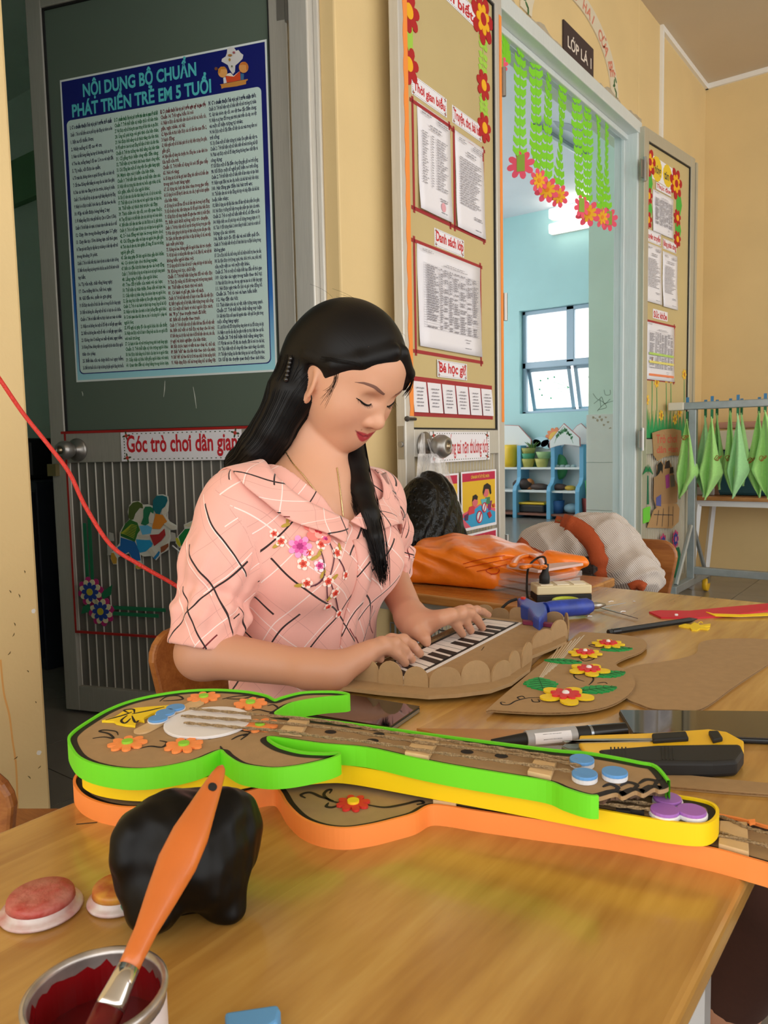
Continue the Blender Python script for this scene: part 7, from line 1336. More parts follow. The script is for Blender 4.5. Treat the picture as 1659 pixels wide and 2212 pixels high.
M_bro = mat('orange_lacquer', '#cd6c2c', .35, noise=.08, nscale=20, coat=.3)
brushpart([(.105, .0058, .0045), (.16, .006, .0048), (.25, .0066, .005), (.38, .0095, .006), (.52, .0122, .007), (.65, .0118, .0066), (.78, .0088, .0055), (.88, .0066, .0045), (.95, .0048, .0038), (.985, .0032, .003), (1.0, .0012, .0015)], M_bro, 'handle')
brushpart([(-.02, .008, .004), (0, .0078, .0045), (.06, .0068, .005), (.115, .0062, .005)], mat('chrome_ferrule', '#d8d4d2', .12, metal=.95), 'ferrule'); brushpart([(-.16, .004, .002), (-.12, .008, .0035), (-.015, .0078, .004)], M_paint, 'bristles')
hl = P0+ax*L_*.865+dp*.0046; MB().lathe([(.003, .0), (.003, .0008), (.0001, .0009)], hl, 14, dp).build('hang_hole', M_dark, br)
# lumpy black figurine
kc = onz(395, 1985, ZT); KPt = lambda px, py, D=None: None
Db = float((kc-CC)@CF); KA = lambda px, py, dd=0.0: atd(px, py, Db+.0+dd)
ke = [sd_ell(KA(395, 1840, .01), (.046, .042, .042)), sd_ell(KA(455, 1800, .02), (.030, .035, .032)), sd_ell(KA(330, 1820), (.022, .03, .034)), sd_cone(KA(310, 1860), KA(312, 1960, -.015), .016, .013), sd_cone(KA(480, 1860, .005), KA(480, 1955, -.0), .017, .015), sd_cone(KA(400, 1880, .03), KA(410, 1965, .02), .02, .018), sd_ell(KA(505, 1800, .02), (.013, .022, .03)), sd_cone(KA(345, 1890, -.01), KA(345, 1970, -.025), .014, .014)]
def ffig(p):
    d = ke[0](p)
    for g in ke[1:]: d = smin(d, g(p), .014)
    d = d+.0026*fbm(p, 90, 3, 8); return smax(d, ZT+.0005-p[:, 2], .004)
fg_ = root('black_figurine', (kc[0], kc[1], ZT), 'lumpy shiny black figurine on stubby legs behind the brush', 'figurine'); sdf_obj('painted_body', ffig, KA(395, 1840)-[.1, .1, .09], KA(395, 1840)+[.1, .1, .08], .002, mat('glossy_black_paint', '#040303', .42, spec=.22), fg_)
slab('blue_chalk', 'blue foam block at the bottom edge of the picture', 'foam', [(485, 2185), (600, 2168), (606, 2180), (600, 2205), (560, 2230), (490, 2240)], ZT, .012, mat('blue_block', '#5f9ed6', .6), bevel=.002)
pm_ = MB()
for q in (((165, 1781), (210, 1777)), ((200, 1768), (206, 1764)), ((213, 1755), (224, 1759)), ((226, 1775), (232, 1763))): stroke(pm_, TB, [TB.uv(*a) for a in q], .0025, .0002, .0003)
pm_.build('pen_marks', M_mark, label='dark pen marks on the table by the orange guitar', cat='marks', kind='stuff')
# chairs and the red cord
small_chair('child_chair', (-.925, .965), -PI/2, 'small wooden chair on which the woman sits', .30, .585, .36)
pch = atd(-62, 1660, 1.02); cho = small_chair('child_chair', (pch[0]-.12, pch[1]+.05), 0.6, 'small wooden chair at the left picture edge by the wall end', .3, atd(20, 1600, 1.02)[2], .34)
sp_ = atd(1657, 1270, 1.95); small_chair('child_chair', (sp_[0]+.22, sp_[1]+.2), PI, 'small wooden chair just past the far right table corner', .3, atd(1655, 1256, 1.95)[2], .34)
cd = [atd(*q, D) for q, D in (((-120, 640), 1.25), ((-60, 735), 1.27), ((0, 820), 1.28), ((50, 893), 1.3), ((105, 962), 1.31), ((150, 1022), 1.32), ((185, 1095), 1.33), ((240, 1178), 1.34), ((305, 1222), 1.35), ((390, 1272), 1.37), ((450, 1330), 1.38), ((500, 1420), 1.38))]
MB().tube(catmull(cd, 8), .0037, 10).build('red_rope', mat('red_cord', '#d8362c', .5, bump=.4, bscale=300), smooth=True, label='sagging red cord strung in front of the dark door', cat='cord')
# ------------------------------------------------------------------ the seated woman
HC_ = np.array([-.8156, .9780, 1.0095]); HS = .979
def _hrot(y, p, r):
    f = np.array([math.cos(y)*math.cos(p), math.sin(y)*math.cos(p), -math.sin(p)]); l0 = np.array([-math.sin(y), math.cos(y), 0]); u0 = np.cross(f, l0); l = l0*math.cos(r)+u0*math.sin(r); return np.stack([f, l, np.cross(f, l)], 1)
HM = _hrot(math.radians(2.8), math.radians(31.0), math.radians(-.5))
HW = lambda f, l, u: HC_+HM@(np.array([f, l, u])*HS)
toloc = lambda p: ((p-HC_)@HM)/HS
def mirror(fn_l): return fn_l
def rotm(ax, a):
    c, s = math.cos(a), math.sin(a); return {'f': np.array([[1, 0, 0], [0, c, -s], [0, s, c]]), 'l': np.array([[c, 0, s], [0, 1, 0], [-s, 0, c]]), 'u': np.array([[c, -s, 0], [s, c, 0], [0, 0, 1]])}[ax]
h_skull = sd_ell((-.015, 0, .030), (.095, .076, .085)); h_face = sd_ell((.012, 0, -.018), (.066, .067, .088)); h_jaw = sd_ell((.022, 0, -.060), (.045, .052, .042)); h_chin = sd_ell((.047, 0, -.087), (.019, .024, .0170)); h_fore = sd_ell((.024, 0, .045), (.054, .064, .052))
h_brow = sd_cone((.068, -.034, .020), (.068, .034, .020), .0085, .0085); h_nose = sd_cone((.0715, 0, .008), (.0895, 0, -.031), .0062, .0096); h_tip = sd_ell((.0900, 0, -.0350), (.0115, .0125, .0105)); h_muz = sd_ell((.0525, 0, -.062), (.0215, .031, .022))
LIPU = ((.0735, 0, -.0605), (.0585, .0255, -.0560)); LIPL = ((.0725, 0, -.0712), (.0575, .0230, -.0605))
def head_l(q):
    d = smin(h_skull(q), h_fore(q), .04); d = smin(d, h_face(q), .04); d = smin(d, h_jaw(q), .035); d = smin(d, h_chin(q), .030)
    m = q.copy(); m[:, 1] = np.abs(q[:, 1]); k = np.flatnonzero((q[:, 0] > .005) & (d < .05))
    if len(k): d[k] = face_l(q[k], m[k], d[k])
    k = np.flatnonzero((m[:, 1] > .045) & (q[:, 0] > -.06) & (q[:, 0] < .05) & (d < .06))
    if len(k): d[k] = smin(d[k], ear_l(m[k]), .006)
    return d
def face_l(q, m, d):
    d = smin(d, sd_ell((.043, .039, -.030), (.029, .027, .030))(m), .026); d = smin(d, h_brow(q), .02); d = smin(d, h_muz(q), .022)
    d = smax(d, -sd_ell((.0895, .0315, .0005), (.0165, .0195, .0110))(m), .012)          # eye hollow
    d = smin(d, sd_ell((.0620, .0315, -.0020), (.0125, .0160, .0125))(m), .006)        # closed lid over the eyeball
    d = smin(d, h_nose(q), .016); d = smin(d, h_tip(q), .009); d = smin(d, sd_ell((.0800, .0140, -.0385), (.0110, .0078, .0075))(m), .006)
    d = smax(d, -sd_ell((.0880, .0070, -.0470), (.006, .0038, .003))(m), .003)
    up = sd_cone(LIPU[0], LIPU[1], .0056, .0022)(m); lo = sd_cone(LIPL[0], LIPL[1], .0070, .0022)(m)
    d = smin(d, smin(up, lo, .0015), .0045)
    d = smax(d, -sd_cone((.0815, 0, -.0655), (.0625, .0280, -.0572), .0012, .0011)(m), .0022)   # line between the lips
    d = smax(d, -sd_cone((.0610, .0315, -.0565), (.0580, .035, -.063), .0012, .001)(m), .004)
    return d
def ear_l(m):
    e = m-np.array([-.010, .0765, -.014]); e = e@rotm('u', .42)@rotm('l', -.18)           # ear
    ear = np.linalg.norm(e/np.array([.0195, .0068, .033]), axis=1); ear = (ear-1)*.0068
    ear = smax(ear, -((np.linalg.norm((e-np.array([.002, .0065, -.002]))/np.array([.0125, .0062, .0225]), axis=1)-1)*.006), .003)
    ear = smin(ear, sd_cone((.0, .0740, -.006), (.001, .0745, -.018), .0040, .0035)(m), .004); ear = smin(ear, sd_ell((-.006, .0745, -.0450), (.0085, .0055, .0085))(m), .006)
    return ear
NB = HW(-.042, 0, -.050); NL = np.array([-.872, .948, .822])
RS_ = np.array([-.893, .787, .796]); LS_ = np.array([-.852, 1.098, .792])
chest = [sd_ell((-.872, .940, .725), (.093, .148, .122)), sd_ell((-.892, .940, .60), (.085, .128, .16)), sd_cone(RS_+[.0, .02, 0], LS_-[0, .02, 0], .048, .048), sd_ell((-.812, .868, .715), (.056, .060, .062)), sd_ell((-.800, .995, .712), (.056, .060, .062)), sd_cone((-.872, .905, .822), (-.885, .80, .808), .042, .034), sd_cone((-.864, .99, .822), (-.852, 1.08, .806), .042, .034)]
def torso_d(p, grow=0.0):
    d = chest[0](p)
    for i, g in enumerate(chest[1:]): d = smin(d, g(p), .05 if i != 2 else .04)
    return d-grow
neck_f = sd_cone(NB, NL, .047, .053)
def skin_d(p):
    t = torso_d(p); n = neck_f(p); c1 = sd_cone((-.812, .918, .806), (-.868, .82, .822), .007, .006)(p); d = smin(smin(n, t, .045), c1, .02); k = np.flatnonzero(np.linalg.norm(p-HC_, axis=1) < .19)
    if len(k): d[k] = smin(smin(smin(head_l(toloc(p[k]))*HS, n[k], .008), t[k], .045), c1[k], .02)
    return d
SKIN = np.array(lin('#d9a385')); LIP = np.array(lin('#b53e46'));
def skin_cols(v):
    q = toloc(v); c = np.tile(SKIN, (len(v), 1)); a = np.abs(q[:, 1])
    def mixin(mask, col):
        nonlocal c
        c = c*(1-mask[:, None])+np.array(col)*mask[:, None]
    ss = lambda x, e0, e1: np.clip((x-e0)/(e1-e0), 0, 1)**2*(3-2*np.clip((x-e0)/(e1-e0), 0, 1))
    ch = np.exp(-(((q[:, 0]-.07)/.03)**2+((a-.042)/.022)**2+((q[:, 2]+.032)/.022)**2)); mixin(ch*.22, lin('#d0806a'))
    m = q.copy(); m[:, 1] = a
    t_ = np.clip(a/.0275, 0, 1); um = -.0655+.0085*t_**1.6; hu = .0068*(1-t_**2)*(1-.22*np.exp(-(a/.004)**2)); hl_ = .0100*(1-t_**2.2); du = q[:, 2]-um
    lipm = (ss(du, -hl_-.0008, -hl_+.0008)*(1-ss(du, hu-.0008, hu+.0008)))*(a < .0275)*(q[:, 0] > .044); mixin(lipm, LIP)
    mixin(np.exp(-(du/.0010)**2)*(a < .0285)*(q[:, 0] > .044)*.75, lin('#5a1420'))
    nz = sd_ell((.0870, .0070, -.0465), (.006, .0038, .003))(m); mixin((1-ss(nz, 0, .0015))*.6, lin('#5a3026'))
    lid = np.exp(-(((q[:, 2]-.007)/.006)**2+((a-.031)/.016)**2))*(q[:, 0] > .055); mixin(lid*.28, lin('#a8705a'))
    mole = np.exp(-(((q[:, 1]+.018)/.0012)**2+((q[:, 2]+.0535)/.0012)**2))*(q[:, 0] > .06); mixin(mole*.7, lin('#5a3a30'))
    return c
skm = bpy.data.materials.new('skin'); skm.use_nodes = True; nt = skm.node_tree; b = nt.nodes['Principled BSDF']; at_ = nt.nodes.new('ShaderNodeVertexColor'); at_.layer_name = 'Col'; nt.links.new(at_.outputs[0], b.inputs[0]); b.inputs['Roughness'].default_value = .48; b.inputs['Subsurface Weight'].default_value = .12; b.inputs['Subsurface Radius'].default_value = (.02, .008, .004); b.inputs['Subsurface Scale'].default_value = .3
n_ = nt.nodes.new('ShaderNodeTexNoise'); n_.inputs['Scale'].default_value = 900; tc = nt.nodes.new('ShaderNodeTexCoord'); nt.links.new(tc.outputs['Object'], n_.inputs[0]); bp = nt.nodes.new('ShaderNodeBump'); bp.inputs['Strength'].default_value = .05; bp.inputs['Distance'].default_value = .002; nt.links.new(n_.outputs[0], bp.inputs['Height']); nt.links.new(bp.outputs[0], b.inputs['Normal'])
wo = root('person', (-.9, .95, 0), 'seated woman in a pink checked blouse with long black hair, pressing paper keys', 'person')
v1, q1 = sdf_mesh(skin_d, HC_-[.22, .24, .33], HC_+[.16, .22, .16], .0017); k_ = v1[q1].mean(1)[:, 2] > .70; q1 = q1[k_]
c1 = skin_cols(v1)
# arms and hands
ER = np.array([-.884, .714, .602]); WRr = onz(716, 1452, .590)
EL = atd(836, 1232, 1.50); WLl = onz(897, 1352, .598)
def hand(W_, mcp, pip, dip, tip, th, E_, S_, rs=1.0):
    """wrist, knuckle rows (index..little) and thumb chain -> distance function and nail points"""
    fs = []
    def f(p):
        d = sd_cone(E_, W_+(E_-W_)*.12, .036, .0245)(p); d = smin(d, sd_cone(W_+(E_-W_)*.14, W_, .0245, .0225)(p), .02)
        d = smin(d, sd_cone(S_, E_, .044, .036)(p), .02)
        pal = None
        for m in mcp:
            g = sd_cone(W_+(m-W_)*.12, m, .0155, .0102)(p); pal = g if pal is None else smin(pal, g, .016)
        d = smin(d, pal, .018)
        for i in range(4):
            k = (1.0, 1.04, 1.0, .88)[i]*rs
            g = sd_cone(mcp[i], pip[i], .0096*k, .0086*k)(p); g = smin(g, sd_cone(pip[i], dip[i], .0086*k, .0076*k)(p), .004); g = smin(g, sd_cone(dip[i], tip[i], .0076*k, .0066*k)(p), .003); d = smin(d, g, .006)
        g = sd_cone(th[0], th[1], .0145, .0112)(p); g = smin(g, sd_cone(th[1], th[2], .0108, .0092)(p), .005); g = smin(g, sd_cone(th[2], th[3], .0094, .0076)(p), .003)
        return smin(d, g, .010)
    return f
def fing(m, t, h=.0, pipf=.42, dipf=.74, up=.012, up2=.008):
    m = np.array(m); t = np.array(t); return m+(t-m)*pipf+[0, 0, up], m+(t-m)*dipf+[0, 0, up2]
def mkhand(W_, mpx, tpx, th, E_, S_, ups, rs=1.0):
    mcp = [onz(*a) for a in mpx]; tip = [onz(*a) for a in tpx]; pip, dip = [], []
    for m, t, u in zip(mcp, tip, ups): a, c = fing(m, t, up=u, up2=u*.75); pip.append(a); dip.append(c)
    return hand(W_, mcp, pip, dip, tip, [onz(*a) for a in th], E_, S_, rs), tip, dip
zt_k = ZT+.0205
fR, tipR, dipR = mkhand(WRr, [(846, 1384, .612), (826, 1391, .616), (804, 1403, .613), (782, 1421, .604)], [(907, 1412, zt_k+.001), (889, 1424, zt_k), (875, 1432, zt_k), (822, 1424, zt_k+.012)], [(765, 1430, .588), (800, 1415, .592), (830, 1408, .588), (852, 1402, .586)], ER, RS_, (.010, .011, .011, .006))
fL, tipL, dipL = mkhand(WLl, [(955, 1335, .618), (975, 1328, .622), (997, 1322, .620), (1012, 1318, .612)], [(999, 1370, zt_k), (1017, 1362, zt_k), (1042, 1356, zt_k), (1055, 1328, zt_k+.008)], [(905, 1362, .596), (912, 1372, .590), (918, 1380, .586), (921, 1388, .580)], EL, LS_, (.010, .011, .010, .004))
def arm_mesh(fn, E_, W_, tips, S_, hand_h=.0016):
    allp = np.array([E_, W_, *tips, S_]); lo = allp.min(0)-.05; hi = allp.max(0)+.05
    hp = np.array([W_, *tips]); hlo = hp.min(0)-.035; hhi = hp.max(0)+.03
    return sdf_mesh(fn, lo, hi, .0024)
v2, q2 = arm_mesh(fR, ER, WRr, tipR, ER+[0, 0, .12]); v3, q3 = arm_mesh(fL, EL, WLl, tipL, EL+[0, 0, .1])
def arm_cols(v, tips, dips):
    c = np.tile(SKIN*np.array([.86, .82, .80]), (len(v), 1))
    for t, d in zip(tips, dips):
        ax = unit(t-d); nl = unit(np.array([0, 0, 1.0])-ax*ax[2]); c0 = t+nl*.005+ax*.001; q = v-c0; x = q@ax; y = q@np.cross(ax, nl); m = np.exp(-((x/.0055)**4+(y/.0042)**4))*((q@nl) > -.003); c = c*(1-.55*m[:, None])+np.array(lin('#e3b3a0'))*.55*m[:, None]
    return c
vv = np.concatenate([v1, v2, v3]); qq = np.concatenate([q1, q2+len(v1), q3+len(v1)+len(v2)]); cc = np.concatenate([c1, arm_cols(v2, tipR, dipR), arm_cols(v3, tipL, dipL)])
np_obj('body', vv, qq, skm, wo, True, cc)
def grad(fn, p, e=.0008):
    p = np.atleast_2d(p); g = np.stack([fn(p+np.eye(3)[i]*e)-fn(p-np.eye(3)[i]*e) for i in range(3)], 1); return g/np.maximum(np.linalg.norm(g, axis=1), 1e-9)[:, None]
def snap(fn, p, lift=0.0, n=8):
    p = np.atleast_2d(np.array(p, float))
    for _ in range(n): p = p-grad(fn, p)*fn(p)[:, None]*.9
    return p+grad(fn, p)*lift
def cast_many(fn, pxs, t0=.95, lift=0.0, tmax=1.6):
    D = np.array([ray(*p) for p in pxs]); D /= np.linalg.norm(D, axis=1)[:, None]; t = np.full(len(D), t0); lv = np.ones(len(D), bool)
    for _ in range(160):
        if not lv.any(): break
        v_ = fn(CC+D[lv]*t[lv][:, None]); go = v_ > .0006; ii = np.flatnonzero(lv); t[ii[go]] += np.maximum(v_[go]*.75, .001); lv[ii[~go]] = False; lv &= t < tmax
    return [None if t[k] >= tmax else CC+D[k]*(t[k]-lift) for k in range(len(D))]
def cast(fn, px, py, t0=.95, lift=0.0, tmax=1.6): return cast_many(fn, [(px, py)], t0, lift, tmax)[0]
# brows, lashes
M_hairm = bpy.data.materials.new('black_hair'); M_hairm.use_nodes = True; b = M_hairm.node_tree.nodes['Principled BSDF']; b.inputs[0].default_value = lin('#0b090a')+(1,); b.inputs['Roughness'].default_value = .45; b.inputs['Specular IOR Level'].default_value = .25
nt = M_hairm.node_tree; at_ = nt.nodes.new('ShaderNodeAttribute'); at_.attribute_name = 'cloth'; mp = nt.nodes.new('ShaderNodeMapping'); mp.inputs['Scale'].default_value = (900, 14, 1); nt.links.new(at_.outputs['Vector'], mp.inputs[0]); n_ = nt.nodes.new('ShaderNodeTexNoise'); n_.inputs['Scale'].default_value = 1.0; n_.inputs['Detail'].default_value = 3; nt.links.new(mp.outputs[0], n_.inputs['Vector']); bp = nt.nodes.new('ShaderNodeBump'); bp.inputs['Strength'].default_value = .3; bp.inputs['Distance'].default_value = .0008; nt.links.new(n_.outputs[0], bp.inputs['Height']); nt.links.new(bp.outputs[0], b.inputs['Normal'])
M_brow = mat('eyebrow_brown', '#7a5548', .8)
for sd in (-1, 1):
    q = catmull([(.078, sd*.0115, .0212), (.0765, sd*.024, .0238), (.072, sd*.036, .0250), (.063, sd*.047, .0240), (.055, sd*.056, .0205)], 8); w_ = [.0022+.0012*math.sin(PI*min(1, (i/len(q))*1.15))-.0022*(i/len(q))**3 for i in range(len(q))]
    P_ = snap(skin_d, np.array([HW(*a) for a in q]), .0001); G = []
    for i, p in enumerate(P_):
        t = unit(P_[min(i+1, len(P_)-1)]-P_[max(i-1, 0)]); n1 = grad(skin_d, p)[0]; s_ = unit(np.cross(t, n1)); G.append([p+s_*w_[i]*.8*a+n1*(.0006-.0004*abs(a)) for a in (-1, -.5, 0, .5, 1)])
    MB().grid(G).build('eyebrow', M_brow, wo, smooth=True)
    q = catmull([(.068, sd*.0165, -.0105), (.073, sd*.024, -.0125), (.0725, sd*.033, -.0120), (.066, sd*.042, -.0085), (.059, sd*.0480, -.0045)], 8); P_ = snap(skin_d, np.array([HW(*a) for a in q]), .0005); MB().tube(list(P_), [.0007+.0016*math.sin(PI*i/(len(q)-1)) for i in range(len(q))], 6, flatten=.7).build('eyelashes', M_hairm, wo, smooth=True)
    ll = MB()
    for k in range(12):
        p = P_[int(3+k*(len(P_)-6)/11)]; n1 = grad(skin_d, p)[0]; o_d = HM@np.array([.55, sd*.25*(k-5)/6, -.85]); ll.tube([p, p+n1*.003+o_d*.0025, p+n1*.0045+o_d*.0055], [.0004, .0003, .0001], 4)
    tag(ll.build('lash_hairs', M_hairm, wo), kind='stuff')
# ------------------------------------------------------------------ blouse
SL0, SL1 = RS_+[.004, -.004, .0], RS_+(ER-RS_)*.97; LL0, LL1 = LS_+[0, .004, 0], LS_+(EL-LS_)*1.0+(WLl-EL)*.06
def sleeve(a, b, r0, r1, p):
    d = b-a; L2 = d@d; h = ((p-a)@d)/L2; hc = np.clip(h, -.2, 1.0); rad = np.linalg.norm(p-a-hc[:, None]*d, axis=1); ax = d/math.sqrt(L2); e1 = unit(np.cross(ax, [0, 0, 1.0]) if abs(ax[2]) < .95 else np.cross(ax, [1.0, 0, 0])); e2 = np.cross(ax, e1); an = np.arctan2((p-a)@e2, (p-a)@e1)
    R = r0+(r1-r0)*np.clip(h, 0, 1)+.010*np.exp(-((h-.36)/.16)**2)-.004*np.exp(-((h-.60)/.05)**2)+.005*np.exp(-((h-.74)/.10)**2)
    R = R+(.0032*np.sin(an*7+h*4)+.0022*np.sin(an*13-h*9))*np.clip(h*1.3, 0, 1)+.0028*np.sin(h*38+an*2)*np.exp(-((h-.66)/.14)**2)
    hm_ = np.clip((h-.80)/.15, 0, 1); R = R*(1-hm_)+(r0+(r1-r0)*np.clip(h, 0, 1)+.001*np.sin(an*5))*hm_
    R = R-.05*np.clip(-h, 0, 1)
    return rad-R, h, an, rad
def blouse_d(p):
    d = torso_d(p, .0085)
    lower = sd_cone((-.902, .945, .58), (-.915, .945, .36), .112, .135)(p); qx = np.stack([p[:, 0]*1.12+.11, p[:, 1]*.9+.0945, p[:, 2]], 1); d = smin(d, sd_cone((-.895, .945, .60), (-.91, .945, .38), .104, .128)(qx), .06)
    ax = np.arctan2(p[:, 1]-.945, p[:, 0]+.89); d = d+.0022*np.sin(ax*9+p[:, 2]*6)*np.clip((.70-p[:, 2])*5, 0, 1)+.0012*np.sin(ax*17-p[:, 2]*11)*np.clip((.72-p[:, 2])*4, 0, 1)
    sr = sleeve(SL0, SL1, .052, .052, p)[0]; sl = sleeve(LL0, LL1, .047, .048, p)[0]
    d = smin(d, sr, .018); d = smin(d, sl, .018)
    for (a, b_, cut) in ((SL0, SL1, 0), (LL0, LL1, 0)):
        ax_ = unit(b_-a); near = np.linalg.norm(p-b_, axis=1) < .16; pl_ = (p-b_)@ax_; inr = sd_cone(b_-ax_*.02, b_+ax_*.12, .0445 if a is SL0 else .042, .0445 if a is SL0 else .042)(p)
        d = np.where(near & (np.minimum(sr, sl) < torso_d(p, .02)), smax(d, pl_, .003), d); d = np.where(near, smax(d, -inr, .003), d)
    ncut = sd_cone((-.868, .948, .878), (-.752, .925, .772), .092, .004)(p); d = smax(d, -ncut, .006)
    ncut2 = sd_cone((-.90, .948, .90), (-.865, .948, .850), .080, .086)(p); d = smax(d, -ncut2, .006)
    return smax(d, .335-p[:, 2], .004)
vb, qb = sdf_mesh(blouse_d, (-1.06, .60, .33), (-.68, 1.32, .92), .0037)
def cloth_uv(p):
    ax = np.arctan2(p[:, 1]-.945, p[:, 0]+.89); u = .125*ax; w_ = p[:, 2]
    sr, hr, ar, _ = sleeve(SL0, SL1, .052, .052, p); sl, hl_, al, _ = sleeve(LL0, LL1, .047, .048, p); tt = torso_d(p, .0085)
    L1 = np.linalg.norm(SL1-SL0); L2 = np.linalg.norm(LL1-LL0); r_ = (sr < tt-.002)[:, None]; l_ = (sl < tt-.002)[:, None]
    UV = np.stack([u, w_, 0*u], 1); UV = np.where(l_, np.stack([al*.05+.3, -hl_*L2+.1, 0*u], 1), UV); return np.where(r_, np.stack([ar*.06+.71, -hr*L1+.4, 0*u], 1), UV)
# pink fabric printed with loose black, red and white checks
pk = bpy.data.materials.new('pink_checked_fabric'); pk.use_nodes = True; nt = pk.node_tree; L = nt.links; N = nt.nodes.new; b = nt.nodes['Principled BSDF']; b.inputs['Roughness'].default_value = .8; b.inputs['Sheen Weight'].default_value = .25
def M2(op, a, c=None):
    n = N('ShaderNodeMath'); n.operation = op
    for i, x in enumerate((a, c)):
        if x is None: continue
        if hasattr(x, 'is_linked'): L.new(x, n.inputs[i])
        else: n.inputs[i].default_value = x
    return n.outputs[0]
at_ = N('ShaderNodeAttribute'); at_.attribute_name = 'cloth'; nz = N('ShaderNodeTexNoise'); nz.inputs['Scale'].default_value = 9; nz.inputs['Detail'].default_value = 1; L.new(at_.outputs['Vector'], nz.inputs['Vector']); sp = N('ShaderNodeSeparateXYZ'); L.new(at_.outputs['Vector'], sp.inputs[0]); wob = M2('MULTIPLY', M2('SUBTRACT', nz.outputs[0], .5), .03)
def linemask(ang, period, off, w, dash, keep, seed):
    c, s_ = math.cos(ang), math.sin(ang); x = M2('ADD', M2('ADD', M2('MULTIPLY', sp.outputs[0], c), M2('MULTIPLY', sp.outputs[1], s_)), wob); y = M2('ADD', M2('MULTIPLY', sp.outputs[0], -s_), M2('MULTIPLY', sp.outputs[1], c))
    k = M2('ADD', M2('DIVIDE', x, period), off); fr = M2('ABSOLUTE', M2('SUBTRACT', M2('FRACT', k), .5)); ln = M2('LESS_THAN', fr, w/period/2)
    idx = M2('FLOOR', k); seg = M2('FLOOR', M2('ADD', M2('DIVIDE', y, dash), M2('MULTIPLY', idx, .37))); wn = N('ShaderNodeTexWhiteNoise'); wn.noise_dimensions = '2D'; cb_ = N('ShaderNodeCombineXYZ'); L.new(idx, cb_.inputs[0]); L.new(M2('ADD', seg, seed), cb_.inputs[1]); L.new(cb_.outputs[0], wn.inputs['Vector'])
    return M2('MULTIPLY', ln, M2('LESS_THAN', wn.outputs[0], keep))
base = lin('#f2b4a8')+(1,); cur = None
def over(col, mask, prev):
    mx = N('ShaderNodeMix'); mx.data_type = 'RGBA'; L.new(mask, mx.inputs[0])
    if prev is None: mx.inputs[6].default_value = base
    else: L.new(prev, mx.inputs[6])
    mx.inputs[7].default_value = lin(col)+(1,); return mx.outputs[2]
A1, A2 = math.radians(42), math.radians(-42)
for (ang, per, off, w_, dash, keep, sd, col) in ((A1, .041, .2, .0007, .5, .9, 1, '#d79a92'), (A2, .047, .3, .0007, .5, .9, 2, '#d79a92'), (A1, .052, .55, .0015, .13, .55, 3, '#fbe3de'), (A2, .055, .1, .0015, .13, .55, 4, '#fbe3de'), (A1, .055, .35, .0024, .075, .30, 6, '#7a1f24'), (A2, .050, .8, .0026, .11, .55, 5, '#2a1518'), (A1, .058, .85, .0026, .10, .48, 7, '#2a1518')): cur = over(col, linemask(ang, per, off, w_, dash, keep, sd), cur)
L.new(cur, b.inputs[0])
wv = N('ShaderNodeTexWave'); wv.inputs['Scale'].default_value = 160; L.new(at_.outputs['Vector'], wv.inputs[0]); bp = N('ShaderNodeBump'); bp.inputs['Strength'].default_value = .08; bp.inputs['Distance'].default_value = .001; L.new(wv.outputs[0], bp.inputs['Height']); L.new(bp.outputs[0], b.inputs['Normal'])
bl = np_obj('blouse', vb, qb, pk, wo, True, None, cloth_uv(vb))
# collar: flat leaves following the neckline
def collar(inner, outer, name, nw=8, lift=.009):
    I_ = catmull(inner, 8); O_ = catmull(outer, 8); G = []
    for a, c in zip(I_, O_):
        row = np.array([a*(1-t)+c*t for t in np.linspace(0, 1, nw)]); fb = lambda p: torso_d(p, .0085); row = snap(fb, row, lift, 6); G.append(row)
    m = MB().grid(G); vs = np.array(m.v); G = np.array(G); su = np.concatenate([[0], np.cumsum(np.linalg.norm(np.diff(G[:, nw//2], axis=0), axis=1))]); sv = np.concatenate([np.zeros((len(G), 1)), np.cumsum(np.linalg.norm(np.diff(G, axis=1), axis=2), axis=1)], 1); uv_ = np.stack([np.repeat(su, nw)+.13, sv.ravel()+.02, 0*sv.ravel()], 1); o = np_obj(name, vs, np.array(m.f), pk, wo, True, None, uv_); md = o.modifiers.new('solid', 'SOLIDIFY'); md.thickness = .0025; md.offset = 0; return o
bk_ = np.array([-.955, .95, .825]); tq = lambda p: torso_d(p, .0085); ct = lambda x, y, D: (lambda p: p if p is not None else atd(x, y, D))(cast(tq, x, y))
collar([bk_, (-.955, .885, .825), ct(568, 995, 1.2), ct(592, 1035, 1.18), ct(640, 1075, 1.18), ct(700, 1109, 1.19), ct(746, 1130, 1.2)], [(-.985, .94, .79), (-.975, .83, .80), ct(492, 1022, 1.15), ct(530, 1058, 1.15), ct(590, 1105, 1.15), ct(665, 1145, 1.15), ct(738, 1178, 1.18)], 'collar')
collar([bk_, (-.95, 1.00, .828), (-.90, 1.045, .825), (-.848, 1.035, .812), (-.805, .99, .790), ct(750, 1131, 1.2)], [(-.985, .96, .79), (-.962, 1.06, .795), (-.910, 1.10, .812), (-.842, 1.085, .780), (-.785, 1.03, .750), ct(800, 1155, 1.2)], 'collar')
# placket down the front
P_ = snap(blouse_d, np.array([(-.75, .925+.006*math.sin(z*20), z) for z in np.linspace(.758, .42, 24)]), .002); G = []
for i, p in enumerate(P_): n1 = grad(blouse_d, p)[0]; t = unit(P_[min(i+1, len(P_)-1)]-P_[max(i-1, 0)]); s_ = unit(np.cross(t, n1)); G.append([p+s_*a for a in (-.014, -.005, .005, .014)])
m = MB().grid(G); o = np_obj('placket', np.array(m.v), np.array(m.f), pk, wo, True, None, cloth_uv(np.array(m.v))+np.array([.05, .03, 0])); md = o.modifiers.new('solid', 'SOLIDIFY'); md.thickness = .002; md.offset = 0
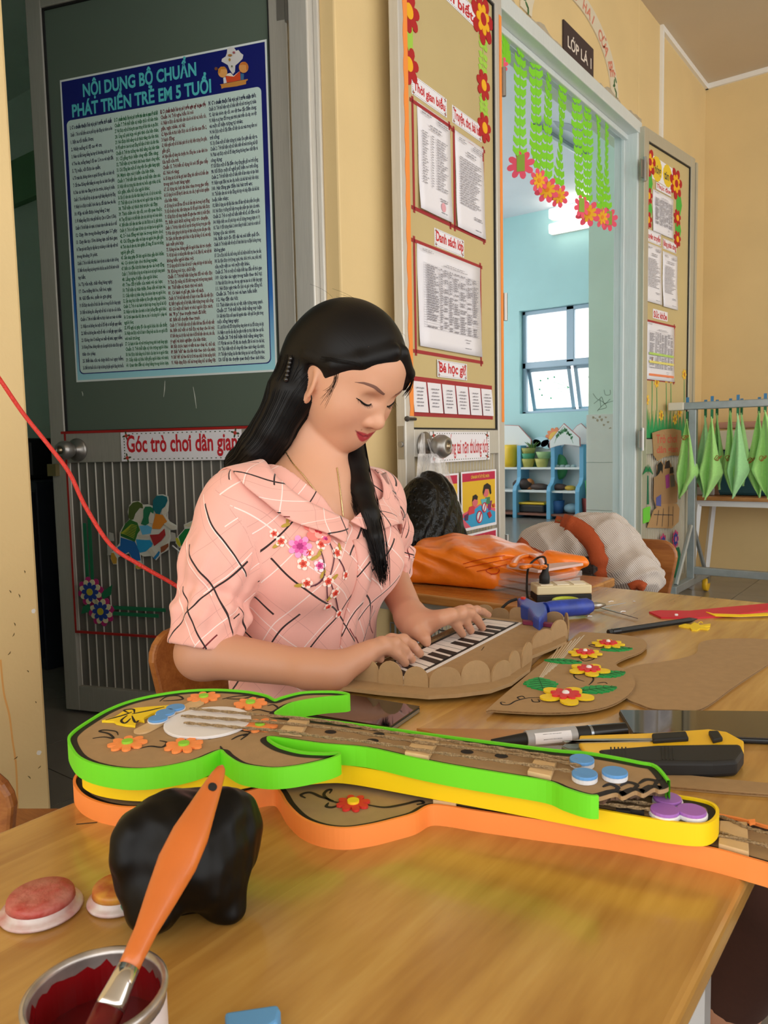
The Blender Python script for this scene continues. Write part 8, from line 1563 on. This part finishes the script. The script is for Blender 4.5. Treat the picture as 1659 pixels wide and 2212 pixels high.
# embroidered flowers on the chest
def emb(p, r, cols, n, nm='embroidered_flower', deep=.6, rot=0.0):
    if p is None: return
    n1 = grad(blouse_d, p)[0]; up = unit(np.array([0, 0, 1.0])-n1*n1[2]); rt = np.cross(up, n1); last = None
    for i, (rr_, hx) in enumerate(zip((1.0, .62, .3), cols)):
        q = star(0, 0, r*rr_*deep, r*rr_, n, rot+i*.5, m=6); m = MB(); m.prism([p+rt*a+up*c+n1*(.0008+.0007*i) for a, c in q], n1*.0007); ob = m.build(nm if i == 0 else 'flower_layer', mat('thread_'+hx.strip('#'), hx, .7), bl if i == 0 else bl); last = last or ob
EL_ = (((688, 1146), .026, 2), ((648, 1181), .018, 3), ((592, 1153), .0075, 0), ((608, 1170), .009, 0), ((665, 1195), .009, 0), ((693, 1177), .009, 0), ((703, 1166), .009, 1), ((655, 1218), .010, 0), ((690, 1222), .010, 1), ((727, 1195), .010, 0), ((745, 1242), .008, 0), ((663, 1259), .009, 0), ((708, 1255), .010, 0), ((723, 1280), .010, 0), ((708, 1309), .008, 0), ((731, 1325), .008, 0))
for p, (px, r, cs) in zip(cast_many(blouse_d, [e[0] for e in EL_]), EL_): emb(p, r, (('#fbe6dc', '#e2604a', '#c0281e'), ('#fbe0ec', '#e0569a', '#a81f6a'), ('#f4847c', '#f8b0a4', '#d8404a'), ('#f29ad0', '#e05aa8', '#b02a7a'))[cs], 7 if cs == 3 else 5)
LV_ = (((617, 1135), .3), ((622, 1122), 1.2), ((598, 1178), .6), ((690, 1195), .9), ((646, 1264), .1), ((697, 1240), 1.0), ((722, 1247), .6), ((733, 1183), 1.4), ((712, 1290), .9), ((680, 1205), .4))
for p, (px, rt_) in zip(cast_many(blouse_d, [e[0] for e in LV_]), LV_):
    if p is None: continue
    n1 = grad(blouse_d, p)[0]; up = unit(np.array([0, 0, 1.0])-n1*n1[2]); rgt = np.cross(up, n1); MB().prism([p+rgt*a+up*c+n1*.0008 for a, c in ell(0, 0, .0075, .0028, 10, rt_)], n1*.0007).build('embroidered_leaf', mat('thread_olive', '#b99a3a', .7), bl)
for st_ in (((693, 1190), (700, 1215), (698, 1250), (680, 1266)), ((712, 1172), (722, 1200), (716, 1235), (707, 1262), (708, 1300)), ((728, 1200), (742, 1225), (745, 1240)), ((716, 1262), (725, 1290), (731, 1318)), ((670, 1268), (690, 1258), (702, 1240))):
    P_ = cast_many(blouse_d, [tuple(c) for c in catmull(st_, 5)], lift=.0012); P_ = [p for p in P_ if p is not None]
    if len(P_) > 2: MB().tube(P_, .0009, 5).build('embroidered_stem', mat('thread_plum', '#5a2a3a', .7), bl)
# necklace and earring
M_gold = mat('pale_gold', '#d9c48f', .22, metal=.9); nk = MB()
for path in (((612, 968), (632, 1000), (658, 1030), (690, 1072), (715, 1105), (738, 1132)), ((728, 1010), (733, 1045), (738, 1085), (743, 1130))):
    P_ = cast_many(skin_d, [tuple(c) for c in catmull(path, 14)], lift=.0015); P_ = [p for p in P_ if p is not None]; nk.tube(P_, [.0008+.0004*(i % 2) for i in range(len(P_))], 6)
nk.build('necklace', M_gold, wo, smooth=True)
pe_ = HW(-.006, -.0805, -.0460); er = MB().ball(pe_, .0042, 12).build('earring', mat('silver_stone', '#e6e2dc', .12, metal=.85), wo, smooth=True); MB().tube([pe_+[0, 0, -.003], pe_+HM@np.array([.001, -.002, -.012])], .0014, 6).build('earring_drop', M_gold, er)
# ------------------------------------------------------------------ hair
def hair_path(pts): return [np.array(p) for p in pts]
cap = sd_ell((-.014, 0, .032), (.103, .087, .095)); capb = sd_ell((-.050, 0, .0), (.066, .074, .085)); carve = sd_ell((.118, 0, -.046), (.112, .21, .108))
hp = [(HW(-.060, -.014, .0), .058), (atd(634, 850, 1.245), .042), (atd(612, 890, 1.245), .034), (atd(590, 930, 1.25), .034), (atd(562, 970, 1.262), .035), (atd(522, 1003, 1.285), .026), (np.array([-1.005, .90, .74]), .030), (np.array([-1.02, .92, .62]), .022)]
LKP = [(768, 1010), (780, 1060), (796, 1110), (809, 1160), (820, 1205), (826, 1232)]; fbs = lambda p: np.minimum(blouse_d(p), skin_d(p))
lk_ = [(HW(-.02, .066, -.03), .030), (HW(-.005, .062, -.085), .024)]+[(cast(fbs, *q, lift=l_), r_) for q, l_, r_ in zip(LKP, (.004, .008, .009, .007, .005, .003), (.021, .020, .017, .013, .008, .0015))]
def hair_d(p):
    q = toloc(p); c_ = smin(cap(q), capb(q), .03)
    ex = carve(q); low = -(q[:, 2]+.012+.5*np.maximum(q[:, 0]+.01, -.035));
    c_ = smax(c_, -ex, .008); c_ = smax(c_, -(q[:, 2]+.055), .02)
    em = q.copy(); em[:, 1] = np.abs(em[:, 1]); c_ = smax(c_, -sd_ell((-.006, .084, -.022), (.024, .024, .036))(em), .006)       # ears stay free
    # side hair swept back over the ear, curtain fringe
    fr = sd_cone((.070, -.012, .082), (.052, -.058, .052), .012, .012)(q); fr = smin(fr, sd_cone((.052, -.058, .052), (.020, -.076, .028), .012, .010)(q), .006); fr = smin(fr, sd_cone((.020, -.076, .028), (-.03, -.080, .020), .010, .010)(q), .006)
    fr2 = sd_cone((.070, .012, .082), (.074, .050, .050), .012, .011)(q); fr2 = smin(fr2, sd_cone((.074, .050, .050), (.066, .069, .022), .011, .006)(q), .006)
    c_ = smin(c_, smin(fr, fr2, .004), .010)*HS
    d = c_
    b1 = None
    for (a, r0), (b_, r1) in zip(hp[:-1], hp[1:]):
        g = sd_cone(a, b_, r0, r1)(p); b1 = g if b1 is None else smin(b1, g, .012)
    d = smin(d, b1, .02); b2 = None
    for (a, r0), (b_, r1) in zip(lk_[:-1], lk_[1:]):
        g = sd_cone(a, b_, r0, r1)(p); b2 = g if b2 is None else smin(b2, g, .008)
    d = smin(d, b2, .008)
    return d
vh, qh = sdf_mesh(hair_d, (-1.07, .83, .58), (-.66, 1.14, 1.17), .0027)
def hair_uv(v):
    q = toloc(v); an = np.arctan2(q[:, 2]-.0, -q[:, 1])*.09; U_ = np.stack([an, q[:, 0], 0*an], 1)
    best = np.full(len(v), 1e9);
    for chain in (hp, lk_):
        for (a, r0), (b_, r1) in zip(chain[:-1], chain[1:]):
            if chain is hp and a is hp[0][0]: continue
            d_ = sd_cone(a, b_, r0, r1)(v); ax = unit(b_-a); e1 = unit(np.cross(ax, [.3, 1.0, .2])); e2 = np.cross(ax, e1); w_ = v-a; nn = np.stack([np.arctan2(w_@e2, w_@e1)*.03+.5, w_@ax, 0*d_], 1); mk_ = (d_ < best) & (d_ < cap(q)*HS-.004); U_ = np.where(mk_[:, None], nn, U_); best = np.minimum(best, d_)
    return U_
hr_ = np_obj('hair', vh, qh, M_hairm, wo, True, None, hair_uv(vh))
# separate strands lying on the hair and a few flyaway hairs
stn = MB(); rnd = np.random.default_rng(4)
def lay(pts, lift, r):
    P_ = snap(hair_d, np.array(pts), lift, 3); stn.tube(list(P_), [r*.5]+[r]*(len(P_)-2)+[r*.3], 3, cap=False)
for k in range(90):                        # long back hair
    a0 = rnd.uniform(0, 2*PI); base = [np.array(p)+np.array([math.cos(a0)*r*.9, math.sin(a0)*r*.9, 0])*.9 for p, r in hp[:6]]; lay(catmull(base, 4), .0002+.0006*rnd.random(), .0004)
for k in range(160):
    a0 = rnd.uniform(0, 2*PI); j = rnd.normal(0, .002, 3); base = [np.array(p)+np.array([math.cos(a0)*r, math.sin(a0)*r, -.004*i_*rnd.random()])+j*(.6+.25*i_) for i_, (p, r) in enumerate(lk_[1:])]; P_ = catmull(base, 4); stn.tube(P_, [.0004]*(len(P_)-1)+[.0001], 3, cap=False)
for k in range(13):                         # fine sideburn hairs before the ear
    s0 = np.array([.020+.014*rnd.random(), -.074, .026]); e0 = np.array([.020+.016*rnd.random(), -.0735, -.012-.03*rnd.random()]); md_ = np.array([.034+.012*rnd.random(), -.074, .005]); P_ = snap(skin_d, np.array([HW(*((1-a)**2*s0+2*a*(1-a)*md_+a*a*e0)) for a in np.linspace(0, 1, 8)]), .0006, 5); stn.tube(list(P_), [.00022]*7+[.0001], 3, cap=False)
for k in range(10):                         # lower edge of the swept fringe
    s0 = np.array([.070, -.02, .074-.006*rnd.random()]); e0 = np.array([.0, -.083, .022+.008*rnd.random()]); md_ = np.array([.066, -.078, .050-.010*rnd.random()]); P_ = snap(lambda p: np.minimum(hair_d(p), skin_d(p)), np.array([HW(*((1-a)**2*s0+2*a*(1-a)*md_+a*a*e0)) for a in np.linspace(0, 1, 14)]), .001, 5); stn.tube(list(P_), [.0004]*13+[.0001], 3, cap=False)
for k in range(14):
    s0 = np.array([.068, .03+.02*rnd.random(), .07]); e0 = np.array([.068+.01*rnd.random(), .069+.008*rnd.random(), .006+.02*rnd.random()]); md_ = np.array([.092, .06, .05]); stn.tube([HW(*((1-a)**2*s0+2*a*(1-a)*md_+a*a*e0)) for a in np.linspace(0, 1, 10)], [.0006]*9+[.0002], 3, cap=False)
for k in range(12):                         # flyaways along the crown and down the back
    t = rnd.uniform(-.9, 1.0); c0 = np.array([-.014+.099*math.sin(t), .02*rnd.normal(), .032+.090*math.cos(t)]); dr = np.array([-.012+.02*rnd.normal(), .01*rnd.normal(), .008+.006*rnd.random()]); stn.tube([HW(*(c0+dr*a+np.array([-.02*a*a, 0, -.012*a*a]))) for a in np.linspace(0, 1, 6)], .00018, 3, cap=False)
tag(stn.build('hair_strands', M_hairm, wo, smooth=True), kind='stuff')
cp = MB()
for k, p in enumerate(cast_many(hair_d, [(628-2*k, 775+9*k) for k in range(6)], lift=.003)): cp.ball(p if p is not None else HW(-.11, -.02, .0-.01*k), .0042, 8)
cp.build('hair_clip', mat('jet_beads', '#1a1718', .1, coat=.5), wo, smooth=True); p = atd(623, 781, 1.262); MB().lathe([(.0065, -.002), (.0085, -.002), (.0085, .002), (.0065, .002)], p, 16, (1, -.6, .2)).build('clip_ring', mat('pearl_white', '#e8e4de', .25), wo)
# trousers and shoes below the table
# faint red print on the orange bag
rp_ = MB()
for st_ in (((1000, 1218), (1030, 1210), (1060, 1204), (1090, 1200)), ((1005, 1226), (1040, 1219), (1075, 1212), (1100, 1207)), ((1030, 1234), (1060, 1228), (1095, 1219)), ((1062, 1240), (1050, 1233), (1062, 1226), (1078, 1229), (1074, 1238), (1060, 1240))):
    P_ = cast_many(forange, [tuple(c) for c in catmull(st_, 5)], t0=1.0, lift=.0008, tmax=2.2); P_ = [p for p in P_ if p is not None]
    if len(P_) > 2: rp_.tube(P_, .0022, 5, flatten=.3)
if rp_.v: tag(rp_.build('red_print', mat('bag_red_print', '#c8401a', .4), og_), kind='stuff')
tr_ = [sd_ell((-.93, .945, .385), (.125, .165, .085)), sd_cone((-.90, .87, .385), (-.56, .85, .40), .075, .058), sd_cone((-.90, 1.02, .385), (-.56, 1.04, .40), .075, .058), sd_cone((-.56, .85, .40), (-.60, .85, .08), .056, .046), sd_cone((-.56, 1.04, .40), (-.60, 1.04, .08), .056, .046)]
def ftr(p):
    d = tr_[0](p)
    for g in tr_[1:]: d = smin(d, g(p), .03)
    return smax(smax(d, .305-p[:, 2]-np.clip((p[:, 0]+.78)*20, 0, 3), .01), .05-p[:, 2], .004)
vt, qt = sdf_mesh(ftr, (-1.1, .74, .03), (-.46, 1.15, .5), .008); np_obj('trousers', vt, qt, mat('dark_trousers', '#2a2429', .8), wo)
for y in (.85, 1.04):
    sh_ = [sd_ell((-.545, y, .035), (.105, .042, .034)), sd_cone((-.60, y, .05), (-.60, y, .10), .04, .036)]; fs_ = lambda p: smax(smin(sh_[0](p), sh_[1](p), .03), .001-p[:, 2], .003); vt, qt = sdf_mesh(fs_, (-.7, y-.08, -.01), (-.4, y+.08, .16), .005); np_obj('shoe', vt, qt, mat('black_shoe', '#17151a', .4), wo)
# ------------------------------------------------------------------ second person, sitting just out of the picture on the right
p2 = root('person', (.16, .62, 0), 'seated person in dark brown trousers, only a lower leg in view at the right edge', 'person')
leg_top = atd(1672, 1905, .84); leg_hem = atd(1580, 2135, .93); ank = atd(1562, 2290, .98)
kn2 = leg_top+unit(leg_top-leg_hem)*.05; kn2[2] = min(kn2[2], .435); hipR = np.array([kn2[0]+.40, kn2[1]+.06, .385]); hipL = hipR+np.array([.02, -.2, 0.0]); knL = kn2+np.array([.12, -.24, .0]); anL = np.array([knL[0]+.06, knL[1]-.02, .08])
foot = np.array([ank[0], ank[1], .05])
ankz = ank+(unit(ank-leg_hem))*max(0, (ank[2]-.09)/max(.2, -unit(ank-leg_hem)[2])*.8)
tor2 = [(hipR+hipL)/2+[.03, 0, .02], (hipR+hipL)/2+[.05, .02, .42]]
wr2_ = []
def leg_skin(p):
    d = sd_cone(leg_hem, ankz, .036, .030)(p); d = smin(d, sd_ell(ankz+[-.05, -.01, -.035], (.085, .04, .03))(p), .04); d = smin(d, sd_cone(knL, anL, .036, .03)(p), .01); d = smin(d, sd_ell(anL+[-.05, -.01, -.04], (.085, .04, .03))(p), .04)
    d = smin(d, sd_cone(hipR, kn2, .05, .036)(p), .02); d = smin(d, sd_cone(kn2, leg_hem, .036, .036)(p), .02); d = smin(d, sd_cone(hipL, knL, .05, .036)(p), .02); d = smin(d, sd_cone(hipR, hipL, .06, .06)(p), .03); d = smin(d, sd_cone(tor2[0], tor2[1], .07, .06)(p), .03); d = smin(d, sd_cone(tor2[1]+[0, .16, -.03], tor2[1]+[0, -.16, -.03], .04, .04)(p), .03)
    d = smin(d, sd_cone(tor2[1], tor2[1]+[-.02, 0, .12], .05, .05)(p), .03); d = smin(d, sd_ell(tor2[1]+[-.04, 0, .22], (.095, .075, .115))(p), .02)
    for sg in (-1, 1):
        sh = tor2[1]+[0, .18*sg, -.02]; el = sh+[-.06, .05*sg, -.26]; wr = el+[-.18, -.10*sg, -.02]; d = smin(d, sd_cone(sh, el, .045, .036)(p), .03); d = smin(d, sd_cone(el, wr, .036, .025)(p), .02); wr2_.append((sg, el, wr))
    return d
v_, q_ = sdf_mesh(leg_skin, np.min([ankz, anL, hipR, hipL], 0)-[.4, .45, .12], np.max([kn2, hipR, tor2[1]], 0)+[.2, .45, .4], .007); VS_, QS_, n0 = [v_], [q_], len(v_)
for sg, el, wr in {k[0]: k for k in wr2_}.values():          # hands with four fingers and a thumb, resting forward
    fw = unit(wr-el); sdv = unit(np.cross(fw, _Z)); up_ = np.cross(sdv, fw); mc = [wr+fw*.078+sdv*(-.027+.018*i) for i in range(4)]; ln = (.070, .078, .073, .058)
    def fh(p):
        d = sd_cone(wr-fw*.03, wr+fw*.01, .025, .024)(p)
        for m, l_ in zip(mc, ln):
            d = smin(d, sd_cone(wr+(m-wr)*.1, m, .0155, .0105)(p), .014); g = sd_cone(m, m+fw*l_*.5+up_*.004, .0093, .0085)(p); g = smin(g, sd_cone(m+fw*l_*.5+up_*.004, m+fw*l_*.95-up_*.014, .0085, .0068)(p), .004); d = smin(d, g, .004)
        t0 = wr+fw*.025+sdv*sg*.02; t1 = wr+fw*.06+sdv*sg*.05; g = smin(sd_cone(t0, t1, .014, .0105)(p), sd_cone(t1, t1+fw*.032+sdv*sg*.006, .0105, .008)(p), .004); return smin(d, g, .008)
    a_, b_ = sdf_mesh(fh, wr-.17, wr+.17, .0035); VS_.append(a_); QS_.append(b_+n0); n0 += len(a_)
v_ = np.concatenate(VS_); q_ = np.concatenate(QS_); np_obj('body', v_, q_, skm, p2, True, np.tile(SKIN*np.array([.95, .9, .88]), (len(v_), 1)))
def trou(p):
    d = sd_cone(kn2, leg_hem, .052, .043)(p); d = smin(d, sd_cone(hipR, kn2, .078, .054)(p), .03); d = smin(d, sd_cone(hipL, knL, .078, .054)(p), .03); d = smin(d, sd_cone(knL, knL+(anL-knL)*.6, .052, .043)(p), .02); d = smin(d, sd_ell((hipR+hipL)/2+[.05, 0, .03], (.13, .2, .11))(p), .05)
    ax = unit(leg_hem-kn2); d = np.where(np.linalg.norm(p-leg_hem, axis=1) < .12, smax(d, (p-leg_hem)@ax, .002), d); return d+.0015*fbm(p, 30, 2, 6)
v_, q_ = sdf_mesh(trou, np.min([leg_hem, anL, hipR, hipL], 0)-[.2, .2, .05], np.max([kn2, hipR, hipL], 0)+[.28, .28, .22], .006); np_obj('trousers', v_, q_, mat('brown_trousers', '#4a2a1f', .85, noise=.05, nscale=200), p2)
shirt = lambda p: smin(sd_ell(tor2[0]*.45+tor2[1]*.55, (.11, .17, .25))(p), smin(sd_cone(tor2[1]+[0, .17, -.02], tor2[1]+[-.03, .2, -.16], .056, .056)(p), sd_cone(tor2[1]+[0, -.17, -.02], tor2[1]+[-.03, -.2, -.16], .056, .056)(p), .02), .04)
v_, q_ = sdf_mesh(shirt, tor2[0]-[.25, .4, .1], tor2[1]+[.25, .4, .2], .009); np_obj('shirt', v_, q_, mat('plain_shirt', '#b9b4a8', .85), p2)
hd = tor2[1]+[-.04, 0, .22]; v_, q_ = sdf_mesh(lambda p: smax(sd_ell(hd+[.012, 0, .02], (.105, .085, .12))(p), -sd_ell(hd+[-.1, 0, -.04], (.09, .1, .12))(p), .01), hd-[.15, .15, .18], hd+[.15, .15, .18], .006); np_obj('hair', v_, q_, M_hairm, p2)
small_chair('child_chair', ((hipR[0]+hipL[0])/2+.09, (hipR[1]+hipL[1])/2), PI/2, 'small chair under the person at the right picture edge', .30, .6, .36)
# orange foam scraps on the floor by the right edge
for k, (q, nm) in enumerate(((((1640, 2103), (1670, 2095), (1675, 2106), (1642, 2108)), 'upper'), (((1632, 2128), (1665, 2134), (1668, 2142), (1634, 2138)), 'longest'), (((1624, 2152), (1636, 2158), (1630, 2164)), 'smallest'), (((1655, 2115), (1668, 2112), (1668, 2122)), 'edge'))):
    MB().prism([onz(*a, .004) for a in q], (0, 0, -.003)).build('foam_scrap', mat('orange_foam_strip', '#ff9548', .55), label='%s orange foam scrap on the floor beside the brown trouser leg' % nm, cat='foam', group='foam scraps on the floor')
